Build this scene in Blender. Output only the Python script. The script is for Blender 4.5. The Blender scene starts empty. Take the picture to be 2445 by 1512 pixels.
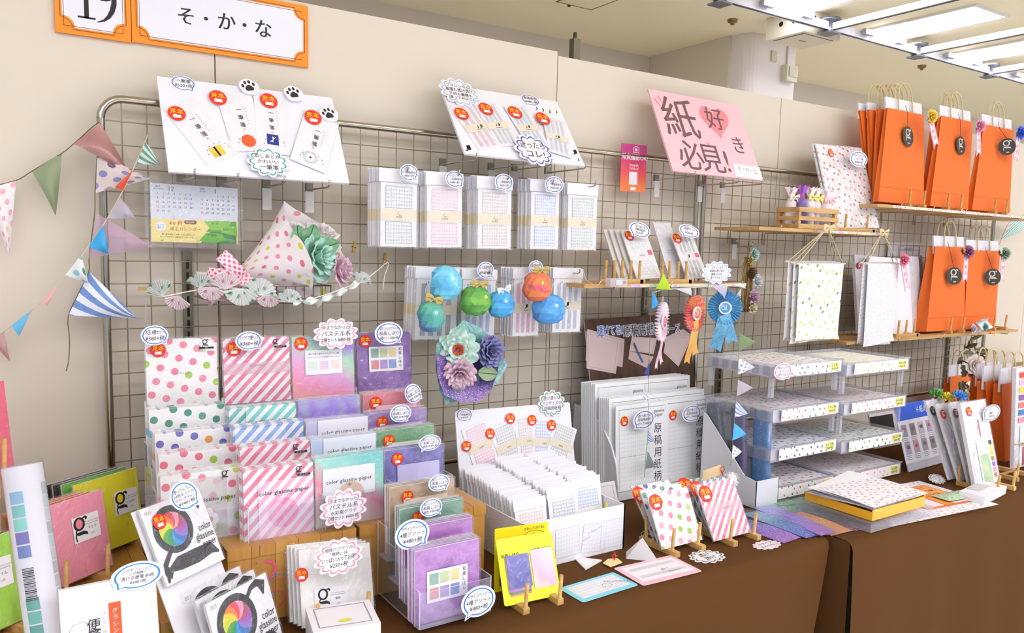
import bpy, math, random
from mathutils import Vector as V, Matrix
random.seed(11)
SC = bpy.context.scene
COL = SC.collection
PI = math.pi
# ---------------------------------------------------------------- camera
CR = ((0.836358, -0.547659, 0.023987), (-0.039472, -0.103808, -0.993814), (0.546761, 0.830237, -0.108438))
CC = V((-0.25639, -1.94513, 1.44901))
FPX, CX, CY, IW, IH = 1905.589, 1222.5, 800.0, 2445.0, 1512.0
cd = bpy.data.cameras.new('camera'); cam = bpy.data.objects.new('camera', cd); COL.objects.link(cam)
r_, d_, f_ = (V(x) for x in CR)
mw = Matrix.Identity(4)
for i in range(3):
    mw[i][0], mw[i][1], mw[i][2], mw[i][3] = r_[i], -d_[i], -f_[i], CC[i]
cam.matrix_world = mw
cd.sensor_fit = 'HORIZONTAL'; cd.sensor_width = 36.0; cd.lens = FPX / IW * 36.0
cd.shift_y = (CY - IH / 2) / IW; cd.clip_start = .02
SC.camera = cam
# ---------------------------------------------------------------- light and exposure
SC.view_settings.view_transform = 'Standard'; SC.view_settings.look = 'None'
SC.view_settings.gamma = 1.0; SC.view_settings.exposure = 0.08; SC.view_settings.use_curve_mapping = False
SC.cycles.transparent_max_bounces = 32; SC.cycles.max_bounces = 8; SC.cycles.caustics_reflective = False
LAMP_POWER = 16.0
wd = bpy.data.worlds.new('world'); SC.world = wd; wd.use_nodes = True
wd.node_tree.nodes['Background'].inputs[0].default_value = (.90, .96, 1.10, 1)
wd.node_tree.nodes['Background'].inputs[1].default_value = 0.6

# ---------------------------------------------------------------- geometry helpers
def at(u, v, Y):
    d = r_ * ((u - CX) / FPX) + d_ * ((v - CY) / FPX) + f_
    return CC + d * ((Y - CC.y) / d.y)
def atz(u, v, Z):
    d = r_ * ((u - CX) / FPX) + d_ * ((v - CY) / FPX) + f_
    return CC + d * ((Z - CC.z) / d.z)
TZ = .72
class F:
    """local frame: a to the right, b up, c towards the viewer (metres)"""
    def __init__(s, o, u=(1, 0, 0), v=(0, 0, 1), w=0, h=0):
        s.o = V(o); s.u = V(u).normalized(); v = V(v); s.v = (v - s.u * v.dot(s.u)).normalized()
        s.n = s.u.cross(s.v); s.w = w; s.h = h
    def p(s, a, b, c=0): return s.o + s.u * a + s.v * b + s.n * c
    def sub(s, a, b, c=0, rot=0, w=0, h=0):
        cr, sr = math.cos(rot), math.sin(rot)
        return F(s.p(a, b, c), s.u * cr + s.v * sr, s.v * cr - s.u * sr, w, h)
def fr(bl, br, tl, y0, y1=None, yr=None):
    """frame through three picked corners; y0 depth of the foot, y1 depth of the top, yr depth of the right foot"""
    y1 = y0 if y1 is None else y1
    a, b, c = at(bl[0], bl[1], y0), at(br[0], br[1], y0 if yr is None else yr), at(tl[0], tl[1], y1)
    f = F(a, b - a, c - a); f.w = (b - a).length; f.h = (c - a).dot(f.v)
    return f
def flat(P, Q, R_, Z=TZ):
    """frame of a sheet lying on the table: foot-left, foot-right and top-left corners"""
    a, b, c = atz(*P, Z), atz(*Q, Z), atz(*R_, Z)
    f = F(a, b - a, c - a); f.w = (b - a).length; f.h = (c - a).dot(f.v); return f
def stood(x, y, z, yaw=0, lean=0, w=0, h=0):
    """frame standing at a point: yaw turns about z, lean tips the top away from the viewer"""
    cy, sy = math.cos(yaw), math.sin(yaw); cl, sl = math.cos(lean), math.sin(lean)
    return F((x, y, z), (cy, sy, 0), (-sy * sl, cy * sl, cl), w, h)
WL = {}
class MB:
    def __init__(s): s.v = []; s.f = []; s.m = []; s.uv = []; s.sm = []; s.ms = []
    def mi(s, m):
        if m not in s.ms: s.ms.append(m)
        return s.ms.index(m)
    def face(s, pts, m, uv=None, sm=False):
        i = len(s.v); s.v += [V(p) for p in pts]; s.f.append(list(range(i, i + len(pts))))
        s.m.append(s.mi(m)); s.sm.append(sm); s.uv.append(uv or [(0, 0)] * len(pts)); return s
    def poly(s, f, pts, c, m, uo=(0, 0)):
        return s.face([f.p(a, b, c) for a, b in pts], m, [(a + uo[0], b + uo[1]) for a, b in pts])
    def rect(s, f, a0, b0, a1, b1, c, m, uo=(0, 0)):
        return s.poly(f, [(a0, b0), (a1, b0), (a1, b1), (a0, b1)], c, m, uo)
    def plate(s, f, pts, c0, c1, m, me=None, uo=(0, 0)):
        s.poly(f, pts, c1, m, uo)
        s.face([f.p(a, b, c0) for a, b in reversed(pts)], m, [(a + uo[0], b + uo[1]) for a, b in reversed(pts)])
        for (a, b), (c, d) in zip(pts, pts[1:] + pts[:1]):
            s.face([f.p(a, b, c0), f.p(c, d, c0), f.p(c, d, c1), f.p(a, b, c1)], me or m, [(a, b), (c, d), (c, d), (a, b)])
        return s
    def box(s, f, a0, a1, b0, b1, c0, c1, m, me=None, uo=(0, 0)):
        return s.plate(f, [(a0, b0), (a1, b0), (a1, b1), (a0, b1)], c0, c1, m, me, uo)
    def surf(s, fn, nu, nv, m, uvs=(1, 1), sm=True, closed=False):
        i0 = len(s.v)
        for j in range(nv + 1):
            for i in range(nu + 1): s.v.append(V(fn(i / nu, j / nv)))
        k = s.mi(m)
        for j in range(nv):
            for i in range(nu):
                a = i0 + j * (nu + 1) + i
                s.f.append([a, a + 1, a + nu + 2, a + nu + 1]); s.m.append(k); s.sm.append(sm)
                s.uv.append([((i + x) / nu * uvs[0], (j + y) / nv * uvs[1]) for x, y in ((0, 0), (1, 0), (1, 1), (0, 1))])
        return s
    def tube(s, pts, r, m, n=6, cap=True):
        pts = [V(p) for p in pts]; i0 = len(s.v); k = s.mi(m); N = len(pts); up = None
        for i, p in enumerate(pts):
            t = (pts[min(i + 1, N - 1)] - pts[max(i - 1, 0)]).normalized()
            if up is None: up = V((0, 0, 1)) if abs(t.z) < .9 else V((1, 0, 0))
            a = t.cross(up).normalized(); up = a.cross(t).normalized()
            rr = r[i] if isinstance(r, (list, tuple)) else r
            for q in range(n):
                s.v.append(p + a * (rr * math.cos(2 * PI * q / n)) + up * (rr * math.sin(2 * PI * q / n)))
        for i in range(N - 1):
            for q in range(n):
                a, b = i0 + i * n + q, i0 + i * n + (q + 1) % n
                s.f.append([a, b, b + n, a + n]); s.m.append(k); s.sm.append(n > 4); s.uv.append([(0, 0)] * 4)
        if cap:
            for st in (i0, i0 + (N - 1) * n):
                s.f.append(list(range(st, st + n))); s.m.append(k); s.sm.append(False); s.uv.append([(0, 0)] * n)
        return s
    def lathe(s, o, prof, m, n=20, ax=(0, 0, 1), sm=True):
        f = F(o, V(ax).orthogonal(), V(ax).cross(V(ax).orthogonal()))
        return s.surf(lambda u, v: f.p(*(lambda q: (q[0] * math.cos(2 * PI * u), q[0] * math.sin(2 * PI * u), q[1]))(prof[round(v * (len(prof) - 1))])), n, len(prof) - 1, m, sm=sm)
    def ell(s, o, rx, ry, rz, m, n=12, k=8):
        o = V(o)
        return s.surf(lambda u, v: o + V((rx * math.cos(2 * PI * u) * math.sin(PI * v), ry * math.sin(2 * PI * u) * math.sin(PI * v), -rz * math.cos(PI * v))), n, k, m)
    def text(s, f, t, x, y, size, m, c=.0006, al='C', sx=1, skew=0, rot=0, vert=False):
        if vert:
            for i, ch in enumerate(t): s.text(f, ch, x, y - i * size * 1.12, size, m, c, 'C', sx)
            return s
        vs, fs, w = glyphs(t)
        off = {'C': -w / 2, 'L': 0, 'R': -w}[al]; i0 = len(s.v); k = s.mi(m); cr, sr = math.cos(rot), math.sin(rot)
        for a, b in vs:
            a = (a + off + skew * b) * size * sx; b = (b - .35) * size
            s.v.append(f.p(x + a * cr - b * sr, y + a * sr + b * cr, c))
        for q in fs:
            s.f.append([i0 + i for i in q]); s.m.append(k); s.sm.append(False); s.uv.append([(0, 0)] * len(q))
        return s
    def disc(s, f, x, y, r, c, m, ry=None, n=24, uo=(0, 0)):
        return s.poly(f, [(x + r * math.cos(2 * PI * i / n), y + (ry or r) * math.sin(2 * PI * i / n)) for i in range(n)], c, m, uo)
    def stroke(s, f, pts, w, c, m):
        """flat pen stroke; w one width or a list"""
        N = len(pts); L = []; R_ = []
        for i, (a, b) in enumerate(pts):
            p, q = pts[max(i - 1, 0)], pts[min(i + 1, N - 1)]
            dx, dy = q[0] - p[0], q[1] - p[1]; l = math.hypot(dx, dy) or 1
            ww = (w[i] if isinstance(w, (list, tuple)) else w) / 2
            L.append((a - dy / l * ww, b + dx / l * ww)); R_.append((a + dy / l * ww, b - dx / l * ww))
        for i in range(N - 1):
            s.poly(f, [R_[i], R_[i + 1], L[i + 1], L[i]], c, m)
        return s
    def band(s, f, pts, k0, k1, c, m, ctr=(0, 0)):
        """closed outline between two scalings of a polygon"""
        N = len(pts); g = lambda p, k: (ctr[0] + (p[0] - ctr[0]) * k, ctr[1] + (p[1] - ctr[1]) * k)
        for i in range(N):
            a, b = pts[i], pts[(i + 1) % N]
            s.poly(f, [g(a, k1), g(b, k1), g(b, k0), g(a, k0)][::-1] if k1 < k0 else [g(a, k0), g(a, k1), g(b, k1), g(b, k0)][::-1], c, m)
        return s
    def build(s, name, parent=None):
        me = bpy.data.meshes.new(name)
        if parent is not None: o_ = WL[parent.name]
        else:
            xs = [p.x for p in s.v]; ys = [p.y for p in s.v]; zs = [p.z for p in s.v]
            o_ = V(((min(xs) + max(xs)) / 2, (min(ys) + max(ys)) / 2, min(zs)))
        me.from_pydata([p - o_ for p in s.v], [], s.f)
        for m in s.ms: me.materials.append(m)
        me.polygons.foreach_set('material_index', s.m); me.polygons.foreach_set('use_smooth', s.sm)
        ul = me.uv_layers.new(name='UVMap'); fl = []
        for q in s.uv:
            for a in q: fl += [a[0], a[1]]
        ul.data.foreach_set('uv', fl); me.update()
        ob = bpy.data.objects.new(name, me); COL.objects.link(ob)
        if parent is not None: ob.parent = parent
        else: ob.location = o_
        WL[ob.name] = o_.copy(); return ob
_gl = {}
def glyphs(t):
    if t in _gl: return _gl[t]
    cu = bpy.data.curves.new('t', 'FONT'); cu.body = t; cu.resolution_u = 2 if len(t) < 14 else 1
    ob = bpy.data.objects.new('t', cu); COL.objects.link(ob)
    me = bpy.data.meshes.new_from_object(ob)
    vs = [(v.co.x, v.co.y) for v in me.vertices]; fs = [list(p.vertices) for p in me.polygons]
    bpy.data.objects.remove(ob); bpy.data.curves.remove(cu); bpy.data.meshes.remove(me)
    if vs:
        x0 = min(a for a, b in vs); w = max(a for a, b in vs) - x0; vs = [(a - x0, b) for a, b in vs]
    else: w = 0
    _gl[t] = (vs, fs, w); return _gl[t]
def tag(o, label, cat, group=None):
    o['label'] = label; o['category'] = cat
    if group: o['group'] = group
    return o
def struct(o): o['kind'] = 'structure'; return o
def thing(name, label, cat, loc, group=None):
    o = bpy.data.objects.new(name, None); COL.objects.link(o); o.location = V(loc); o.empty_display_size = .02
    WL[o.name] = V(loc); return tag(o, label, cat, group)
def dup(o, dx, label=None, group=None, parent=None):
    c = o.copy(); COL.objects.link(c); dx = V(dx)
    if parent is None: c.location = o.location + dx
    else: c.parent = parent
    WL[c.name] = WL[o.name] + dx
    if label: c['label'] = label
    if group: c['group'] = group
    for ch in o.children: dup(ch, dx, parent=c)
    return c

# ---------------------------------------------------------------- materials
def lin(h):
    if isinstance(h, str): h = [int(h[i:i + 2], 16) for i in (0, 2, 4)]
    return tuple((x / 255 / 12.92 if x / 255 <= .04045 else ((x / 255 + .055) / 1.055) ** 2.4) for x in h) + (1,)
class NT:
    def __init__(s, name):
        s.m = bpy.data.materials.new(name); s.m.use_nodes = True; s.t = s.m.node_tree; s.t.nodes.clear()
        s.out = s.t.nodes.new('ShaderNodeOutputMaterial')
    def n(s, typ, ins=None, **kw):
        nd = s.t.nodes.new('ShaderNode' + typ)
        for k, v in kw.items(): setattr(nd, k, v)
        for k, v in (ins or {}).items():
            if hasattr(v, 'is_output') or isinstance(v, bpy.types.NodeSocket): s.t.links.new(v, nd.inputs[k])
            else: nd.inputs[k].default_value = v
        return nd
    def math(s, op, a, b=0.0, c=0.0):
        return s.n('Math', {0: a, 1: b, 2: c}, operation=op).outputs[0]
    def mix(s, fac, a, b):
        nd = s.t.nodes.new('ShaderNodeMix'); nd.data_type = 'RGBA'
        for k, v in ((0, fac), (6, a), (7, b)):
            if isinstance(v, bpy.types.NodeSocket): s.t.links.new(v, nd.inputs[k])
            else: nd.inputs[k].default_value = v
        return nd.outputs[2]
    def ramp(s, fac, stops, const=False):
        nd = s.n('ValToRGB', {0: fac}); cr = nd.color_ramp; cr.interpolation = 'CONSTANT' if const else 'LINEAR'
        while len(cr.elements) < len(stops): cr.elements.new(.5)
        for e, (p, c) in zip(cr.elements, stops): e.position = p; e.color = lin(c)
        return nd.outputs[0]
    def uv(s, rot=0, sc=(1, 1), loc=(0, 0)):
        tc = s.n('TexCoord').outputs['UV']
        mp = s.n('Mapping', {0: tc}); mp.inputs['Location'].default_value = (loc[0], loc[1], 0)
        mp.inputs['Rotation'].default_value = (0, 0, rot); mp.inputs['Scale'].default_value = (sc[0], sc[1], 1)
        return mp.outputs[0]
    def obj(s): return s.n('TexCoord').outputs['Object']
    def done(s, col, rough=.55, metal=0, film=0, trans=0, bump=None, spec=.4, alpha=None, sub=0):
        b = s.n('BsdfPrincipled', {'Base Color': col, 'Roughness': rough, 'Metallic': metal})
        b.inputs['Specular IOR Level'].default_value = spec
        if trans: b.inputs['Transmission Weight'].default_value = trans
        if sub: b.inputs['Subsurface Weight'].default_value = sub; b.inputs['Subsurface Radius'].default_value = (.01, .01, .01)
        if film:
            b.inputs['Coat Weight'].default_value = film; b.inputs['Coat Roughness'].default_value = .07
            nz = s.n('TexNoise', {'Vector': s.obj(), 'Scale': 16.0, 'Detail': 2.0, 'Distortion': 1.6})
            bp = s.n('Bump', {'Height': nz.outputs[0], 'Strength': .5, 'Distance': .02})
            s.t.links.new(bp.outputs[0], b.inputs['Coat Normal'])
        if bump:
            nz = s.n('TexNoise', {'Vector': s.obj(), 'Scale': bump[0], 'Detail': 3.0})
            bp = s.n('Bump', {'Height': nz.outputs[0], 'Strength': bump[1], 'Distance': bump[2]})
            s.t.links.new(bp.outputs[0], b.inputs['Normal'])
        sh = b.outputs[0]
        if alpha is not None:
            tr = s.n('BsdfTransparent', {0: (1, 1, 1, 1)})
            sh = s.n('MixShader', {0: alpha, 1: tr.outputs[0], 2: sh}).outputs[0]
        s.t.links.new(sh, s.out.inputs[0]); return s.m
_mc = {}
def once(fn):
    def g(*a, **k):
        key = (fn.__name__, str(a), str(sorted(k.items())))
        if key not in _mc: _mc[key] = fn(*a, **k)
        return _mc[key]
    return g
@once
def P(col, rough=.6, metal=0, film=0, **k):
    """plain colour"""
    return NT('plain_' + col).done(lin(col), rough, metal, film, **k)
@once
def DOTS(base, cols, pitch=.022, r=.3, rot=.35, film=.5, alpha=None):
    t = NT('dots_' + base); vo = t.n('TexVoronoi', {'Vector': t.uv(rot), 'Scale': 1 / pitch, 'Randomness': 0.0}, voronoi_dimensions='2D')
    m = t.math('LESS_THAN', vo.outputs[0], r)
    sel = t.n('SeparateColor', {0: vo.outputs[1]}).outputs[0]
    k = len(cols); c = t.ramp(sel, [(i / k, x) for i, x in enumerate(cols)], True)
    return t.done(t.mix(m, lin(base), c), .5, film=film, alpha=alpha)
@once
def MOTIF(base, cols, pitch=.02, r=.22, film=0, seed=0, sq=1.5):
    """small scattered printed fruits or notes"""
    t = NT('motif_' + base); uv = t.uv(.3 + seed, (1, 1), (seed * .37, seed * .21))
    vo = t.n('TexVoronoi', {'Vector': uv, 'Scale': 1 / pitch, 'Randomness': .55}, voronoi_dimensions='2D')
    df = t.n('VectorMath', {0: t.n('VectorMath', {0: uv, 1: vo.outputs[2]}, operation='SUBTRACT').outputs[0], 'Scale': 1 / pitch}, operation='SCALE').outputs[0]
    ln = t.n('VectorMath', {0: t.n('VectorMath', {0: df, 1: (1, sq, 0)}, operation='MULTIPLY').outputs[0]}, operation='LENGTH').outputs[1]
    m = t.math('LESS_THAN', ln, r)
    sel = t.n('SeparateColor', {0: vo.outputs[1]}).outputs[0]; k = len(cols)
    c = t.ramp(sel, [(i / k, x) for i, x in enumerate(cols)], True)
    return t.done(t.mix(m, lin(base), c), .5, film=film)
@once
def STRIPE(c1, c2, pitch=.022, rot=.7, duty=.5, film=.5, alpha=None):
    t = NT('stripe_' + c1); x = t.n('SeparateXYZ', {0: t.uv(rot, (1 / pitch, 1 / pitch))}).outputs[0]
    fr_ = t.math('FRACT', x); m = t.math('LESS_THAN', fr_, duty)
    nz = t.n('TexNoise', {'Vector': t.uv(), 'Scale': 60.0, 'Detail': 2.0}).outputs[0]
    c = t.mix(t.math('MULTIPLY', nz, .25), lin(c1), lin('ffffff'))
    return t.done(t.mix(m, lin(c2), c), .5, film=film, alpha=alpha)
@once
def GRID(base, line, pu, pv, wu=.12, wv=.2, film=.35):
    """printed manuscript squares: columns of boxes with gaps between the rows"""
    t = NT('grid_' + base); s = t.n('SeparateXYZ', {0: t.uv(0, (1 / pu, 1 / pv))})
    a = t.math('LESS_THAN', t.math('FRACT', s.outputs[0]), wu); b = t.math('FRACT', s.outputs[1])
    b1 = t.math('LESS_THAN', b, wv * .5); gap = t.math('LESS_THAN', b, .78)
    b2 = t.math('LESS_THAN', t.math('ABSOLUTE', t.math('SUBTRACT', b, .78)), wv * .25)
    m = t.math('MAXIMUM', t.math('MULTIPLY', a, gap), t.math('MAXIMUM', b1, b2))
    return t.done(t.mix(m, lin(base), lin(line)), .5, film=film)
@once
def WATER(stops, sc=14.0, ang=0.0, grad=0.0, film=.5, speck=0.0, alpha=None, size=.15, rough=.45, sub=0):
    """blotched watercolour paper; grad mixes in a run of colour across the sheet"""
    t = NT('water_' + stops[0]); uv = t.uv(ang)
    nz = t.n('TexNoise', {'Vector': uv, 'Scale': sc, 'Detail': 3.0, 'Roughness': .55}).outputs[0]
    f = t.math('MULTIPLY_ADD', nz, 2.2, -.6)
    if grad:
        y = t.math('DIVIDE', t.n('SeparateXYZ', {0: uv}).outputs[1], size)
        f = t.math('ADD', t.math('MULTIPLY', y, grad), t.math('MULTIPLY', f, 1 - grad))
    k = len(stops); c = t.ramp(f, [((i + .5) / k, x) for i, x in enumerate(stops)])
    n2 = t.n('TexNoise', {'Vector': uv, 'Scale': sc * 9, 'Detail': 2.0}).outputs[0]
    c = t.mix(t.math('MULTIPLY', n2, .12), c, lin('ffffff'))
    if speck:
        vo = t.n('TexVoronoi', {'Vector': uv, 'Scale': 260.0}, voronoi_dimensions='2D')
        rr = t.math('MULTIPLY', t.n('SeparateColor', {0: vo.outputs[1]}).outputs[0], speck)
        c = t.mix(t.math('LESS_THAN', vo.outputs[0], t.math('MULTIPLY', rr, .6)), c, lin('e8e4f6'))
    return t.done(c, rough, film=film, alpha=alpha, sub=sub)
@once
def CLEAR(tint='ffffff', veil=.03, gl=.6, rough=.07, bump=.6, name='film'):
    """clear plastic: see-through, with glints"""
    t = NT('clear_' + name); lw = t.n('LayerWeight', {0: .5})
    nz = t.n('TexNoise', {'Vector': t.obj(), 'Scale': 30.0, 'Detail': 2.0, 'Distortion': 1.6})
    bp = t.n('Bump', {'Height': nz.outputs[0], 'Strength': bump, 'Distance': .018}).outputs[0]
    t.t.links.new(bp, lw.inputs['Normal'])
    tr = t.n('BsdfTransparent', {0: lin(tint)}); gs = t.n('BsdfGlossy', {0: (1, 1, 1, 1), 'Roughness': rough, 'Normal': bp})
    df = t.n('BsdfDiffuse', {0: lin('f4f2f8')})
    a = t.n('MixShader', {0: veil, 1: tr.outputs[0], 2: df.outputs[0]})
    fac = t.math('MULTIPLY_ADD', t.math('POWER', lw.outputs[1], 3.0), gl, .035)
    b = t.n('MixShader', {0: fac, 1: a.outputs[0], 2: gs.outputs[0]})
    t.t.links.new(b.outputs[0], t.out.inputs[0]); return t.m
@once
def THIN(col, alpha=.8, trans=.15):
    """thin glassine: lets light through from behind"""
    t = NT('glassine_' + col); c = lin(col)
    a = t.n('BsdfDiffuse', {0: c}); b = t.n('BsdfTranslucent', {0: c})
    m = t.n('MixShader', {0: trans, 1: a.outputs[0], 2: b.outputs[0]}); tr = t.n('BsdfTransparent', {0: (1, 1, 1, 1)})
    x = t.n('MixShader', {0: alpha, 1: tr.outputs[0], 2: m.outputs[0]}); t.t.links.new(x.outputs[0], t.out.inputs[0]); return t.m
@once
def WOOD(c1='d9b071', c2='b98a48', sc=30.0, ax=0):
    t = NT('wood_' + c1); mp = t.n('Mapping', {0: t.obj()}); s = [sc, sc, sc]; s[ax] = sc * .12; mp.inputs['Scale'].default_value = s
    nz = t.n('TexNoise', {'Vector': mp.outputs[0], 'Scale': 2.0, 'Detail': 4.0}).outputs[0]
    return t.done(t.ramp(nz, [(.3, c2), (.7, c1)]), .5)
@once
def CHROME(col='b9b2a4', rough=.22): return NT('chrome').done(lin(col), rough, 1.0)
@once
def EMIT(col, s):
    t = NT('lamp'); e = t.n('Emission', {0: lin(col), 1: s}); t.t.links.new(e.outputs[0], t.out.inputs[0]); return t.m
WHITE = P('f3eff4', .55); PAPER = P('f1edf0', .6, film=.3); INK = P('2a282c', .6); GREY = P('9a98a0', .6)
RED = P('ee3a24', .5); YEL = P('ffe21f', .5); BLUE = P('2f74c8', .5); TEAL = P('2fae93', .5); PINKL = P('f2a5b6', .5)
FILM = CLEAR(); BAMBOO = WOOD('dfb674', 'c2924f')
# ---------------------------------------------------------------- picking points on a real plane, cards, stickers
def _hit(s, u, v, c=0):
    d = r_ * ((u - CX) / FPX) + d_ * ((v - CY) / FPX) + f_
    k = ((s.o + s.n * c) - CC).dot(s.n) / d.dot(s.n); p = CC + d * k - s.o
    return p.dot(s.u), p.dot(s.v)
F.hit = _hit
F.q = lambda s, pts: [s.hit(*p) for p in pts]
def _subq(s, bl, br, tl, c=0):
    a, b, t = s.hit(*bl), s.hit(*br), s.hit(*tl)
    P0, P1, P2 = s.p(*a, c), s.p(*b, c), s.p(*t, c)
    f = F(P0, P1 - P0, P2 - P0); f.w = (P1 - P0).length; f.h = (P2 - P0).dot(f.v); return f
F.subq = _subq
def _tpx(b, f, t, u, v, hpx, m, c=.0008, **k):
    a = f.hit(u, v); e = f.hit(u, v + 1)
    return b.text(f, t, a[0], a[1], hpx * math.hypot(e[0] - a[0], e[1] - a[1]) * 1.15, m, c, **k)
MB.tpx = _tpx
def bubble_pts(rx, ry, tail=-1.0, n=40, tl=.34):
    pts = []
    for i in range(n):
        a = 2 * PI * i / n; k = 1.0; d = (a - tail + PI) % (2 * PI) - PI
        if abs(d) < .16: k = 1 + tl * (1 - abs(d) / .16)
        pts.append((rx * k * math.cos(a), ry * k * math.sin(a)))
    return pts
def cloud_pts(rx, ry, lobes=10, amp=.13, per=7):
    pts = []
    for i in range(lobes * per):
        a = 2 * PI * i / (lobes * per); k = 1 - amp + amp * 1.6 * abs(math.sin(lobes * a / 2))
        pts.append((rx * k * math.cos(a), ry * k * math.sin(a)))
    return pts
def scribe(b, f, rx, ry, lines, c=.0016, rot=.0):
    L = [x if isinstance(x, tuple) else (x, 1, INK) for x in lines]
    L = [(x + (INK,))[:3] for x in L]; tot = sum(x[1] for x in L); y = ry * .60; step = ry * 1.2 / tot
    for t, s_, m in L:
        yc = y - step * s_ / 2; sz = step * s_ * .88; w = glyphs(t)[2] * sz; lim = 2 * rx * .72 * math.sqrt(max(.2, 1 - (yc / ry) ** 2))
        b.text(f, t, 0, yc, sz, m, c, sx=min(1, lim / max(w, 1e-6)), skew=.12)
        y -= step * s_
def card_mesh(f, rx, ry, lines, col='2f74c8', tail=-1.0, cloud=0, thick=.0012, base=WHITE):
    b = MB(); pts = cloud_pts(rx, ry, cloud) if cloud else bubble_pts(rx, ry, tail)
    b.plate(f, pts, 0, thick, base)
    if col: b.band(f, pts, .80, .875, thick + .0003, P(col, .5))
    scribe(b, f, rx, ry, lines, thick + .0005); return b
def face_frame(u, v, Y, rot=0, yaw=0, lean=0):
    p = at(u, v, Y); f = stood(p.x, p.y, p.z, yaw, lean); return f.sub(0, 0, 0, rot)
def pxr(f, u, v, du, dv):
    a, b, c = f.hit(u, v), f.hit(u + du, v), f.hit(u, v + dv)
    return math.hypot(b[0] - a[0], b[1] - a[1]), math.hypot(c[0] - a[0], c[1] - a[1])
def price(label, u, v, Y, ru, rv, lines, col='2f74c8', tail=-1.0, cloud=0, rot=0, yaw=0, lean=0, f=None, parent=None, group=None, name=None):
    f = f or face_frame(u, v, Y, rot, yaw, lean)
    if f.hit(u, v) != (0, 0): a = f.hit(u, v); f = f.sub(a[0], a[1], 0)
    rx, ry = pxr(f, u, v, ru, rv)
    o = card_mesh(f, rx, ry, lines, col, tail, cloud).build(name or ('cloud_card' if cloud else 'price_card'), parent)
    if parent is None: tag(o, label, 'price card' if not cloud else 'notice card', group)
    elif label: o['label'] = label
    return o
def sample(b, f, x, y, r, c=.001):
    """red round sample sticker with yellow lettering and a blank white box"""
    b.disc(f, x, y, r, c, RED, uo=(0, 0)); b.text(f, '見本', x, y + r * .25, r * .78, YEL, c + .0004)
    b.rect(f, x - r * .45, y - r * .62, x + r * .45, y - r * .2, c + .0004, WHITE)
def sticker(t, f, u, v, rpx, c=.0014):
    a = f.hit(u, v); r = pxr(f, u, v, 0, rpx)[1]; b = MB(); sample(b, f, a[0], a[1], r, c); return b.build('sample_sticker', t)
def round_rect(w, h, r, n=4):
    pts = []
    for cx, cy, a0 in ((w - r, h - r, 0), (r, h - r, 1), (r, r, 2), (w - r, r, 3)):
        for i in range(n + 1): a = (a0 + i / n) * PI / 2; pts.append((cx + r * math.cos(a), cy + r * math.sin(a)))
    return pts
def logo_g(b, f, x, y, s, m, c=.0008, sq=1.0):
    """two-storey letter g drawn as pen strokes: round bowl, ear, link and open lower bowl; s is its height"""
    def T(pts): return [(x + px * s * sq, y + py * s) for px, py in pts]
    circ = T([(.24 * math.cos(2 * PI * i / 24) - .05, .24 * math.sin(2 * PI * i / 24) + .22) for i in range(25)])
    b.stroke(f, circ, [s * (.075 + .03 * abs(math.cos(2 * PI * i / 24))) for i in range(25)], c, m)
    b.stroke(f, T([(.12, .36), (.2, .44), (.29, .45), (.34, .40), (.33, .34)]), [s * .05, s * .07, s * .1, s * .12, s * .05], c + .0002, m)
    b.stroke(f, T([(-.17, .02), (-.26, -.07), (-.25, -.15), (-.1, -.18), (.12, -.17), (.28, -.22), (.32, -.3)]), [s * .05, s * .06, s * .09, s * .14, s * .15, s * .11, s * .03], c, m)
    b.stroke(f, T([(-.22, -.14), (-.3, -.27), (-.27, -.42), (-.26, -.48)]), [s * .06, s * .06, s * .05, s * .03], c, m)
def bow(b, p, s, m, n=V((0, -1, 0)), droop=.6, rot=0):
    f = F(p, V((1, 0, 0)), V((0, 0, 1)))
    f = f.sub(0, 0, 0, rot)
    for k in (-1, 1):
        def loop(u, v, k=k):
            a = 2 * PI * u; r = s * (1 - math.cos(a)) / 2
            return f.p(k * r, s * .2 * math.sin(a) + s * .12 * (1 - math.cos(a)) / 2 + (v - .5) * s * .5 * (.3 + .7 * r / s), .1 * s * math.sin(a) + .006)
        b.surf(loop, 14, 1, m)
        def tl(u, v, k=k): return f.p(k * (.1 + u * .55) * s + (v - .5) * s * .28, -u * s * droop - (v - .5) * .1 * s * k, .004 + .2 * s * math.sin(u * 3))
        b.surf(tl, 6, 1, m)
    b.ell(f.p(0, 0, .006), s * .13, s * .13, s * .13, m, 8, 5)
def hook(u, v, L, label, plate=False, base=.03, group=None):
    """prong hook seated on the grid: bracket, straight prong and upturned tip; (u, v) is the tip"""
    p = at(u, v, -L); x, z = p.x, p.z - .016; t = thing('display_hook', label, 'hook', (x, 0, z), group)
    m = CHROME('b4b1aa', .25)
    b = MB(); b.tube([(x, -.004, z), (x, -L + .012, z), (x, -L + .004, z + .003), (x, -L, z + .016)], .0021, m, 7); b.build('prong', t)
    b = MB(); b.box(F((x, 0, z)), -.009, .009, -.004, .016, .004, .012, P('8f8a7c', .4, .5)); b.build('bracket', t)
    if plate:
        b = MB(); b.box(F((x, -.012, z)), -.011, .011, -.055, -.004, 0, .0015, P('d9d4d0', .4)); b.build('ticket_plate', t)
    return t
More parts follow.
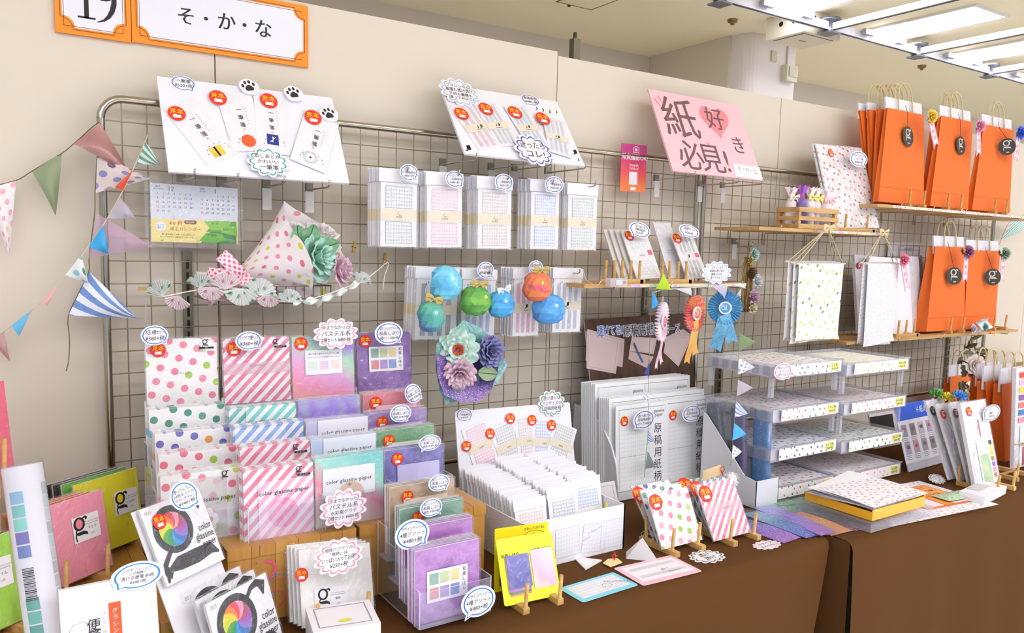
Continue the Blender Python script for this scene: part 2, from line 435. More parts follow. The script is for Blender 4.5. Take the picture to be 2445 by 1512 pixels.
# ================================================================ the room
M_WALL = NT('partition').done(lin('e2d6c4'), .7, bump=(220, .06, .001))
M_CEIL = NT('ceiling_paint').done(lin('fdf1cc'), .8, bump=(300, .05, .001))
M_BACK = P('e2d8ca', .8)
ID = F((0, 0, 0))                      # a = x, b = z, c = towards the camera (-y)
GAPW = P('6d6154', .8)
b = MB()
edges = [-2.8, -1.78, -.782, .208, 1.198, 2.225, 3.225, 4.225, 5.225, 6.3]
for i, (x0, x1) in enumerate(zip(edges, edges[1:])):
    b.box(ID, x0 + .0015, x1 - .0015, 0, 2.036 if i < 4 else 2.024, -.09, -.05, M_WALL)
b.box(ID, -2.8, 6.3, 0, 2.0, -.085, -.065, GAPW)
struct(b.build('wall_back'))
b = MB(); b.box(ID, -4, 11, -.06, 0, -3.3, 9, P('f2f0ee', .7)); struct(b.build('floor'))
b = MB(); b.box(ID, -3, 10.5, 3.0, 3.08, -3.3, 7.5, M_CEIL); struct(b.build('ceiling'))
b = MB(); b.box(ID, -3, 4.30, 0, 3.0, -3.12, -3.0, M_BACK); struct(b.build('wall_far'))
b = MB(); b.box(ID, 4.26, 4.36, 0, 3.0, -2.998, -2.17, P('ddd2bc', .8)); struct(b.build('wall_alcove'))
b = MB(); b.box(ID, 4.75, 10.5, 0, 3.0, -2.95, -2.83, M_BACK); struct(b.build('wall_right'))
px1 = at(1900, 130, 2.0).x
b = MB()
pts = [(4.285 + .09 - .09 * math.cos(a), -2.0 - .09 + .09 * math.sin(a)) for a in (0, .3, .6, .9, 1.2, PI / 2)] + [(px1, -2.0), (px1, -2.83), (4.285, -2.83)]
fz = F((0, 0, 0), (1, 0, 0), (0, -1, 0))
b.plate(fz, [(x, y) for x, y in pts], -3.0, 0, P('efe6e0', .6)); struct(b.build('wall_pillar'))
# fittings on the pillar
def ybox(name, label, cat, p0, p1, Y, d, m, m2=None):
    a, c = at(*p0, Y), at(*p1, Y); bb = MB(); t = None
    bb.box(F((a.x, Y, c.z)), 0, c.x - a.x, 0, a.z - c.z, 0, d, m)
    return a, c, bb
a, c, bb = ybox('', '', '', (1841, 121), (1852, 149), 2.0, .012, P('d9cdb4'))
tag(bb.build('switch_plate'), 'narrow beige blank plate high on the white pillar', 'plate')
a, c, bb = ybox('', '', '', (1867, 156), (1889, 199), 2.0, .05, P('e9e2cc'))
t = thing('wall_box', 'cream rectangular box mounted on the white pillar', 'box', (a.x, 2.0, c.z)); bb.build('case', t)
bb = MB(); bb.box(F((a.x, 1.95, c.z)), .02, c.x - a.x - .004, .03, a.z - c.z - .012, 0, .008, P('e2dac0')); bb.build('cover', t)
bb = MB(); bb.tube([(a.x + .045, 1.99, a.z), (a.x + .045, 1.99, 2.98)], .006, P('eee6dc')); bb.build('conduit', t)
# ceiling hatch
f0 = flat((1328, 3), (1411, 23), (1325, -40), 2.999)
q = [atz(1328, 3, 3.0), atz(1411, 23, 3.0), atz(1466, 0, 3.0)]
L_ = (q[1] - q[0]).length
hx, hy = q[0].x, q[0].y
b = MB(); fc = F((hx, hy, 2.999), (1, 0, 0), (0, 1, 0))     # looks down: n points up, so draw on the underside
for x0, x1, y0, y1 in ((0, L_, -.008, 0), (0, L_, -.34, -.332), (0, .008, -.34, 0), (L_ - .008, L_, -.34, 0)):
    b.box(fc, x0, x1, y0, y1, -.004, 0, P('8d835e', .6))
b.box(fc, .1, .112, -.004, .014, -.012, 0, P('3c3426'))
b.box(fc, .008, L_ - .008, -.332, -.008, -.002, 0, M_CEIL); tag(b.build('ceiling_hatch'), 'square access hatch in the ceiling with thin frame', 'hatch')
# sprinklers
for (u, v), lb in (((1749, 52), 'small brass sprinkler head left of the ceiling unit'), ((2201, 161), 'small brass sprinkler head under the lattice rails, right part of ceiling')):
    p = atz(u, v, 2.985); b = MB(); b.lathe(p, [(.0, -.02), (.014, -.02), (.012, -.008), (.03, -.004), (.034, .015)], P('8a7440', .4, .6), 12)
    tag(b.build('sprinkler'), lb, 'sprinkler')
# ceiling mounted unit
q = [atz(*c, 2.86) for c in ((1828, 97), (1925, 115), (1888, 82))]
t = thing('ceiling_unit', 'cream flat box unit hung under the ceiling beside the pillar', 'ceiling unit', (q[0].x, q[0].y, 2.86))
fu = F((q[0].x, q[0].y, 2.86), (1, 0, 0), (0, 1, 0)); w_ = q[1].x - q[0].x; d_u = q[2].y - q[0].y
d_u = min(d_u, -.3)
b = MB(); b.box(fu, 0, w_, d_u, 0, 0, .138, P('e6dcc2', .6)); b.build('housing', t)
b = MB(); b.box(fu, .04, w_ - .03, d_u + .03, d_u + .034, -.003, 0, P('6b624e')); b.box(fu, .04, .046, d_u + .03, -.03, -.003, 0, P('6b624e'))
b.box(fu, w_ * .45, w_ * .6, d_u * .5, d_u * .45, -.003, 0, P('b5aa8e')); b.build('access_panel', t)
b = MB(); fl_ = F((q[0].x, q[0].y, 2.86), (0, -1, 0), (0, 0, 1))
for a in (.12, .22): b.disc(fl_, a, .08, .016, .002, P('161412'))
fk = F((q[0].x, q[0].y + d_u, 2.86))
for a in (.1, .16): b.disc(fk, a, .1, .012, .002, P('161412'))
b.build('port_hole', t)
# support pole behind the partition
p = at(1366, 130, .13); pt = at(1366, 95, .13)
b = MB(); b.box(F((p.x, .13, 0)), -.012, .012, 0, pt.z, 0, .024, P('6f6a58', .4, .6)); b.box(F((p.x, .13, pt.z)), -.004, .004, 0, .02, .008, .016, P('3a372e'))
tag(b.build('support_pole'), 'grey square metal pole rising behind the partition', 'pole')
# lamps: recessed rectangular panels, one row in view, unseen rows behind the viewpoint added to brighten the table
LAMP = EMIT('eaeeff', LAMP_POWER); TRIM_M = P('e9e4dc', .6)
k = 0
for ry, (y0, y1) in enumerate(((.77, 1.5), (-3.0, -2.27), (-4.9, -4.17), (-6.8, -6.07))):
    for i in range(-6, 4):
        x0 = 3.81 + 1.06 * i
        if ry == 0 and i < -1: continue
        lab = {0: 'bright ceiling light panel nearest the top edge of the lattice', 1: 'bright ceiling light panel above the orange bags, second from left', 2: 'bright ceiling light panel at the right edge of the picture', 3: 'far bright ceiling light panel past the right edge'}.get(i, 'rectangular ceiling light panel of the row outside the view') if ry == 0 else 'unseen ceiling light panel added behind the viewpoint as fill'
        t = thing('ceiling_light', lab, 'ceiling light', (x0 + .185, (y0 + y1) / 2, 2.98), 'ceiling light panels')
        fd = F((x0, y0, 3.0), (1, 0, 0), (0, 1, 0)); h = y1 - y0
        b = MB(); b.box(fd, .0, .37, 0, h, -.012, -.004, LAMP); b.build('diffuser', t)
        b = MB()
        for q in ((-.02, .39, -.02, 0), (-.02, .39, h, h + .02), (-.02, 0, 0, h), (.37, .39, 0, h)): b.box(fd, *q, -.014, 0, TRIM_M)
        b.build('frame', t)
# lattice rails under the lights
RZ = 2.88
nodes = [atz(*c, RZ) for c in ((1690, 12), (1970, 72), (2195, 128), (2385, 174))]
ry_ = sum(n.y for n in nodes) / 4; sp = (nodes[3].x - nodes[0].x) / 3
t = thing('ceiling_lattice', 'white lattice of ceiling rails with grey joint fittings', 'ceiling rails', (nodes[0].x, ry_, RZ))
RW = P('efecf2', .35); RD = P('2b2926', .5); RG = P('77777c', .4, .7)
b = MB(); fx = F((0, ry_, RZ)); b.box(fx, nodes[0].x - 1.5, nodes[3].x + 2.2, 0, .05, -.018, .018, RW); b.box(fx, nodes[0].x - 1.5, nodes[3].x + 2.2, -.005, 0, .006, .02, RD); b.build('long_rail', t)
for i in range(6):
    x = nodes[0].x + sp * i
    b = MB(); fy = F((x, ry_, RZ), (0, -1, 0), (0, 0, 1)); b.box(fy, .03, 2.5, 0, .04, -.015, .015, RW); b.box(fy, .03, 2.5, -.005, 0, -.004, .014, RD); b.build('cross_rail', t)
    b = MB(); b.lathe((x, ry_, RZ - .02), [(.0, 0), (.042, 0), (.038, .02), (.038, .07), (.07, .078), (.07, .092), (0, .092)], RG, 20)
    b.box(F((x, ry_, RZ)), -.05, .05, -.022, -.012, -.05, .05, RG); b.build('joint_fitting', t)
    for a in (.35, .72):
        b = MB(); b.box(F((x + sp * a, ry_ - .03, RZ + .02)), -.05, .05, 0, .035, -.0, .03, P('a9a8ad', .4, .4)); b.build('clip', t)

# ================================================================ wire grid panels and wall standards
M_WIRE = CHROME('9f9678', .34); M_TUBE = CHROME('b3ab9c', .18)
def grid_panel(x0, x1, zt, zb, label, cx0):
    t = thing('wire_grid_panel', label, 'grid panel', (x0, 0, zb))
    b = MB(); r = .045; R0 = .0085; pts = []
    for i in range(7): a = PI - i / 6 * PI / 2; pts.append((x0 + r + r * math.cos(a), 0, zt - r + r * math.sin(a)))
    for i in range(7): a = PI / 2 - i / 6 * PI / 2; pts.append((x1 - r + r * math.cos(a), 0, zt - r + r * math.sin(a)))
    for i in range(7): a = -i / 6 * PI / 2; pts.append((x1 - r + r * math.cos(a), 0, zb + r + r * math.sin(a)))
    for i in range(7): a = -PI / 2 - i / 6 * PI / 2; pts.append((x0 + r + r * math.cos(a), 0, zb + r + r * math.sin(a)))
    b.tube(pts + [pts[0]], R0, M_TUBE, 12, False); b.build('frame_tube', t)
    b = MB(); x = cx0
    while x < x1 - .012: b.tube([(x, .001, zb), (x, .001, zt)], .0014, M_WIRE, 5, False); x += .05
    z = 1.4 + .05 * math.ceil((zb + .03 - 1.4) / .05)
    while z < zt - .015: b.tube([(x0, -.0018, z), (x1, -.0018, z)], .0014, M_WIRE, 5, False); z += .05
    b.build('wire_mesh', t)
grid_panel(-.041, 1.757, 1.748, .842, 'chrome wire grid panel on the left half of the wall', 0)
grid_panel(1.79, 3.742, 1.752, .842, 'chrome wire grid panel on the right half of the wall', 1.79 + .043)
def standard(u, v0, v1, label):
    p, q = at(u, v0, .047), at(u, v1, .047); t = thing('wall_standard', label, 'wall rail', (p.x, .048, q.z))
    b = MB(); b.box(F((p.x, .0495, q.z)), -.0105, .0105, 0, p.z - q.z, 0, .012, CHROME('8d8878', .3)); b.build('rail', t)
    b = MB(); z = p.z - .02
    while z > q.z + .02: b.box(F((p.x, .0375, z)), -.003, .003, -.02, 0, 0, .0006, P('16130f')); z -= .028
    b.build('slot', t)
standard(445, 601, 1080, 'slotted metal wall rail under the pink bouquet')
standard(1541, 660, 800, 'slotted metal wall rail behind the middle wooden shelf')
standard(1727, 640, 960, 'slotted metal wall rail left of the clear drawers')
standard(2272, 700, 960, 'dark slotted metal wall rail near the right grid corner')
# ================================================================ table cloths
M_CLOTH = NT('brown_cloth').done(lin('5c3b1c'), .9, bump=(900, .25, .002), spec=.15)
def cloth(x0, x1, yf, label, seed, slant=0):
    b = MB()
    prof = [(.03, TZ), (-.2, TZ), (-.45, TZ), (yf + .06, TZ), (yf + .02, TZ - .001), (yf + .006, TZ - .008), (yf, TZ - .022), (yf - .004, TZ - .1), (yf - .01, TZ - .3), (yf - .016, TZ - .5), (yf - .02, .004)]
    def fn(u, v):
        i = min(int(v * (len(prof) - 1) + .5), len(prof) - 1); y, z = prof[i]; x = x0 + (x1 - x0) * u; d = max(0, TZ - z)
        k = min(1, d / .5)
        y += k * .012 * (math.sin(x * 9 + seed) + .5 * math.sin(x * 23 + seed * 2)); x -= slant * d * max(0, u * 4 - 3)
        return (x, y, z)
    b.surf(fn, 90, len(prof) - 1, M_CLOTH)
    for xx, ss in ((x0, 1), (x1, -1)):       # end drops
        def fe(u, v, xx=xx, ss=ss):
            y = yf + .006 + (-yf) * u; d = v * (TZ - .004)
            return (xx + (-.004 - .006 * v) * ss - (slant * d if ss < 0 else 0), y - .01 * v * (1 - u), TZ - .001 - d)
        b.surf(fe, 12, 6, M_CLOTH)
    tag(b.build('tablecloth'), label, 'tablecloth')
cloth(-1.6, 1.545, -.735, 'brown tablecloth over the left table, falling to the floor', 0, .22)
cloth(1.568, 3.9, -.785, 'brown tablecloth over the right table beyond the gap', 2)
# ================================================================ orange sign boards high on the wall
ORANGE = P('f7931e', .5); SIGNW = P('eceaf2', .45); SIGNL = P('8a4a1c', .5)
def sign(name, label, bl, br, htop, YY=-.0):
    a, c = at(*bl, .044), at(*br, .044); z0 = (a.z + c.z) / 2; w = c.x - a.x; f = F((a.x, .044, z0), w=w, h=htop)
    b = MB(); b.box(f, 0, w, 0, htop, -.004, .004, ORANGE)
    i = .013; r = .016; k = .0046
    def notch(i, r):
        pts = []
        for cx, cy, a0 in ((w - i, htop - i, 2), (i, htop - i, 3), (i, i, 0), (w - i, i, 1)):
            for q in range(7):
                an = (a0 + 1 - q / 6) * PI / 2; pts.append((cx + r * math.cos(an), cy + r * math.sin(an)))
        return pts
    inner = [(i, i), (w - i, i), (w - i, htop - i), (i, htop - i)]
    b.rect(f, i, i, w - i, htop - i, k, ORANGE)
    b.poly(f, notch(i, .024), k + .0002, SIGNW)
    lw = .0012
    pts = notch(i - .0035, .024); b.stroke(f, pts + pts[:1], lw, k + .0006, SIGNL)
    for j in (0,):
        q = i + .003; b.stroke(f, [(q, q), (w - q, q), (w - q, htop - q), (q, htop - q), (q, q)], lw, k + .0007, SIGNL)
    return f, b, w
HT = at(735, 15, .044).z - at(735, 161, .044).z
f, b, w = sign('number_sign', '', (132, 78), (313, 101), HT)
m = P('1d1d22', .5); zs = f.hit(230, 35)[1]
# numerals drawn with serif strokes
x1 = f.hit(205, 0)[0]; x9 = f.hit(247, 0)[0]; y0 = .036; H = HT - .05
b.rect(f, x1 - .0045, y0, x1 + .0045, y0 + H, .005, m); b.rect(f, x1 - .017, y0, x1 + .017, y0 + .004, .005, m)
b.stroke(f, [(x1 - .016, y0 + H - .012), (x1, y0 + H - .002)], [.003, .008], .005, m)
c9 = (x9, y0 + H - .027)
b.stroke(f, [(c9[0] + .019 * math.cos(2 * PI * i / 28), c9[1] + .025 * math.sin(2 * PI * i / 28)) for i in range(29)], [.004 + .006 * abs(math.cos(2 * PI * i / 28)) for i in range(29)], .005, m)
b.stroke(f, [(x9 + .0205, y0 + .055), (x9 + .0195, y0 + .038), (x9 + .0155, y0 + .023), (x9 + .009, y0 + .011), (x9 + .0, y0 + .002), (x9 - .0135, y0 - .004)], [.0095, .0105, .010, .008, .005, .0018], .0052, m)
tag(b.build('number_sign'), 'orange framed white sign with the number 19 on the wall', 'sign')
f, b, w = sign('name_sign', '', (315, 102), (735, 161), HT)
for ch, u, v, s_ in (('そ', 442, 40, 44), ('・', 490, 47, 40), ('か', 540, 54, 44), ('・', 582, 62, 40), ('な', 627, 71, 44)):
    for dx in (0, .0006, .0012): 
        a = f.hit(u, v); e = f.hit(u, v + 1); b.text(f, ch, a[0] + dx, a[1], s_ * abs(a[1] - e[1]) * 1.05, m, .005 + dx * .1)
tag(b.build('name_sign'), 'long orange framed white sign with three black kana letters', 'sign')

# ================================================================ tilted display boards
def paw(b, f, x, y, s, c, m, rot=0):
    g = f.sub(x, y, 0, rot)
    b.poly(g, [(s * .55 * math.cos(2 * PI * i / 16), s * (.42 + .1 * math.cos(2 * PI * i / 16 * 3 + PI / 2)) * math.sin(2 * PI * i / 16) - s * .25) for i in range(16)], c, m)
    for a, bb in ((-.72, .2), (-.3, .62), (.25, .66), (.7, .28)): b.disc(g, a * s, bb * s, s * .17, c, m, s * .26, 10)
def board(name, label, bl, br, tl, yb, yt, col):
    f = fr(bl, br, tl, yb, yt); t = thing(name, label, 'display board', f.o)
    b = MB(); b.box(f, 0, f.w, 0, f.h, -.006, 0, P(col, .55)); b.build('panel', t); return f, t
f, t = board('display_board', 'white foam board with four letter pads and black paw cutouts on hooks', (403, 410), (834, 438), (376, 182), -.118, -.006, 'f1eff6')
def lpad(f, t, bl, br, tl, k, art):
    g = f.subq(bl, br, tl, .0004 + .001 * k); b = MB(); b.box(g, 0, g.w, 0, g.h, 0, .0022, P('f0edf2', .5, film=.5))
    c = .003; x = g.w * .5
    for i, ch in enumerate('一筆箋'): b.text(g, ch, x, g.h * (.70 - i * .13), g.w * .17, INK, c)
    for i in range(8): b.rect(g, x + g.w * .17, g.h * (.74 - i * .04), x + g.w * .19, g.h * (.755 - i * .04), c, GREY)
    paw(b, g, x, g.h * .36, g.w * .04, c, P('ef8f9a', .5))
    for i in range(7):
        a = i / 6 * PI; paw(b, g, g.w * (.55 + .32 * math.cos(a)), g.h * (.17 + .12 * math.sin(a)) - .004, g.w * .022, c, INK, a)
    if art == 0:
        b.rect(g, g.w * .32, g.h * .06, g.w * .68, g.h * .22, c, P('f2cf4e')); b.rect(g, g.w * .46, g.h * .06, g.w * .52, g.h * .22, c + .0003, INK); b.band(g, [(g.w * .35, g.h * .08), (g.w * .41, g.h * .08), (g.w * .41, g.h * .12), (g.w * .35, g.h * .12)], .8, 1, c + .0003, RED, (g.w * .38, g.h * .1))
    elif art == 1: b.disc(g, g.w * .52, g.h * .17, g.w * .2, c, P('f4622f')); b.disc(g, g.w * .52, g.h * .17, g.w * .012, c + .0003, INK)
    elif art == 2:
        b.rect(g, g.w * .32, g.h * .14, g.w * .68, g.h * .32, c, P('2c3f8e'))
        for q in ((.4, .5), (.5, .6), (.46, .54)): b.stroke(g, [(g.w * q[0], g.h * .18), (g.w * .5, g.h * .22), (g.w * q[1], g.h * .28)], g.w * .02, c + .0003, WHITE)
    else:
        o = [(g.w * .5 + g.w * .2 * (1 + .12 * math.cos(12 * 2 * PI * i / 72)) * math.cos(2 * PI * i / 72), g.h * .17 + g.w * .2 * (1 + .12 * math.cos(12 * 2 * PI * i / 72)) * math.sin(2 * PI * i / 72)) for i in range(72)]
        b.band(g, o, .7, 1, c, P('c9d9d6'), (g.w * .5, g.h * .17)); paw(b, g, g.w * .5, g.h * .17, g.w * .05, c, INK)
    o = b.build('letter_pad', t); o['label'] = ('letter pad with yellow envelope print', 'letter pad with orange round print', 'letter pad with navy curtain print', 'letter pad with pale lace print')[art]
    return g
lpad(f, t, (496, 398), (570, 367), (383, 261), 0, 0); lpad(f, t, (556, 364), (640, 362), (497, 222), 1, 1)
lpad(f, t, (613, 362), (691, 374), (619, 229), 2, 2); lpad(f, t, (691, 382), (775, 417), (729, 266), 3, 3)
for u, v, c in ((421, 274, .0055), (519, 237, .0065), (640, 245, .0075), (745, 285, .0085)): sticker(t, f, u, v, 17, c)
for u, v in ((593, 213), (699, 229), (783, 278)):
    a = f.hit(u, v); b = MB(); g = f.sub(a[0], a[1], 0, -.2); b.plate(g, cloud_pts(.0235, .0215, 5, .05), 0, .009, WHITE, P('dddae2')); paw(b, g, -.001, 0, .0185, .0096, P('2b2d31'), .45); b.build('paw_cutout', t)
price('price bubble', 437, 200, 0, 30, 18, ('一筆箋', '¥520+税'), tail=-.9, f=f, parent=t)
price('green cloud card', 640, 388, 0, 46, 33, ('あしあとが', 'かわいい', ('一筆箋', 1.15)), col='2fae93', cloud=11, f=f.sub(0, 0, .009), parent=t)
# music-paper board
f, t = board('display_board', 'white foam board with striped music-paper packs and blue clouds on hooks', (1110, 367), (1397, 397), (1043, 198), -.165, -.02, 'f1f0f6')
def stripes_art(b, g, col, c, x0=.1, x1=.9, n=4, y=((.54, .95), (.05, .4)), lines=True):
    m = P(col, .5)
    for ya, yb in y:
        for i in range(n):
            a = x0 + (x1 - x0) * (i + .12) / n; e = x0 + (x1 - x0) * (i + .72) / n
            for q in range(5): b.rect(g, g.w * (a + (e - a) * q / 5), g.h * ya, g.w * (a + (e - a) * (q + .72) / 5), g.h * yb, c, m)
def mlogo(b, g, c, y=.46):
    b.rect(g, 0, g.h * (y - .08), g.w, g.h * (y + .08), c, P('ece3d0', .5, film=.4)); m = P('6d6350')
    b.text(g, '♪♫', g.w * .5, g.h * (y + .02), g.w * .2, m, c + .0004); b.rect(g, g.w * .36, g.h * (y - .05), g.w * .64, g.h * (y - .044), c + .0004, m)
for k, (bl, br, tl, col, lab) in enumerate((((1143, 360), (1212, 349), (1069, 254), 'f0d7dd', 'pack with pink stripes'), ((1190, 352), (1236, 349), (1146, 248), 'dfe2e6', 'pack with grey stripes'), ((1262, 356), (1312, 352), (1216, 256), 'd8dfee', 'pack with pale blue stripes'), ((1308, 364), (1364, 381), (1283, 274), 'e2e2ea', 'white pack at the end of the fan'))):
    g = f.subq(bl, br, tl, .0004 + k * .0012); g.w = max(g.w, .075); b = MB(); b.box(g, 0, g.w, 0, g.h, 0, .0022, P('efedf4', .5, film=.5)); stripes_art(b, g, col, .0028); mlogo(b, g, .003)
    b.build('sample_pack', t)['label'] = lab
for u, v, c in ((1100, 275, .0055), (1158, 264, .0065), (1227, 273, .0075), (1293, 288, .0085)): sticker(t, f, u, v, 13, c)
price('blue cloud notice', 1097, 221, 0, 41, 29, ('グラシンなら', ('楽譜も透け透け', 1.2), '子供も書籍も', '渡ってみよう♪'), col='a9c8e8', cloud=12, f=f.sub(0, 0, .004), parent=t)
price('price bubble', 1266, 240, 0, 20, 12, ('楽譜単色', '¥480+税'), tail=-2.2, f=f, parent=t)
price('blue outlined cloud card', 1274, 359, 0, 40, 32, (('迷ったら', 1), ('コレ!', 1.1)), col='4a63c0', cloud=11, f=f.sub(0, 0, .009), parent=t)
b = MB()
for s_, u, v, h in (('♫', 1117, 353, 18), ('♪', 1281, 258, 10), ('♪', 1296, 262, 11), ('♪', 1312, 266, 11), ('♪', 1328, 267, 10), ('♫', 1372, 363, 14), ('♪', 1381, 381, 10)): b.tpx(f, s_, u, v, h, INK, .0008)
b.build('note_drawing', t)
# pink headline board
f, t = board('headline_board', 'pink board with big brush lettering and a heart on hooks', (1607, 408), (1822, 432), (1547, 212), -.15, -.022, 'f4c6ce')
BR_ = P('7a5a5c', .6); b = MB()
for s_, u, v, h in (('紙', 1624, 284, 84), ('き', 1763, 348, 36), ('必', 1650, 373, 62), ('見', 1700, 380, 60), ('!', 1735, 385, 58)):
    for dx in (0, .0008):
        a = f.hit(u, v); e = f.hit(u, v + 1); b.text(f, s_, a[0] + dx, a[1], h * math.hypot(e[0] - a[0], e[1] - a[1]) * 1.1, BR_, .0008 + dx * .05)
hp = f.hit(1708, 288); hr = pxr(f, 1708, 288, 0, 35)[1]
hpts = [(hp[0] + hr / 15 * 16 * math.sin(2 * PI * i / 40) ** 3, hp[1] + hr / 15 * (13 * math.cos(2 * PI * i / 40) - 5 * math.cos(4 * PI * i / 40) - 2 * math.cos(6 * PI * i / 40) - math.cos(8 * PI * i / 40))) for i in range(40)]
b.poly(f, hpts, .0005, P('f0909a', .6))
for dx in (0, .001): a = f.hit(1706, 285); b.text(f, '好', a[0] + dx, a[1], hr * 1.45, BR_, .0009 + dx * .05)
for u, v in ((1634, 338), (1691, 344)): a = f.hit(u, v); b.disc(f, a[0], a[1], .005, .0006, P('f0909a', .6))
for u0, v0, u1, v1 in ((1563, 236, 1577, 254), (1571, 229, 1580, 246)): b.stroke(f, [f.hit(u0, v0), f.hit(u1, v1)], [.007, .003], .0006, P('f0909a', .6))
b.build('brush_lettering', t)
b = MB(); q = f.q([(1757, 421), (1822, 431), (1812, 400), (1749, 390)]); b.plate(f, q, 0, .001, WHITE)
for s_, u, v in (('そ', 1765, 403), ('・', 1775, 405), ('か', 1784, 407), ('・', 1794, 409), ('な', 1803, 411)): b.tpx(f, s_, u, v, 11, GREY, .0014)
b.build('name_card', t)
# red poster on the grid
f = fr((1480, 456), (1540, 460), (1487, 342), -.006)
b = MB(); b.box(f, 0, f.w, 0, f.h, 0, .0012, WATER(('f47a20', 'ee3f45', 'd81f62', 'c4187a'), 2.0, 0, 1.0, 0, size=f.h))
b.tpx(f, '写真撮影OK!', 1515, 376, 14, WHITE, .0018, sx=.92); b.tpx(f, '写真撮影OK!', 1515.5, 376, 14, WHITE, .002, sx=.92)
b.tpx(f, 'Instagram', 1513, 394, 9, WHITE, .0018, sx=.7); b.tpx(f, 'Follow us!', 1513, 402, 9, WHITE, .0018, sx=.7)
x, y = f.hit(1511, 426); b.plate(f.sub(x - .017, y - .02), round_rect(.034, .04, .003), .0012, .0018, WHITE)
b.rect(f, x - .011, y - .037, x + .011, y - .027, .0018, WHITE)
x, y = f.hit(1518, 358); b.band(f, [(x - .012, y - .009), (x + .012, y - .009), (x + .012, y + .008), (x + .005, y + .008), (x + .003, y + .011), (x - .003, y + .011), (x - .005, y + .008), (x - .012, y + .008)], .85, 1, .0018, WHITE, (x, y)); b.disc(f, x, y, .005, .0018, WHITE)
tag(b.build('poster'), 'red to orange photography notice poster hung on the grid', 'poster')
# hooks carrying the boards
for i, (u, v) in enumerate(((465, 403), (569, 413), (680, 421), (787, 430))): hook(u, v, .15, 'display hook carrying the paw board, %s from left' % ('first', 'second', 'third', 'fourth')[i], i > 1)
for i, (u, v) in enumerate(((1139, 365), (1260, 377), (1318, 380), (1400, 388))): hook(u, v, .19, 'display hook carrying the music paper board, %s from left' % ('first', 'second', 'third', 'fourth')[i], True)
for i, (u, v) in enumerate(((1661, 409), (1766, 424), (1822, 428))): hook(u, v, .18, 'display hook carrying the pink headline board, %s from left' % ('first', 'second', 'third')[i], True)

# ================================================================ hanging stationery packs
def hpack(bl, br, tl, Yf, hdr, kind, label, nb, blabel, grp, dxb=(0, .0055, 0), side=.016, x_left=0):
    """front pack with its print, then plain packs behind it on the same hook"""
    f = fr(bl, br, tl, Yf); w, h = f.w, f.h; t = thing('stationery_pack', label, 'stationery pack', f.o, grp)
    b = MB(); b.box(f, 0, w, 0, h, -.003, 0, P('f3f0f3', .5, film=.35)); c = .0005
    cols = {'grey': '8d9298', 'pink': 'e59db0', 'beige': 'b7a6a0', 'blue': '8fa3d8', 'dark': '9aa4a4'}
    if kind in cols:
        lc = P(cols[kind], .6); pale = {'grey': 'f2f2f4', 'pink': 'faeef2', 'beige': 'f7f0f0', 'blue': 'eef1fb', 'dark': 'f0f3f1'}[kind]
        m = GRID(pale, cols[kind], w * .72 / 10, h * .34 / 6, .1, .16)
        for y0 in (.05, .605):
            b.rect(f, w * .14, h * y0, w * .86, h * (y0 + .345), c, m, (-w * .14, -h * y0))
            for q in ((.135, y0, .145, y0 + .345), (.855, y0, .865, y0 + .345), (.135, y0, .865, y0 + .005), (.135, y0 + .34, .865, y0 + .346)): b.rect(f, w * q[0], h * q[1], w * q[2], h * q[3], c + .0003, lc)
        b.rect(f, 0, h * .41, w, h * .59, c + .0002, P('efe2c8', .5, film=.4))
        b.stroke(f, [(w * .5, h * .55), (w * .46, h * .51), (w * .5, h * .5), (w * .58, h * .5)], w * .012, c + .0006, P('8a7a55')); b.text(f, 'soka', w * .5, h * .475, w * .1, P('8a7a55'), c + .0006)
    else:
        stripes_art(b, f, kind, c, .1, .92, 4, ((.56, .93), (.06, .42))); b.text(f, '♭♪', w * .26, h * .945, w * .12, INK, c); b.text(f, '♭♪', w * .7, h * .945, w * .12, INK, c)
        b.rect(f, 0, h * .41, w, h * .58, c + .0002, P('efe2c8', .5, film=.4)); b.text(f, '♫', w * .5, h * .53, w * .22, INK, c + .0006); b.text(f, 'soka', w * .5, h * .46, w * .1, P('8a7a55'), c + .0006)
    b.build('card', t)
    b = MB(); b.box(f, -.004, w + .004, h + .001, h + hdr, -.0026, -.0004, P('f0eef3', .4, film=.5)); b.build('header_flap', t)
    b = MB(); b.box(f, -.005, w + .005, -.004, h + .004, -.004, .0014, FILM); b.build('sleeve', t)
    if nb:
        t0 = thing('stationery_pack', blabel, 'stationery pack', f.o + V((0, .0052, 0)), grp + ' behind')
        g = F(f.o + V((0, .0052, 0)), f.u, f.v); b = MB(); b.box(g, -.003, w + .003, 0, h, -.0042, 0, P('f1eeef', .45, film=.5)); b.box(g, -.0031, w + .0031, h * .4, h * .58, -.0043, .0001, P('ecdcb8', .5)); b.build('card', t0)
        b = MB(); b.box(g, -.005, w + .003, h + .001, h + hdr, -.003, -.001, P('f0eef3', .4, film=.5)); b.build('header_flap', t0)
        for i in range(1, nb): dup(t0, (-.0012 * i + random.uniform(-.002, .002), .0055 * i, random.uniform(-.002, .003)))
    return f
UP = (((908, 588), (994, 590), (907, 434), 'grey', 'grey'), ((1019, 590), (1102, 591), (1017, 442), 'pink', 'pink'), ((1140, 593), (1219, 594), (1139, 451), 'beige', 'pale brown'), ((1266, 594), (1332, 595), (1265, 457), 'blue', 'blue'), ((1354, 596), (1422, 597), (1352, 465), 'dark', 'grey-green'))
ORD = ('first', 'second', 'third', 'fourth', 'fifth')
for i, (bl, br, tl, kd, cn) in enumerate(UP):
    hpack(bl, br, tl, -.118, .034, kd, '%s manuscript-grid pack in front on the %s hook of the upper row' % (cn, ORD[i]), 9, 'white pack hanging behind the %s manuscript-grid front pack of the upper row' % cn, 'packs on the %s upper hook' % ORD[i])
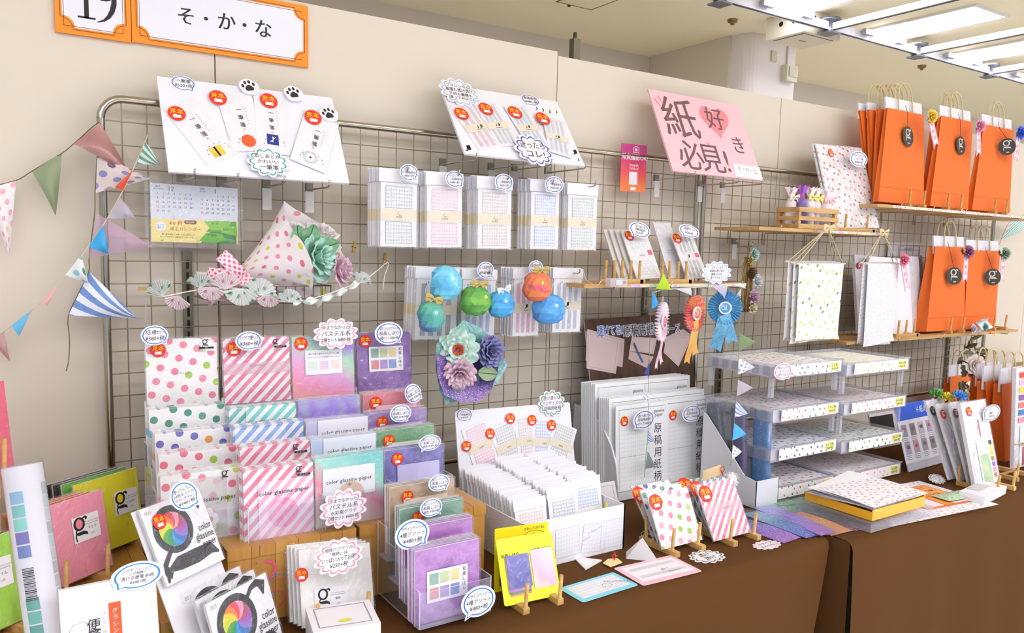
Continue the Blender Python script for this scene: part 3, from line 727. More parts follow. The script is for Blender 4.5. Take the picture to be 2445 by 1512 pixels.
for i, (u, v) in enumerate(((975, 394), (1098, 404), (1216, 415), (1323, 425), (1424, 431))): hook(u, v, .15, 'display hook holding the upper row packs, %s from left' % ORD[i])
LO = (((989, 811), (1087, 810), (986, 666), 'a9adb4', 'grey'), ((1100, 802), (1178, 801), (1097, 668), 'b9c8ec', 'blue'), ((1223, 803), (1284, 801), (1222, 667), 'eeb4c6', 'pink'), ((1318, 794), (1384, 792), (1317, 666), 'c3c7d2', 'pale grey'))
for i, (bl, br, tl, kd, cn) in enumerate(LO):
    hpack(bl, br, tl, -.118, .03, kd, '%s striped music pack in front on the %s hook of the lower row' % (cn, ORD[i]), 8, 'white pack hanging behind the %s striped music pack of the lower row' % cn, 'packs on the %s lower hook' % ORD[i])
for i, (u, v) in enumerate(((1060, 640), (1170, 641), (1282, 642), (1386, 640))): hook(u, v, .15, 'display hook holding the lower row packs, %s from left' % ORD[i])
for i, (u, v, tl, lb) in enumerate(((976, 412, -.8, 'on the grey manuscript packs'), (1085, 428, -.75, 'on the pink manuscript packs'), (1203, 435, -2.3, 'on the pale brown manuscript packs'), (1323, 441, -2.3, 'on the blue manuscript packs'))):
    price('blue oval price card %s, upper hook row' % lb, u, v, -.14, 22, 20, ('グラシン', 'ミニ原稿柄単色', '¥480+税'), '2a5fb4', tl)
price('blue oval price card above the green paper lantern', 1159, 645, -.14, 20, 20, ('ミニ楽譜単色', '¥480+税'), '2a5fb4', -.8)
price('blue oval price card behind the orange lantern', 1279, 640, -.14, 17, 18, ('楽譜単色', '¥480+税'), '2a5fb4', -.8)
# ================================================================ buntings
def pennant(t, p0, p1, tip, Y, m, curl=.012, name='pennant', lab=None, Yt=None):
    a, c, e = at(*p0, Y), at(*p1, Y), at(*tip, Y if Yt is None else Yt); b = MB(); L = ((a + c) / 2 - e).length; W = (c - a).length
    def fn(u, v):
        q = (a * (1 - u) + c * u) * (1 - v) + e * v
        return q + V((0, -1, 0)) * (curl * math.sin(PI * v) * (1 + .6 * math.sin(u * 4)) + .002)
    b.surf(fn, 6, 10, m, (W, L)); o = b.build(name, t)
    if lab: o['label'] = lab
    return o
def cord(t, pts, r, m, name='string'):
    P_ = [at(u, v, Y) for u, v, Y in pts]; Q = []
    for i in range(len(P_) - 1):
        p0, p1, p2, p3 = P_[max(i - 1, 0)], P_[i], P_[i + 1], P_[min(i + 2, len(P_) - 1)]
        for k in range(4):
            s = k / 4; Q.append(.5 * ((2 * p1) + (p2 - p0) * s + (2 * p0 - 5 * p1 + 4 * p2 - p3) * s * s + (3 * p1 - p0 - 3 * p2 + p3) * s ** 3))
    Q.append(P_[-1]); b = MB(); b.tube(Q, r, m, 5); return b.build(name, t)
CREAM = P('e6dcc0', .8); OLIVE = P('7a7048', .8)
WDOT = DOTS('f6eef2', ('f2b0c0', 'f2b0c0', 'dde08a'), .024, .25, .35, 0, .92)
t = thing('bunting', 'large pennant bunting draped from the wall to the left grid corner', 'bunting', at(230, 330, -.03))
cord(t, [(-40, 450, .03), (38, 431, .03), (76, 409, .02), (148, 366, 0), (178, 342, -.02), (237, 292, -.025), (233, 330, -.03), (232, 372, -.03), (227, 458, -.03), (226, 510, -.03), (213, 612, -.03), (212, 650, -.03), (188, 700, -.03), (163, 756, -.03), (166, 810, -.03), (164, 860, -.03), (158, 886, -.03)], .0011, OLIVE)
pennant(t, (-35, 452), (38, 432), (22, 614), .02, WDOT, lab='white pennant with pink dots')
pennant(t, (76, 410), (148, 365), (133, 516), .005, P('93a27e', .5), .02, lab='plain olive green pennant')
pennant(t, (176, 344), (237, 293), (313, 421), -.03, NT('rose_foil').done(lin('b58683'), .35, .35, bump=(60, .4, .004)), .015, lab='shiny rose pennant')
pennant(t, (232, 368), (228, 461), (360, 428), -.035, DOTS('ead9d6', ('6d4f63', '8a7fa8', '8d8fc4', 'b58f9a'), .03, .26, .5, 0, .8), lab='pale pennant with purple dots')
pennant(t, (231, 510), (211, 617), (366, 590), -.035, THIN('d9b4d0', .62), lab='sheer lilac pennant')
pennant(t, (213, 650), (163, 753), (329, 760), -.035, STRIPE('3f7fcb', 'eef0fa', .03, .35, .5, 0, .97), lab='blue and white striped pennant')
t = thing('bunting', 'small pennant bunting running down left from the grid', 'bunting', at(290, 450, -.05))
cord(t, [(353, 322, -.02), (346, 340, -.05), (317, 406, -.06), (293, 456, -.06), (256, 522, -.06), (211, 590, -.06), (156, 657, -.05), (100, 720, -.03), (27, 778, 0), (-40, 824, .02)], .0011, CREAM)
pennant(t, (346, 339), (325, 393), (383, 395), -.06, STRIPE('1f9a78', 'eaf1ee', .014, .4, .5, 0, .9), lab='green and white striped pennant')
pennant(t, (317, 406), (293, 456), (274, 447), -.062, P('e8543f', .5), .004, lab='small red pennant')
pennant(t, (286, 472), (256, 521), (325, 524), -.062, THIN('d6cde2', .7), lab='sheer pale pennant')
pennant(t, (245, 539), (211, 590), (259, 607), -.062, P('3fb0ea', .5), .01, lab='bright blue pennant')
pennant(t, (193, 609), (156, 657), (211, 677), -.055, DOTS('eef3f2', ('3f9f86', '8ccbe0', '9dbdb6'), .026, .27, .4, 0, .93), lab='white pennant with green dots')
pennant(t, (139, 678), (100, 720), (112, 732), -.04, P('f3b8bf', .6), .004, lab='pale pink pennant')
pennant(t, (78, 736), (27, 778), (45, 803), -.01, P('6fc2ea', .6), .004, lab='sky blue pennant')
pennant(t, (10, 791), (-22, 815), (24, 863), .01, P('c99a98', .5), .006, lab='dusty pink pennant')

# ================================================================ clear-bagged calendar sheet
f = fr((361, 577), (568, 583), (353, 436), -.028); w, h = f.w, f.h
t = thing('calendar', 'clear-bagged calendar pack, yellow and green lower half, on the grid', 'calendar', f.o)
b = MB(); b.box(f, 0, w, 0, h, -.002, 0, P('dfe2ea', .5)); ny = h * .40
b.rect(f, 0, 0, w, ny, .0004, P('f6e492', .5)); c = .001
for pts, col in (([(.56, 0), (.98, 0), (.98, .2), (.8, .28), (.62, .16)], '3f9347'), ([(.62, .2), (.74, .4), (.98, .4), (.98, .28), (.8, .2)], '5fb04a'), ([(.6, .38), (.68, .23), (.84, .24), (.92, .38), (.76, .42)], '8fce4e'), ([(.54, .04), (.62, .18), (.8, .18), (.86, .06), (.7, -.0)], '6fbf3f'), ([(.78, .2), (.86, .32), (.99, .32), (.99, .14)], '85c844')):
    b.poly(f, [(min(x, 1) * w, max(0, min(y, .4)) * h) for x, y in pts], c, P(col, .5)); c += .0002
GRN = P('2f6b2c', .6)
b.text(f, '4ヶ月', w * .27, h * .33, h * .09, P('d9562f'), c); b.text(f, '卓上カレンダー', w * .385, h * .235, h * .075, P('d8905a'), c)
b.text(f, '4ヶ月', w * .72, h * .35, h * .05, GRN, c); b.text(f, 'B6サイズ', w * .89, h * .25, h * .055, GRN, c); b.text(f, '半透明', w * .69, h * .14, h * .055, GRN, c)
b.text(f, '透け感を活かし前後一ヶ月を表示した', w * .3, h * .135, h * .032, P('6d6140'), c); b.text(f, '新しいスタイルの卓上カレンダーです。', w * .29, h * .09, h * .032, P('6d6140'), c)
b.disc(f, w * .105, h * .27, h * .085, c, WHITE); b.text(f, '透けて', w * .105, h * .29, h * .036, BLUE, c + .0004); b.text(f, '見える', w * .105, h * .245, h * .036, BLUE, c + .0004)
b.poly(f.sub(w * .37, h * .325), round_rect(w * .14, h * .065, h * .03), c, P('8c5a36')); b.text(f, '2020年', w * .44, h * .355, h * .045, WHITE, c + .0004)
for x in (.1, .5): b.poly(f.sub(w * x, h * .02), [(0, 0), (w * .02, h * .02), (w * .045, h * .02), (w * .02, 0)], c, P('b3b04a'))
GR2 = P('8d9098'); RD2 = P('d8607a'); BL2 = P('5f82c8'); DK = P('4a4b52')
for x0, ttl, first, n, pale in ((.03, '12', 0, 31, True), (.53, '1', 3, 31, False)):
    b.text(f, ttl, w * (x0 + .2), h * .92, h * .11, GR2 if pale else DK, c); b.text(f, '2019' if pale else '2020', w * (x0 + .05), h * .95, h * .04, DK, c); b.text(f, 'December' if pale else 'January', w * (x0 + .06), h * .91, h * .04, GR2, c)
    for d in range(n):
        q = d + first; col = q % 7; row = q // 7
        b.text(f, str(d + 1), w * (x0 + .045 + col * .062), h * (.835 - row * .075 - (0 if pale else .0)), h * .05, RD2 if col == 0 else BL2 if col == 6 else (GR2 if pale else DK), c)
b.text(f, '2', w * .25, h * .43, h * .09, P('c3c6cf'), c); b.text(f, '3', w * .74, h * .43, h * .09, P('d3d6dd'), c)
b.build('sheet', t)
b = MB(); b.box(f, -.012, w + .012, -.012, h + .016, -.004, .004, FILM); b.build('bag', t)

# ================================================================ flowers
def rose(b, p, n, R, ms, rings=((5, .28, .9), (6, .5, .8), (7, .75, .6), (8, 1.0, .35)), wav=.12):
    n = V(n).normalized(); u = n.orthogonal().normalized(); f = F(p, u, n.cross(u))
    for k, (cnt, rk, hk) in enumerate(rings):
        for i in range(cnt):
            a0 = 2 * PI * (i + .37 * k) / cnt + random.uniform(-.15, .15); sp = 2 * PI / cnt * 1.5; m = ms[min(k, len(ms) - 1)]; jz = random.uniform(-.05, .05)
            def fn(x, y, a0=a0, sp=sp, jz=jz):
                e = 1 - .24 * (2 * x - 1) ** 2 * y ** 3; an = a0 + (x - .5) * sp * (.5 + .5 * math.sin(PI * (.12 + .62 * y)))
                rd = R * rk * (y ** .65) * e; z = R * (hk * math.sin(y * 1.7) * e + jz + wav * math.sin(x * 9 + i) * y * y * .5)
                return f.p(rd * math.cos(an), rd * math.sin(an), z)
            b.surf(fn, 5, 4, m, (.04, .04))
def leaf(b, p, d, n, L, W, m, fold=.2):
    f = F(p, d, V(n).cross(V(d)))
    b.surf(lambda x, y: f.p(y * L, (x - .5) * W * 2 * math.sin(PI * min(1, y * .92 + .06)) ** .8, fold * W * abs(x - .5) * 2 + .1 * L * y * y), 4, 8, m, (W, L))
    b.surf(lambda x, y: f.p(y * L * .95, (x - .5) * .0016, .0012 + .1 * L * y * y), 1, 6, P('2f5b40'))
# wire basket
M_BSK = CHROME('c9b8a8', .25)
def wire_basket(name, label, x0, x1, y0, y1, z0, z1):
    t = thing(name, label, 'basket', ((x0 + x1) / 2, y1, z0)); b = MB()
    for z in (z0, z1): b.tube([(x0, y0, z), (x1, y0, z), (x1, y1, z), (x0, y1, z), (x0, y0, z)], .0017, M_BSK, 6, False)
    b.build('rim', t); b = MB(); x = x0
    while x <= x1 + .001: b.tube([(x, y0, z1), (x, y0, z0), (x, y1, z0), (x, y1, z1)], .0011, M_BSK, 5); x += (x1 - x0) / 13
    for k in range(1, 4): y = y0 + (y1 - y0) * k / 4; b.tube([(x0, y, z1), (x0, y, z0), (x1, y, z0), (x1, y, z1)], .0011, M_BSK, 5)
    b.build('wire_bottom', t); return t
pa, pb = at(497, 716, -.15), at(790, 714, -.15)
bz = (pa.z + pb.z) / 2
wire_basket('wire_basket', 'shallow pinkish wire basket on the grid under the dotted bouquet', pa.x, pb.x, -.15, -.006, bz, bz + .03)
# dotted bouquet lying in the basket
t = thing('bouquet', 'pink dotted paper bouquet lying in the wire basket on the grid', 'bouquet', at(640, 690, -.08))
tie = at(572, 660, -.075)
ctr = at(722, 612, -.095); ax = (ctr - tie).normalized(); s1 = (V((0, -1, 0)) - ax * V((0, -1, 0)).dot(ax)).normalized(); s2 = ax.cross(s1)
PDOT = DOTS('f8eeee', ('f29aac', 'f29aac', 'ee7f8f', 'd6db4a'), .034, .2, .5, 0)
def wrap(k0, ln, R, m, uvs, cut=0.0, ph=0.0, sq=.22, rev=False):
    b = MB(); n = 36
    def fn(u, v):
        a = 2 * PI * u + ph; rr = .012 + (R - .012) * v ** .85; q = 1 + sq * v * (abs(math.cos(2 * a)) ** 2); L = ln * v * (1 + .45 * sq * v * math.cos(2 * a) + cut * math.cos(a) * v)
        w_ = 1 + .03 * math.sin(11 * a) * v; p = tie + ax * (L - k0) + s1 * (rr * q * w_ * math.cos(a) * .8) + s2 * (rr * q * w_ * math.sin(a))
        p.y = min(p.y, -.014); return p
    b.surf(fn, n, 8, m, uvs); return b
o = wrap(.005, .12, .062, P('f6b9b4', .55), (.4, .2), 0, .5).build('tissue_wrap', t); o['label'] = 'plain pink inner tissue'
wrap(0, .175, .098, PDOT, (.55, .2), -.30, 2.6, .32).build('dotted_wrap', t)
b = MB()
def tailw(u, v):
    a = 2 * PI * u; rr = .01 + .03 * v; p = tie - ax * (.085 * v) + s1 * rr * math.cos(a) * .7 + s2 * rr * math.sin(a) * (1 + .15 * math.sin(5 * a)); p.y = min(p.y, -.014); return p
b.surf(tailw, 24, 4, PDOT, (.25, .09)); b.build('wrap_tail', t)
RIB = DOTS('fbe3ea', ('ee5f86', 'f2708f'), .009, .3, .7, 0)
b = MB(); rp = tie + V((-.005, -.03, 0))
def loopf(sgn, ang, L):
    g = F(rp, (math.cos(ang), -.25, math.sin(ang)), (0, -1, .0))
    b.surf(lambda u, v: g.p(L * (1 - math.cos(2 * PI * u)) / 2, .012 * math.sin(2 * PI * u) + .01, (v - .5) * .03), 14, 2, RIB, (L * 2, .03))
loopf(1, 2.35, .075); loopf(1, 3.05, .085)
g = F(rp, (.6, -.2, -.75), (0, -1, 0)); b.surf(lambda u, v: g.p(u * .06, .012 + .008 * math.sin(u * 5), (v - .5) * .032), 8, 2, RIB, (.06, .03))
b.ell(rp, .012, .012, .013, RIB); b.build('ribbon', t)
GF = WATER(('d3ece2', 'a9dccb', '8ecbb0', 'b7e0c0'), 60, 0, 0, 0); PF = WATER(('f7dfe8', 'f0c0d4', 'efcfe0'), 60, 0, 0, 0); WF = THIN('fbf3f3', .95)
b = MB(); rose(b, at(742, 618, -.13), (.5, -.75, .1), .056, (GF, GF, GF), ((6, .25, .9), (8, .5, .9), (9, .8, .7), (9, 1.05, .4))); b.build('flower', t)['label'] = 'mint green paper rose'
b = MB(); rose(b, at(800, 645, -.13), (.7, -.6, .0), .042, (PF,), ((5, .25, 1), (7, .5, .9), (8, .8, .7), (8, 1.0, .4))); b.build('flower', t)['label'] = 'pale pink paper rose'
b = MB(); rose(b, at(762, 580, -.085), (.4, -.5, .6), .055, (WF,)); rose(b, at(700, 565, -.08), (.1, -.5, .6), .04, (WF,)); b.build('filler_tissue', t)
LF = WATER(('86b98a', '6fa97a', '9cc79a'), 50, 0, 0, 0)
for (u, v), d, L, W in (((715, 590), (-.25, -.3, 1), .055, .02), ((735, 588), (.15, -.3, 1), .055, .022), ((750, 600), (.9, -.3, .35), .062, .022)):
    b = MB(); leaf(b, at(u, v, -.14), d, (0, -1, .2), L, W, LF); b.build('leaf', t)

# ================================================================ pleated fan garland and pegs
t = thing('fan_garland', 'garland of pleated dotted paper fans pegged across the basket', 'garland', at(600, 720, -.17))
def fan(u, v, r, a0, a1, m, Y, n=12, tilt=0):
    p = at(u, v, Y); f = F(p); b = MB(); k = pxr(f, u, v, 0, r)[1]
    def fn(x, y):
        a = a0 + (a1 - a0) * x; i = round(x * 2 * n); rr = k * (.05 + .95 * y)
        return f.p(rr * math.cos(a), rr * math.sin(a), .006 * y * (1 if i % 2 else -1) + tilt * y * k)
    b.surf(fn, 2 * n, 2, m, (.09, .035), False); return b.build('fan', t)
FD1 = DOTS('f2f3ef', ('7fb89c', '9bcab4', '6fae92'), .026, .18, .3, 0, .95); FD2 = DOTS('faeff1', ('f08fa0', 'f4a4b2', 'a8c8b0'), .026, .18, .8, 0, .96)
for u, v, r, a0, a1, m in ((389, 708, 40, .9, 2.9, FD1), (427, 706, 34, 3.3, 5.6, FD2), (478, 690, 36, .6, 2.6, FD1), (505, 684, 34, 3.3, 5.9, FD2), (540, 692, 40, .4, 2.8, FD2), (578, 688, 42, 3.3, 6.1, FD1), (618, 706, 42, -.1, 2.6, FD1), (642, 700, 34, 3.6, 5.9, FD2), (690, 722, 32, .1, 2.9, FD1), (860, 676, 28, -.2, 2.4, FD1)): fan(u, v, r, a0, a1, m, -.175)
b = MB(); ps = [at(u, v, -.172) for u, v in ((700, 722), (745, 718), (790, 708), (825, 692), (860, 672))]
def strip(x, y):
    i = min(int(x * 4), 3); s = x * 4 - i; p = ps[i] * (1 - s) + ps[i + 1] * s; tw = x * 14
    return p + V((0, .006 * math.sin(tw), .009 * math.cos(tw))) * (y - .5) * 2
b.surf(strip, 40, 1, FD1, (.16, .02)); b.build('twisted_strip', t)
cord(t, [(348, 768, -.06), (349, 712, -.1), (360, 704, -.15), (389, 708, -.172), (478, 692, -.172), (578, 690, -.172), (700, 722, -.172), (860, 673, -.17), (925, 627, -.1), (918, 660, -.09), (915, 690, -.09)], .0012, P('f3efe6'))
def peg(label, u, v, Y, rot, L=.035):
    f = face_frame(u, v, Y, rot); b = MB(); m = WOOD('dcb56a', 'c29a50')
    t = thing('clothes_peg', label, 'clothes peg', f.o)
    for s in (0, 1):
        b = MB(); b.plate(f, [(-L / 2, -.0005 + s * .0045), (L / 2, .0008 + s * .0025), (L / 2, .004 + s * .0025), (-L / 2, .003 + s * .0055)], -.003, .003, m); b.build('jaw', t)
    b = MB(); b.tube([f.p(-.002, .0, -.0045), f.p(.001, .009, -.0045), f.p(.001, .009, .0045), f.p(-.002, 0, .0045)], .0009, M_WIRE, 5); b.build('spring', t)
peg('wooden clothes peg clipped at the left end of the fan garland', 352, 694, -.01, .0); peg('wooden clothes peg clipped at the right end of the fan garland', 922, 620, -.02, 1.5); peg('small wooden clothes peg beside the opening of the pink bouquet', 849, 590, -.01, 1.5, .03)

# ================================================================ paper lanterns on a light string
t = thing('light_string', 'thin clear light string looped through the paper lanterns', 'light string', at(1180, 650, -.15))
cord(t, [(1040, 655, -.16), (1062, 632, -.16), (1040, 660, -.16), (1016, 690, -.165), (1027, 712, -.165), (1062, 690, -.165), (1135, 668, -.165), (1170, 640, -.16), (1190, 692, -.165), (1240, 670, -.165), (1280, 645, -.16), (1310, 700, -.165), (1330, 665, -.16), (1384, 641, -.155), (1400, 668, -.16), (1425, 682, -.2), (1436, 668, -.2)], .0009, P('eceae6', .3)); f = face_frame(1478, 675, -.232)
b = MB(); b.box(f, -.032, .032, -.012, .012, -.02, 0, CLEAR('f7f5ff', .35, .4, .1, .1, 'battery')); b.box(f, -.012, .012, -.007, .007, .0002, .0012, P('d8d6d8')); b.disc(f, .02, 0, .004, .0008, GREY); b.build('battery_box', t)
def lantern(label, u, v, ru, rv, cols, bw, ang=0.0, grad=0.0, led='fff6e0'):
    f = face_frame(u, v, -.19); rx, rz = pxr(f, u, v, ru, rv); rx = max(rx, rz * .85); p = f.o; t = thing('paper_lantern', label, 'lantern', p - V((0, 0, rz)))
    m = WATER(cols, 26, ang, grad, 0, 0, None, rz * 3, .75); b = MB(); n = 13; rnd = random.Random(u)
    ks = 7; jit = [[rnd.uniform(.86, 1.1) for i in range(n)] for j in range(ks + 1)]
    def fn(x, y):
        i = round(x * n) % n; j = round(y * ks); a = 2 * PI * i / n + (j % 2) * PI / n; ph = PI * y; s = math.sin(ph) ** .7 * jit[j][i] + .05
        return p + V((rx * s * math.cos(a), rx * .85 * s * math.sin(a), -rz * math.cos(ph)))
    b.surf(fn, n, ks, m, (rz * 3, rz * 3), False); b.build('paper_ball', t)
    if bw: b = MB(); bow(b, p + V((0, -.012, rz + .004)), rz * .62, bw, rot=random.uniform(-.3, .3)); b.build('bow', t)
    b = MB(); b.ell(p + V((random.uniform(-.2, .25) * rx, -rx * .86, rz * .3)), .0035, .002, .0035, EMIT(led, 6), 8, 6); b.build('bulb', t)
GOLD = P('cdb25c', .35, .3); SILV = P('dfe6f2', .35)
lantern('pale blue paper lantern, highest of the six', 1063, 676, 33, 42, ('8fd8f0', '5ec3ea', '4fb4e2'), None, led='ffffff')
lantern('purple to teal paper lantern on the grey striped packs', 1028, 756, 29, 38, ('8a6fc0', '4f6fc0', '3fa39a', '58b8a0'), GOLD, .6, .6)
lantern('green paper lantern with a gold bow', 1136, 718, 32, 36, ('2f8f2f', '58a832', '7fbf3a'), GOLD, led='ffe23a')
lantern('bright blue paper lantern with a silver bow', 1195, 727, 28, 32, ('2a9fdf', '3fb2ea', '1f8fd4'), SILV)
lantern('orange and red paper lantern under a gold bow', 1283, 685, 28, 36, ('f0663a', 'f4803a', 'e8506a'), GOLD, led='ffb02a')
lantern('mid blue paper lantern below the orange one', 1309, 738, 32, 36, ('5aaef0', '3f9ae8', '58b4f4'), None, led='ffd8e8')

# ================================================================ hanging bouquet of paper peonies
t = thing('bouquet', 'purple and teal wrapped bouquet of paper peonies hung on the grid', 'bouquet', at(1120, 940, -.05))
apex = at(1128, 868, -.12)
def cone(outl, Y, k, m, uvs, bulge=.02, name='wrap', lab=None):
    O_ = [at(u, v, Y) for u, v in outl]; b = MB(); N = len(outl)
    def fn(x, y):
        q = x * N; i = int(q) % N; s = q - int(q); e = O_[i] * (1 - s) + O_[(i + 1) % N] * s; e = apex + (e - apex) * k
        p = apex + (e - apex) * y; p.y -= bulge * math.sin(PI * y) ; return p
    b.surf(fn, N * 4, 6, m, uvs); o = b.build(name, t)
    if lab: o['label'] = lab
TEALW = WATER(('5fae9a', '7fc8b4', '4f9fa0', '9ad0c4'), 14, 0, 0, .4, .5); PURW = WATER(('5a3a8c', '8a4fb0', '4a3f90', 'a85fc0'), 14, 0, 0, .4, .5)
cone([(1108, 764), (1150, 785), (1182, 812), (1212, 872), (1190, 915), (1160, 930), (1120, 952), (1066, 966), (1050, 935), (1040, 880), (1042, 828), (1070, 800)], -.19, 1.0, TEALW, (.5, .12), name='teal_wrap')
cone([(1180, 800), (1192, 840), (1190, 890), (1172, 938), (1142, 962), (1100, 963), (1060, 946), (1043, 900), (1040, 845), (1060, 850), (1100, 830), (1150, 830)], -.215, .98, PURW, (.5, .12), .015, 'purple_wrap')
MF = WATER(('cfeade', 'a8d8c4', 'e4efe4', '8fc8b0'), 40, 0, 0, 0); OF = P('f06a34', .6)
BF = WATER(('55589c', '7f7fb8', '4a4a88', '9a86b8'), 40, 0, 0, 0); KF = WATER(('f3d6e2', 'e8b4cc', 'f7e4ec', 'd99abc'), 40, 0, 0, 0)
fd = (CC - at(1095, 835, -.2)).normalized()
b = MB(); rose(b, at(1094, 836, -.20), fd, .047, (OF, MF, MF, MF, MF), ((14, .3, .5), (7, .55, .6), (9, .8, .5), (10, 1.0, .35), (11, 1.2, .15)), .25); b.build('flower', t)['label'] = 'mint paper peony with orange centre'
b = MB(); rose(b, at(1162, 840, -.19), fd + V((.5, 0, 0)), .040, (BF,), ((6, .3, 1.0), (8, .6, .95), (10, .85, .8), (11, 1.1, .55)), .2); b.build('flower', t)['label'] = 'blue violet paper peony'
b = MB(); rose(b, at(1098, 886, -.21), fd + V((0, 0, -.5)), .041, (KF,), ((6, .3, 1.0), (9, .55, .95), (11, .85, .8), (12, 1.1, .5)), .25); b.build('flower', t)['label'] = 'pale pink paper peony'
b = MB(); leaf(b, at(1142, 890, -.2), (.8, -.3, -.1), (0, -1, .2), .05, .02, P('9fb58a', .6)); b.build('leaf', t)
# ================================================================ printed wood-look boxes
@once
def PLANK(c1='d09a4a', c2='b87f35', pw=.045):
    t = NT('plank_print'); uv = t.uv(); s = t.n('SeparateXYZ', {0: uv}); x = t.math('DIVIDE', s.outputs[0], pw)
    ln = t.math('LESS_THAN', t.math('FRACT', x), .035)
    mp = t.n('Mapping', {0: uv}); mp.inputs['Scale'].default_value = (60, 7, 1)
    nz = t.n('TexNoise', {'Vector': mp.outputs[0], 'Scale': 1.5, 'Detail': 4.0}).outputs[0]
    wn = t.n('TexWhiteNoise', {1: t.math('FLOOR', x)}, noise_dimensions='1D').outputs[0]
    c = t.ramp(t.math('MULTIPLY_ADD', wn, .3, t.math('MULTIPLY', nz, .7)), [(.25, c2), (.75, c1)])
    kn = t.n('TexVoronoi', {'Vector': uv, 'Scale': 26.0}, voronoi_dimensions='2D').outputs[0]
    c = t.mix(t.math('MULTIPLY', t.math('LESS_THAN', kn, .035), .7), c, lin('6b4218'))
    return t.done(t.mix(ln, c, lin('8a5a22')), .35, spec=.5)
def scribbles(b, f, w, h, n, seed, c=.0006):
    rnd = random.Random(seed)
    for i in range(n):
        m = P(rnd.choice(('e6c62a', 'e6c62a', 'a8489a', 'e8607a', '3f9fdf')), .5); x, y = rnd.uniform(.1, .9) * w, rnd.uniform(.15, .8) * h; r = rnd.uniform(.012, .028)
        a0 = rnd.uniform(0, 6); k = rnd.uniform(3, 6.5); wd = rnd.choice((.0016, .003, .006)); sq = rnd.uniform(.5, 1)
        pts = [(x + r * math.cos(a0 + k * q / 18) * (1 + q * .008), y + r * sq * math.sin(a0 + k * q / 18)) for q in range(19)]
        pts = [(min(max(p[0], .004), w - .004), min(max(p[1], .004), h - .004)) for p in pts]
        b.stroke(f, pts, wd, c + i * .0001, m)
def woodbox(label, x0, x1, yf, yb, z0, z1, seed, lid=True, n=7):
    t = thing('storage_box', label, 'box', ((x0 + x1) / 2, (yf + yb) / 2, z0)); m = PLANK()
    fr_ = F((x0, yf, z0)); w, h = x1 - x0, z1 - z0; d = yb - yf
    b = MB(); lh = .022 if lid else 0; e = .002
    b.box(fr_, e, w - e, 0, h - lh, -d + e, -e, m); scribbles(b, F((x0, yf + e, z0)), w, h - lh, n, seed)
    if lid:                                  # right side print
        scribbles(b, F((x1 - e, yf, z0), (0, 1, 0)), d, h - lh, 3, seed + 3)
    b.build('body', t)
    b = MB(); ft = F((x0, yf, z1), (1, 0, 0), (0, 1, 0))
    b.box(ft, 0, w, 0, d, -max(lh, .004), 0, m); scribbles(b, ft, w, d, 4, seed + 7); b.build('lid', t); return t
woodbox('wood-print box under the dotted and striped paper racks', .096, .352, -.462, -.1, TZ, .874, 3, n=9)
woodbox('wood-print box under the pastel and dyed paper racks', .358, .662, -.462, -.1, TZ, .874, 8, n=9)
woodbox('low wood-print box under the plain coloured paper packs', -.62, -.008, -.545, -.04, TZ, .80, 21)
woodbox('wood-print box at the left edge under the red paper pack', -.62, -.252, -.40, -.1, .8005, 1.035, 31)

# ================================================================ wooden plate stands
def plate_stand(label, x, y, z, yaw, w=.085, d=.07, ph=.06, pegs=(1,), group=None):
    """two feet bars joined by a dowel, upright pegs on each foot"""
    f = F((x, y, z), (math.cos(yaw), math.sin(yaw), 0)); t = thing('plate_stand', label, 'stand', (x, y, z), group)
    for s in (-1, 1):
        b = MB(); b.box(f, s * w / 2 - .0075, s * w / 2 + .0075, 0, .013, -d / 2, d / 2, BAMBOO); b.build('foot', t)
        for k in pegs:
            c = d / 2 * (k if abs(k) < .95 else k * .74); b = MB(); b.tube([f.p(s * w / 2, .012, c), f.p(s * w / 2, .012 + ph, c + .004 * k)], .0042, BAMBOO, 10); b.build('peg', t)
    b = MB(); b.tube([f.p(-w / 2, .008, 0), f.p(w / 2, .008, 0)], .004, BAMBOO, 8); b.build('crossbar', t); return t

# ================================================================ paper packs
def pack(label, f, m, grp=None, th=.004, film=True, name='paper_pack', cat='paper pack', pad=.003):
    t = thing(name, label, cat, f.o, grp); b = MB(); b.box(f, 0, f.w, 0, f.h, -th, 0, m, P('f0edf0', .5)); b.build('paper', t)
    if film: b = MB(); b.box(f, -pad, f.w + pad, -.001, f.h + pad, -th - .0006, .0014, FILM); b.build('sleeve', t)
    return t
def label_card(t, f, a0, b0, a1, b1, c, m, lines, name='label_card', tm=None):
    g = f.sub(a0, b0); b = MB(); b.box(g, 0, a1 - a0, 0, b1 - b0, c - .0004, c, m)
    for s, y, h in lines: b.text(g, s, (a1 - a0) / 2, (b1 - b0) * y, h, tm or INK, c + .0004)
    return b.build(name, t)
def from_top(tl, tr, Y, h=.143, lean=.05):
    a, c = at(*tl, Y), at(*tr, Y); z = (a.z + c.z) / 2; f = F((a.x, Y, z), (1, 0, 0), (0, math.sin(lean), math.cos(lean)))
    f.o = f.o - f.v * h; f.w = c.x - a.x; f.h = h; return f
def rack_pack(label, tl, tr, Y, m, behind, grp, n=3, blabel=None, lean=.05):
    f = from_top(tl, tr, Y, .143, lean); t = pack(label, f, m, grp)
    t0 = None
    if n:
        g = F(f.o + V((0, .0062, .001)), f.u, f.v); g.w, g.h = f.w, f.h
        b = MB(); t0 = thing('paper_pack', blabel or behind, 'paper pack', g.o, grp + ' behind'); b.box(g, -.001, g.w, 0, g.h, -.0042, 0, m, P('eeebee', .4, film=.5)); b.build('paper', t0)
        b = MB(); b.box(g, -.003, g.w + .002, g.h, g.h + .0035, -.003, -.001, FILM); b.build('sleeve', t0)
        for i in range(1, n): dup(t0, (random.uniform(-.003, .0005), .0052 * i, random.uniform(0, .003)))
    return t, f
CLR = CLEAR('fbfcff', .05, .55, .03, .02, 'acrylic')
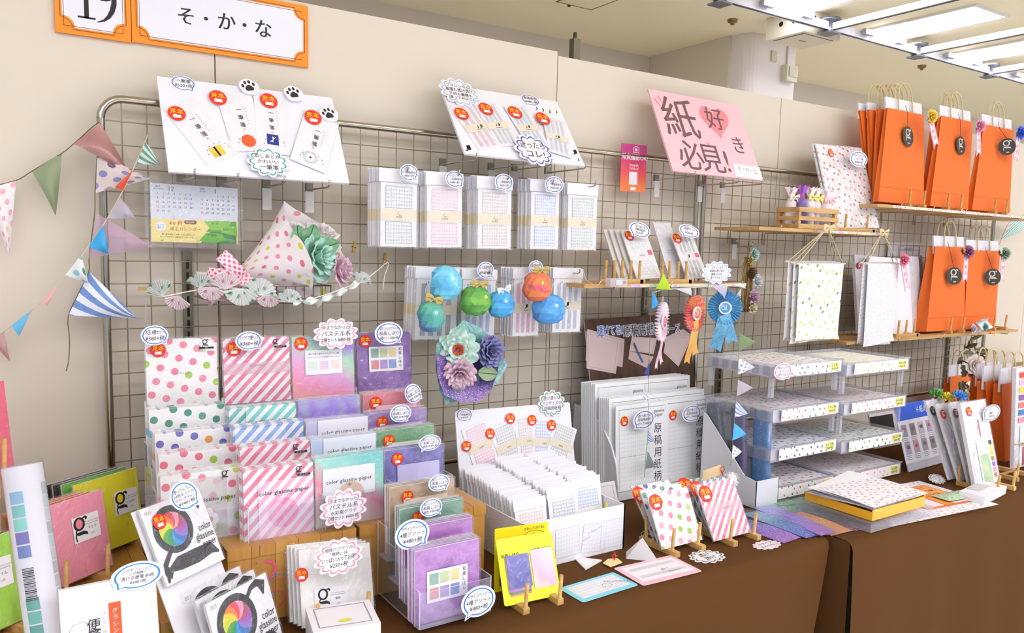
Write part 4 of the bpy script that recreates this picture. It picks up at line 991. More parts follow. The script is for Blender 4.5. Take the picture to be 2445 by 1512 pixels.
def rack(label, tiers, x_pad=.006):
    """stepped clear acrylic holder; tiers are (frame, pocket height) from front to back"""
    f0 = tiers[0][0]; xl = sum(f.o.x for f, _ in tiers) / len(tiers) - x_pad; xr = sum(f.o.x + f.w for f, _ in tiers) / len(tiers) + x_pad - .002
    yf = f0.o.y - .012; yb = tiers[-1][0].o.y + .03; z0 = f0.o.z - .003
    t = thing('acrylic_rack', label, 'display rack', ((xl + xr) / 2, (yf + yb) / 2, z0))
    fs = F((0, 0, 0), (0, 1, 0), (0, 0, 1))
    prof = [(yb, z0), (yf, z0)]; z = z0
    for f, ph in tiers:
        y = f.o.y - .012; z = f.o.z + ph
        if prof[-1][0] < y: prof.append((y, prof[-1][1]))
        prof.append((y, z))
    prof.append((yb, z))
    edge = CLEAR('e9eef2', .5, .6, .1, .02, 'edge')
    for x in (xl, xr):
        b = MB(); g = F((x, 0, 0), (0, 1, 0), (0, 0, 1)); b.plate(g, prof, -.0012, .0012, CLR, edge); b.build('side_panel', t)
    for i, (f, ph) in enumerate(tiers):
        b = MB(); g = F((xl, f.o.y - .012, f.o.z - .004)); w = xr - xl
        b.box(g, .0015, w - .0015, 0, ph, -.002, 0, CLR, edge); b.build('pocket_front', t)
        b = MB(); b.box(g, .0015, w - .0015, 0, .002, -.045, -.0022, CLR, edge); b.build('pocket_floor', t)
    return t
ROW = ('back', 'second', 'third', 'fourth', 'front')
LAB = P('f2f0f2', .5, film=.3)
# --- dots
DP = lambda cols: DOTS('f6f3f1', cols, .0295, .26, .32, .55)
dots = [(((346, 812), (517, 808)), -.15, DP(('f0809a', 'f0809a', 'f0809a', 'ef8ca2', 'a9cc45', 'f0809a')), 'pink dotted paper pack, tall sample at the back of the dot rack'),
        (((355, 976), (535, 968)), -.225, DP(('3a8f74', '3a8f74', '4a9c84', '6ac0e8', '3a8f74')), 'green dotted paper pack in the dot rack'),
        (((369, 1034), (549, 1022)), -.265, DP(('6a66b8', '7d79c4', 'f09a3a', '6a66b8')), 'purple dotted paper pack in the dot rack'),
        (((378, 1082), (566, 1070)), -.31, DP(('ee6f88', 'ee6f88', '9ecb3a', 'ee6f88')), 'pink dotted paper pack in the fourth row of the dot rack'),
        (((382, 1136), (577, 1118)), -.375, DP(('ee7a90', 'f2a0b0', 'f4b8c2', 'c2d860')), 'front pink dotted paper pack with glassine paper lettering, dot rack')]
tr_ = []
for i, ((tl, tr), Y, m, lb) in enumerate(dots):
    t, f = rack_pack(lb, tl, tr, Y, m, 'dotted pack behind the %s row of the dot rack' % ROW[i], 'dot rack %s row' % ROW[i], 1 if i == 0 else 3, lean=.07 if i == 0 else .04)
    tr_.insert(0, (f, .07)); D0 = f
    if i == 0:
        sticker(t, f, 377, 836, 17, .003); label_card(t, f, f.w * .76, f.h * .8, f.w * .95, f.h * .97, .002, P('f4f2f4', .5), ())
        b = MB(); logo_g(b, f, f.w * .83, f.h * .92, .018, INK, .0032); b.rect(f, f.w * .74, f.h * .84, f.w * .95, f.h * .87, .0032, INK); b.text(f, '水玉', f.w * .84, f.h * .855, .003, WHITE, .0036); b.text(f, '3柄セット', f.w * .83, f.h * .815, .006, P('b8a020'), .0034)
        b.text(f, 'Glassine Paper', f.w * .5, f.h * .5, .006, GREY, .0026); b.build('lettering', t)
    if i == 4:
        label_card(t, f, f.w * .12, f.h * .1, f.w * .8, f.h * .92, .0018, THIN('f6f3f2', .35), ()); b = MB(); b.text(f, 'color glassine paper', f.w * .58, f.h * .62, .0125, INK, .003); b.text(f, '<ドット・ピンク>', f.w * .55, f.h * .55, .006, GREY, .003); logo_g(b, f, f.w * .78, f.h * .92, .018, INK, .003); b.build('lettering', t)
        b = MB(); b.disc(f, f.w * .5, f.h * .32, .028, .0024, DOTS('f8f2f2', ('ee7a90', 'ee7a90', 'c2d860'), .022, .3, .6, 0)); b.build('round_window', t)
    if i == 2: label_card(t, f, f.w * .18, f.h * .3, f.w * .9, f.h * .75, .0018, THIN('f4f4f8', .5), ())
rack('clear acrylic rack of dotted papers, leftmost on the wood boxes', [(f, .075) for f, _ in tr_[:4]])
# white riser card behind each tall sample
def riser(label, f):
    g = F(f.p(-.004, -.07, -.011), f.u, f.v); b = MB(); b.box(g, 0, f.w + .006, 0, .085, 0, .0015, P('f4f2f5', .5)); tag(b.build('riser_card'), label, 'card')
riser('blank white card holding up the tall dotted sample', tr_[-1][0])
# --- stripes
SP = lambda a, r=.78: STRIPE(a, 'f5eff2', .0175, r, .5, .55)
strp = [(((532, 809), (690, 806)), -.16, SP('e75a86'), 'pink striped paper pack, tall sample at the back of the stripe rack'), (((546, 974), (707, 966)), -.25, SP('3fb8a8'), 'teal striped paper pack in the stripe rack'), (((556, 1022), (724, 1007)), -.30, SP('5a8fdc'), 'blue striped paper pack in the stripe rack'),
        (((572, 1069), (740, 1053)), -.36, SP('e75a86'), 'pink striped paper pack in the fourth row of the stripe rack'), (((580, 1126), (747, 1104)), -.425, SP('e75a86'), 'front pink striped paper pack with round window, stripe rack')]
tr_ = []
for i, ((tl, tr), Y, m, lb) in enumerate(strp):
    t, f = rack_pack(lb, tl, tr, Y, m, 'striped pack behind the %s row of the stripe rack' % ROW[i], 'stripe rack %s row' % ROW[i], 1 if i == 0 else 3, lean=.07 if i == 0 else .04)
    tr_.insert(0, (f, .07))
    if i == 0: sticker(t, f, 558, 834, 17, .003)
    b = MB()
    if i in (0, 3, 4): logo_g(b, f, f.w * .78, f.h * .92, .016, INK, .003); b.rect(f, f.w * .76, f.h * .84, f.w * .95, f.h * .87, .0032, INK); b.text(f, 'ストライプ', f.w * .85, f.h * .855, .0035, WHITE, .0036)
    if i in (0, 3): b.text(f, '3種セット', f.w * .83, f.h * .81, .0055, P('b8a020'), .0034)
    if i == 0: b.rect(f, 0, f.h * .45, f.w, f.h * .62, .0016, THIN('f6d8e2', .5)); b.text(f, 'Glassine Paper', f.w * .5, f.h * .58, .006, GREY, .003)
    if i in (1, 2, 4):
        y0 = (0, .0, .42, 0, -.0)[i]
        if i == 4: b.rect(f, f.w * .2, .003, f.w, f.h * .82, .0016, STRIPE('f3a3c6', 'f8eaf2', .0175, .78, .5, .4)); b.disc(f, f.w * .55, f.h * .36, .03, .002, STRIPE('ea6f9e', 'f6c6da', .0175, .78, .5, .4))
        elif i == 1: b.rect(f, f.w * .24, .003, f.w * .98, f.h, .0016, STRIPE('66cfc4', 'f2f6f6', .0175, .78, .5, .4))
        else: b.rect(f, .003, .003, f.w * .74, f.h * .97, .0016, STRIPE('86aeea', 'f2f4fa', .0175, .78, .5, .4))
        b.text(f, 'color glassine paper', f.w * .57, f.h * (.78 if i == 1 else .72 if i == 2 else .66), .0125, INK, .003); b.text(f, '<ストライプ>', f.w * .57, f.h * (.70 if i == 1 else .64 if i == 2 else .6), .006, GREY, .003)
    b.build('lettering', t)
rack('clear acrylic rack of striped papers, second from left', [(f, .075) for f, _ in tr_[:4]])
riser('blank white card holding up the tall striped sample', tr_[-1][0])
# --- pastel watercolour
past = [(((696, 806), (843, 800)), -.16, WATER(('fbb48c', 'fb8fb4', 'e8a0dc', 'a8e0b4', 'a878e0'), 7, .4, .6, .55), 'pastel gradient paper pack, tall sample with white information card'), (((712, 961), (858, 946)), -.25, WATER(('b4dcbc', '9a70dc', 'a8e0bc'), 6, 0, 0, .55), 'purple and green pastel paper pack in the pastel rack'), (((730, 1010), (880, 991)), -.30, WATER(('b494e4', 'd0bcf0', 'b8e4d4'), 6, 0, 0, .55), 'lilac pastel paper pack with white label in the pastel rack'),
        (((742, 1050), (898, 1035)), -.36, WATER(('f8dcc0', 'f4c8d0', 'bcd6f4', 'c4e4ee'), 6, 0, 0, .55), 'peach and blue pastel paper pack with white label, pastel rack'), (((752, 1095), (915, 1081)), -.425, WATER(('f0f08c', 'fad0d0', 'fa84a4', 'a4e4d4', '68ccc8'), 7, .3, .6, .55), 'front rainbow pastel paper pack, pastel rack')]
tr_ = []
for i, ((tl, tr), Y, m, lb) in enumerate(past):
    t, f = rack_pack(lb, tl, tr, Y, m, 'pastel pack behind the %s row of the pastel rack' % ROW[i], 'pastel rack %s row' % ROW[i], 1 if i == 0 else 3, lean=.07 if i == 0 else .04)
    tr_.insert(0, (f, .07))
    if i == 0:
        sticker(t, f, 718, 821, 16, .003); label_card(t, f, f.w * .2, f.h * .38, f.w * .8, f.h * .78, .0024, LAB, (('透ける折り紙サイズのグラシン紙', .84, .005), ('グラシンペーパー水彩風グラデーション', .7, .0045)))
        b = MB()
        for k, c_ in enumerate((('d8ead8', 'ead8ea'), ('f0cfe4', 'dcc8ee'), ('d4ece4', 'f4dcd8'))): b.rect(f, f.w * (.25 + .18 * k), f.h * .46, f.w * (.39 + .18 * k), f.h * .6, .0028, WATER(c_, 20, 0, 0, .3))
        b.build('colour_swatches', t)
    if i in (2, 3): label_card(t, f, f.w * .18, f.h * .35, f.w * .98, f.h * 1.0, .0024, P(('ece8f0', 'e6e8f2')[i - 2], .5, film=.3), (('color glassine paper', .7, .0125), ('<紫>', .55, .006)))
    if i == 4: label_card(t, f, f.w * .1, f.h * .42, f.w * .86, f.h * .85, .0024, P('eceef2', .5, film=.3), (('color glassine paper', .55, .0125), ('<春>', .38, .006))); b = MB(); b.disc(f, f.w * .5, f.h * .42, .03, .0028, THIN('f0c6a6', .5)); b.build('round_window', t)
rack('clear acrylic rack of pastel papers, third from left', [(f, .075) for f, _ in tr_[:4]])
riser('blank white card holding up the tall pastel sample', tr_[-1][0])
# --- dyed look papers, eight steps
DY = lambda *c: WATER(c, 16, 0, 0, .8)
shib = [(((852, 799), (979, 795)), -.12, DY('6a3a94', '8a52b0', '7844a4'), 'purple dyed paper pack, tall sample with six colour swatches', None), (((868, 944), (1003, 930)), -.24, DY('d85a6c', 'e47a88', 'd05060'), 'rose dyed paper pack near the top of the dyed rack', 'f0bcc6'), (((876, 988), (1017, 977)), -.30, DY('7a4f9c', '9a74b8', '865ca8'), 'purple dyed paper pack in the second step of the dyed rack', 'd0b4e0'),
        (((896, 1032), (1036, 1015)), -.35, DY('4a8a54', '6aa86c', '40804c'), 'moss green dyed paper pack in the dyed rack', 'dfe6d2'), (((918, 1075), (1058, 1062)), -.405, DY('4e44a0', '746cc4', '443c94'), 'violet dyed paper pack with pale label and half-round window', 'c4bce8'), (((930, 1164), (1084, 1143)), -.50, DY('b08a62', 'c8a682', 'a57f58'), 'tan dyed paper pack in the lower dyed rack', 'eed8c4'),
        (((954, 1217), (1104, 1192)), -.55, DY('4f8a6a', '6aa484', '447c5e'), 'deep green dyed paper pack in the lower dyed rack', 'c4dcd2'), (((966, 1262), (1128, 1240)), -.60, DY('8f3aa0', 'b86ac4', '9c48b0'), 'magenta dyed paper pack behind the front one, lower dyed rack', None), (((990, 1316), (1144, 1289)), -.65, DY('8f42a8', 'bc78cc', 'a456b8'), 'front magenta dyed paper pack with six swatch card', None)]
tA, tB = [], []
def swatches(t, f, a0, b0, a1, b1, c=.003):
    g = f.sub(a0, b0); w, h = a1 - a0, b1 - b0; b = MB(); b.plate(g, round_rect(w, h, .002), c - .0005, c, P('f3f0f2', .5)); k = 0
    for r in range(2):
        for q in range(3): b.rect(g, w * (.06 + .255 * q), h * (.56 - .46 * r), w * (.28 + .255 * q), h * (.92 - .46 * r), c + .0004, DY(*((('8fb0a4', '7aa094'), ('b4c490', 'c4d0a4'), ('dcc684', 'e4d298'), ('d8848c', 'e09aa0'), ('a884c4', 'b898d0'), ('7a8acc', '90a0d8'))[k]))); k += 1
    b.text(g, '和風しぼり', w * .91, h * .86, w * .1, INK, c + .0005, vert=True); b.build('swatch_card', t)
for i, ((tl, tr), Y, m, lb, lc) in enumerate(shib):
    t, f = rack_pack(lb, tl, tr, Y, m, 'dyed pack behind the %s' % lb.split(' pack')[0].replace('front ', 'frontmost '), 'dyed rack step %s' % lb.split()[0] + str(' lower' if i > 4 else ' upper'), 2 if i == 0 else 3 if i < 8 else 5, lean=.09 if i == 0 else .04)
    (tB if i > 4 else tA).insert(0, (f, .07))
    if i == 0: sticker(t, f, 871, 815, 15, .003); swatches(t, f, f.w * .2, f.h * .35, f.w * .84, f.h * .78)
    if i == 8: swatches(t, f, f.w * .17, f.h * .27, f.w * .8, f.h * .7)
    if lc:
        label_card(t, f, f.w * .2, 0, f.w * (.92 if i < 5 else .88), f.h * (.8 if i not in (4,) else .76), .003, DY(lc, lc), (('color glassine paper', .86 if i == 3 else .62, .0115),) if i in (3, 4) else ())
        sticker(t, f, *((896, 962), (912, 1009), (928, 1053), (948, 1096), (972, 1186), (996, 1236))[i - 1], 15, .0026)
        if i == 4: b = MB(); b.poly(f, [(f.w * .56 + .028 * math.cos(a / 12 * PI), f.h * .12 + .028 * math.sin(a / 12 * PI)) for a in range(13)], .0036, DY('5a5498', '7a74b4')); b.build('round_window', t)
rack('clear acrylic rack of dyed papers on the wood box', [(f, .075) for f, _ in tA[:4]])
rack('clear acrylic rack of dyed papers standing on the table, in front', [(f, .07) for f, _ in tB])
riser('blank white card holding up the tall purple sample', tA[-1][0])

# ================================================================ price and notice cards of the racks
BL = '2f7ad0'
price('blue oval price card on the tall dotted sample', 369, 801, -.19, 33, 24, (('水玉 3種セット', 1), ('¥360+税', 1.1)), BL, -.75)
price('blue oval price card on the tall striped sample', 594, 814, -.19, 32, 23, ('ストライプ3種セット', ('¥360+税', 1.1)), BL, -.8)
price('pink cloud notice card above the pastel sample', 802, 797, -.19, 50, 35, ('今までなかった!', ('パステル系', 1.3), '3種セット ¥480+税'), 'f0a3b4', cloud=12)
price('pink cloud notice card low in front of the pastel rack', 820, 1214, -.47, 52, 44, ('今までなかった!', ('パステル系', 1.3), '水彩風グラデ', '3種セット ¥480+税'), 'f0a3b4', cloud=12)
price('blue oval price card on the tall purple sample', 928, 796, -.17, 33, 27, ('落ちついたカラーの', ('和風しぼり', 1.2), '6種セット ¥480+税'), BL, -.8)
for lb, u, v, Y, ru, rv, tl in (('leaning at the rose dyed papers', 986, 940, -.27, 19, 24, -.9), ('on the purple dyed papers', 956, 987, -.33, 25, 21, -1.0), ('on the violet dyed papers', 1026, 1057, -.43, 26, 19, -2.2), ('on the tan dyed papers', 1048, 1153, -.525, 25, 20, -.9), ('on the deep green dyed papers', 1029, 1212, -.575, 26, 22, -.8)):
    price('blue oval price card ' + lb, u, v, Y, ru, rv, ('落ちついたカラーの', ('和風しぼり', 1.2), '単色 ¥180+税'), BL, tl, rot=.5 if u == 986 else 0)
price('large blue oval price card at the magenta papers, left side', 984, 1276, -.63, 40, 36, ('デザインペーパー', ('4種アソート', 1.05), ('¥480+税', 1.1)), BL, -.75)
price('large blue oval price card at the foot of the magenta papers', 1142, 1436, -.69, 39, 36, ('デザインペーパー', ('4種アソート', 1.05), ('¥480+税', 1.1)), BL, -2.2)
# ================================================================ plain coloured paper packs on the left boxes
def yawed(u, v, Z, yaw, lean, w, h):
    """frame whose foot-right corner is picked at height Z"""
    p = atz(u, v, Z); f = stood(p.x, p.y, p.z, yaw, lean, w, h); f.o = f.o - f.u * w; return f
def shift(f, d, dx=0):
    g = F(f.o - f.n * d + f.u * dx, f.u, f.v); g.w, g.h = f.w, f.h; return g
def g_label(t, f, a0, b0, w, h, txt, ringcol=None):
    g = f.sub(a0, b0); b = MB(); b.box(g, 0, w, 0, h, .0016, .002, P('f3f0f2', .5)); logo_g(b, g, w * .28, h * .5, h * .95, INK, .0024, .9)
    b.text(g, 'color glassine paper', w * .7, h * .72, h * .09, GREY, .0024); b.stroke(g, [(w * .48, h * .62), (w * .95, h * .62)], h * .012, .0024, INK); b.text(g, txt, w * .7, h * .45, h * .13, INK, .0024); b.text(g, '50枚', w * .7, h * .22, h * .09, GREY, .0024)
    if ringcol: b.disc(g, w * .245, h * .71, h * .19, .0022, ringcol)
    b.build('label_card', t)
yel = yawed(345, 1281, .816, .59, .13, .15, .15)
t = pack('yellow glassine paper pack with letter g label on wooden stand', yel, P('fdee1c', .45, film=.25)); g_label(t, yel, .086, .063, .058, .048, 'イエロー', P('f6de14', .45))
for d, c, lb, dx in ((.024, '6cc04a', 'green glassine paper pack just behind the yellow one', -.006), (.044, '3c3840', 'dark grey glassine paper pack behind the green one', -.010), (.064, '35333a', 'black glassine paper pack rearmost behind the yellow one', -.014)):
    f = shift(yel, d, dx); f.h += .003; pack(lb, f, P(c, .45, film=.3))
c_ = yel.p(.075, 0, -.03); plate_stand('wooden plate stand under the yellow paper pack', c_.x, c_.y, .80, .59, .13, .1, .06, (.95,))
pk = yawed(270, 1349, .816, .62, .16, .15, .15)
t = pack('pink glassine paper pack with letter g label on wooden stand', pk, P('fc9cb2', .45, film=.25)); g_label(t, pk, .075, .066, .058, .048, 'サクラ', P('f58ca2', .45))
for d, c, lb in ((.018, 'ee4a34', 'red glassine paper pack just behind the pink one'), (.036, 'f47a58', 'salmon glassine paper pack behind the red one'), (.052, 'f58a3c', 'orange glassine paper pack rearmost behind the pink one')):
    pack(lb, shift(pk, d, -.012), P(c, .45, film=.3))
c_ = pk.p(.075, 0, -.02); plate_stand('wooden plate stand under the pink paper pack', c_.x, c_.y, .80, .62, .09, .11, .06, (.95,))
gr = yawed(58, 1478, .816, .6, .13, .15, .15)
t = pack('lime green glassine paper pack at the left edge with letter g label', gr, P('a8e04a', .45, film=.25)); g_label(t, gr, .082, .066, .058, .048, 'ライム', P('d8e27c', .45))
for d, c, lb in ((.018, '26262c', 'black glassine paper pack just behind the lime green one'), (.034, 'f47a58', 'coral glassine paper pack behind the black one at left edge'), (.05, 'f8a048', 'light orange glassine paper pack at the left edge')): pack(lb, shift(gr, d, -.004), P(c, .45, film=.3))
c_ = gr.p(.075, 0, -.02); plate_stand('wooden plate stand under the lime green paper pack', c_.x, c_.y, .80, .6, .13, .11, .06, (.95,))
rd = yawed(34, 1112, 1.05, .7, .1, .15, .15)
pack('deep pink paper pack at the left picture edge on the high box', rd, P('ee5a7a', .45, film=.3)); c_ = rd.p(.075, 0, -.02); plate_stand('wooden plate stand under the deep pink paper pack', c_.x, c_.y, 1.035, .7, .09, .09, .06, (.95,))
# plastic wrapped roll in the foreground
p0, p1 = at(52, 1112, -.60), at(118, 1560, -.66); k = (p1.z - TZ) / (p0.z - p1.z); p1 = p1 + (p1 - p0) * k
t = thing('paper_roll', 'tall clear wrapped roll printed with teal swatches and barcode, foreground', 'paper roll', (p1.x, p1.y, TZ)); ax = (p0 - p1).normalized(); L = (p0 - p1).length; RR = .0265
fr_ = F(p1, V((1, 0, 0)) - ax * ax.x, ax); toC = (CC - (p0 + p1) / 2).normalized()
uu = ax.cross(toC).normalized() * -1
if uu.x < 0: uu = uu * -1
def cyl(b, a0, a1, h0, h1, r, m, n=8):
    """patch on the roll: angles from facing the viewer, heights along it"""
    nn = uu.cross(ax)
    b.surf(lambda x, y: p1 + ax * (h0 + (h1 - h0) * y) + uu * (r * math.sin(a0 + (a1 - a0) * x)) + nn * (r * math.cos(a0 + (a1 - a0) * x)), n, 1, m)
b = MB(); b.tube([p1, p0], RR, P('f2eff6', .4, film=.5), 28); b.build('roll', t)
b = MB(); b.tube([p1, p0 + ax * .006], RR + .0012, CLEAR('fbfcff', .03, .25, .15, .02, 'roll_wrap'), 28); b.build('wrapper', t)
for i, c in enumerate(('7fb4d0', '6cc0b8', '7cd0c0', '6a62ac', '5c78b8')): b = MB(); cyl(b, -.85, -.15, L - .052 - i * .0195, L - .035 - i * .0195, RR + .0004, WATER((c, c), 30, 0, 0, .5)); b.build('swatch', t)['label'] = 'printed colour swatch'
for i in range(9): b = MB(); cyl(b, -.8, -.1, L - .205 - i * .0195, L - .188 - i * .0195, RR + .0004, WATER((('4aa090', '5ab49c', '3f9a86')[i % 3],) * 2, 30, 0, 0, .5)); b.build('swatch', t)['label'] = 'teal printed swatch'
for i in range(15): b = MB(); cyl(b, .85, 1.5, L - .045 - i * .0195, L - .028 - i * .0195, RR + .0004, P('c6d0c8' if i % 3 else 'b4bcba', .5)); b.build('swatch', t)['label'] = 'pale grey printed swatch'
b = MB(); q = 0
for i in range(22): hh = random.choice((.0006, .001, .0016)); cyl(b, -.75, -.15, L - .145 - q - hh, L - .145 - q, RR + .0005, INK, 4); q += hh + .0011
b.build('barcode', t)
# letter pad at the lower left
f = fr((150, 1512), (378, 1512), (140, 1412), -.76, -.70); f = F(f.o, (1, .04, 0), (0, .18, 1)); a = at(140, 1412, -.70); w = at(373, 1394, -.70).x - a.x; hh = a.z - TZ - .002
f.o = V((a.x, a.y, a.z)) - f.v * (hh / f.v.z); f.w, f.h = w, hh / f.v.z
t = thing('letter_pad', 'white letter pad with orange band and handwritten-style kanji, lower left', 'letter pad', f.o)
b = MB(); b.box(f, 0, f.w, 0, f.h, -.012, 0, P('f3eff2', .5, film=.2)); b.build('pad', t)
b = MB(); x0, y1 = f.hit(262, 1440); x1 = f.hit(277, 1440)[0] + .002; b.rect(f, x0 - .002, 0, x1 + .004, y1, .0008, P('ee5a2a', .5)); xm = (x0 + x1 + .002) / 2
b.text(f, 'グラシン紙で作', xm, y1 - .012, .0085, WHITE, .0014, vert=True); b.text(f, '便', *f.hit(224, 1493), .019, INK, .0012); b.text(f, '箋', f.hit(224, 1493)[0], f.hit(224, 1520)[1], .019, INK, .0012); b.text(f, 'ほんのり透', *f.hit(248, 1465), .006, GREY, .0012, vert=True)
cp = cloud_pts(.014, .011, 7, .1); g = f.sub(*f.hit(193, 1505)); b.band(g, cp, .94, 1, .0012, GREY); b.build('cover_print', t)
price('large blue oval price card above the white letter pad', 328, 1374, -.705, 61, 33, (('このボリュームで', .8), ('この価格!?', .8), ('透ける便箋 80枚', 1), ('¥540+税', 1)), '2f8ad8', -2.4)
# swirl packs
SWC = ('f3a0c0', 'e8475a', 'f0863a', 'f8d83a', 'd6dc3a', '5aa83f', '2f9a6a', '2f9ad8', '3f78c8', '8f7ac8', 'b05ac0', 'b8586a')
def swirl_pack(label, f, full=True):
    t = pack(label, f, P('f4f1f5', .5, film=.25), 'swirl packs', .006); s = f.w; b = MB(); dk = P('34353b', .45)
    cx, cy = s * .38, f.h * .63; R = s * .31; r = s * .225
    ring = [(cx + R * math.cos(2 * PI * i / 40), cy + R * math.sin(2 * PI * i / 40)) for i in range(40)]; b.band(f, ring, r / R - .02, 1.0, .001, dk, (cx, cy))
    b.stroke(f, [(cx + R * .72, cy + R * .6), (cx + R * 1.0, cy + R * .86), (cx + R * 1.35, cy + R * .96), (cx + R * 1.62, cy + R * .82), (cx + R * 1.58, cy + R * .42)], [s * .05, s * .06, s * .09, s * .13, s * .02], .0012, dk)
    b.stroke(f, [(cx - R * .5, cy - R * .8), (cx - R * .95, cy - R * 1.25), (cx - R * 1.0, cy - R * 1.6), (cx - R * .8, cy - R * 1.75)], [s * .06, s * .07, s * .08, s * .09], .0012, dk)
    b.stroke(f, [(s * .1, f.h * .16), (s * .3, f.h * .2), (s * .6, f.h * .2), (s * .85, f.h * .22), (s * .95, f.h * .13)], [s * .04, s * .18, s * .19, s * .15, s * .03], .0011, dk)
    b.stroke(f, [(s * .13, f.h * .2), (s * .07, f.h * .1), (s * .05, .004)], [s * .05, s * .05, s * .03], .0013, dk)
    for k, (tx, y) in enumerate((('color', .52), ('glassine', .41), ('paper', .30))): b.text(f, tx, s * .97, f.h * y, s * .13, P('3a3a40', .5), .0016, al='R', sx=.78)
    b.text(f, '003', s * .09, f.h * .93, s * .07, P('b9b6bd'), .0014); b.build('cover_print', t)
    b = MB(); n = 12
    for i in range(n):
        for q in range(6):
            def pt(rad, k): an = 2 * PI * (i + k) / n + rad / r * .9; return (cx + rad * math.cos(an), cy + rad * math.sin(an))
            ra, rb = r * q / 6, r * (q + 1) / 6
            b.poly(f, [pt(ra, 0), pt(rb, 0), pt(rb, .5), pt(rb, 1), pt(ra, 1)] if q else [pt(0, 0), pt(rb, 0), pt(rb, .5), pt(rb, 1)], .0012, P(SWC[i], .45, film=.3))
    b.build('colour_wheel', t); return t
tl, tr_2 = atz(341, 1216, 1.0), atz(482, 1165, 1.0); bl = atz(399, 1402, .878)
f = F(bl, tr_2 - tl, tl - bl); f.w = (tr_2 - tl).length; f.h = (tl - bl).length
t = swirl_pack('colour wheel paper pack, sample propped high on the white backing card', f); sticker(t, f, 378, 1247, 19, .003)
g = F(f.o - f.n * .012, f.u, f.v); b = MB(); b.box(g, -.006, f.w + .002, -(f.o.z - TZ) / f.v.z + .001, f.h + .001, -.002, 0, P('f1eef2', .5)); tag(b.build('backing_card'), 'tall white backing card behind the colour wheel packs', 'card')
for (p, q), lb in ((((430, 1422), (572, 1352)), 'colour wheel paper pack, third from the front on the table'), (((466, 1437), (605, 1360)), 'colour wheel paper pack, second from the front on the table'), (((490, 1445), (634, 1368)), 'front colour wheel paper pack at the lower picture edge')):
    a, c = atz(*p, .852), atz(*q, .852); u = (c - a).normalized(); f = F(a, u, V((-u.y * .32, u.x * .32, .95))); f.w = (c - a).length; f.h = (a.z - TZ - .002) / f.v.z; f.o = f.o - f.v * f.h; swirl_pack(lb, f)
price('blue round price card on the colour wheel sample', 440, 1184, -.55, 34, 37, (('迷ったらコレ!', 1), ('24色セットの', .9), ('カラーグラシン', .9), ('¥740+税', 1)), '2f8ad8', -.85, rot=.3)
# plain white packs
f = fr((722, 1510), (886, 1482), (688, 1358), -.548, -.505); f.h = .142; f.w = .146; f.o.z = TZ + .012
t = pack('plain white paper pack with letter g label and sample sticker', f, P('f6f3ee', .5, film=.3), 'plain white packs', .005); sticker(t, f, 719, 1373, 17, .003); g_label(t, f, *f.hit(752, 1460), .066, .04, '無地')
for i, lb in enumerate(('second', 'third', 'fourth')): pack('plain white paper pack, %s behind the labelled front one' % lb, F(f.o + V((-.004 * (i + 1), .011 * (i + 1), .001)), f.u, f.v, f.w, f.h), P('f4f1ee', .5, film=.4), 'plain white packs', .006)
plate_stand('wooden plate stand in front of the plain white packs', f.o.x + .07, -.535, TZ, 0, .1, .13, .055, (.62,))
price('pink cloud notice card on the plain white packs', 808, 1330, -.56, 54, 42, (('相性バツグンの', .8), ('「無地」は', .8), ('いっぱい入ってお得!', 1.1), ('¥250+税', 1)), 'f0909f', cloud=12)
b = MB(); q = atz(748, 1512, TZ + .06), atz(890, 1490, TZ + .06)
g = F((q[0].x, q[0].y - .0, TZ), (q[1] - q[0]), (0, 0, 1)); t = thing('sample_box', 'small white lidded box with yellow mark at the lower edge', 'box', g.o)
b.box(g, 0, .118, 0, .06, -.1, 0, P('f1eef4', .45)); b.build('body', t); gl = F(g.p(0, .06, 0), g.u, -g.n); b = MB(); b.band(gl, [(.012, -.088 + .1), (.106, .012), (.106, .09), (.012, .09)], .96, 1, .0008, GREY, (.06, .05)); b.disc(gl, .06, .03, .012, .0008, P('e6e04a'), .006); b.build('lid_print', t)

# ================================================================ yellow try-it cards
yb = fr((1180, 1425), (1310, 1400), (1147, 1282), -.60, -.585); yb.w, yb.h = .138, .132; yb.o.z = TZ + .014
t = thing('touch_card', 'rear bright yellow card with handwritten words behind the front yellow card', 'sample card', yb.o)
b = MB(); b.plate(yb, round_rect(yb.w, yb.h, .004), -.0012, 0, P('fbe514', .5)); b.build('board', t); b = MB()
b.text(yb, 'カラーグラシン', .035, .100, .0095, INK, .0008); b.text(yb, 'ストライプ', .1, .108, .0095, INK, .0008); b.text(yb, 'さわってみてね!', .1, .123, .0075, INK, .0008)
for x, y, r in ((.035, .1, .03), (.1, .108, .03)): b.stroke(yb, [(x + r * math.cos(a / 10 * PI), y - .004 + .014 * math.sin(a / 10 * PI)) for a in range(11)], .0008, .0008, INK)
b.build('lettering', t)
b = MB(); b.box(yb, .012, .05, .012, .075, .0004, .003, DY('5a2f8c', '4a3f9a')); b.build('paper_swatch', t)
yf = fr((1205, 1448), (1345, 1418), (1170, 1318), -.665, -.625); yf.w, yf.h = .141, .132; yf.o.z = TZ + .013
t = thing('touch_card', 'front yellow-green card with two taped paper swatches on wooden stand', 'sample card', yf.o)
b = MB(); b.plate(yf, round_rect(yf.w, yf.h, .005), -.0012, 0, P('eef03c', .5)); b.build('board', t)
b = MB(); b.text(yf, '和風しぼり', *yf.hit(1217, 1327), .0092, INK, .0008); b.text(yf, '水彩風グラデ', *yf.hit(1290, 1312), .0092, INK, .0008); b.build('lettering', t)
for k, (c, dz) in enumerate((('d88a7a', 0), ('5a8a4a', .0012), ('b07ac0', .002))): g = yf.sub(.018 - .002 * k, .016 + .004 * k); b = MB(); b.box(g, 0, .052, 0, .068, .0004 + dz, .0012 + dz, DY(c, c)); b.build('paper_swatch', t)
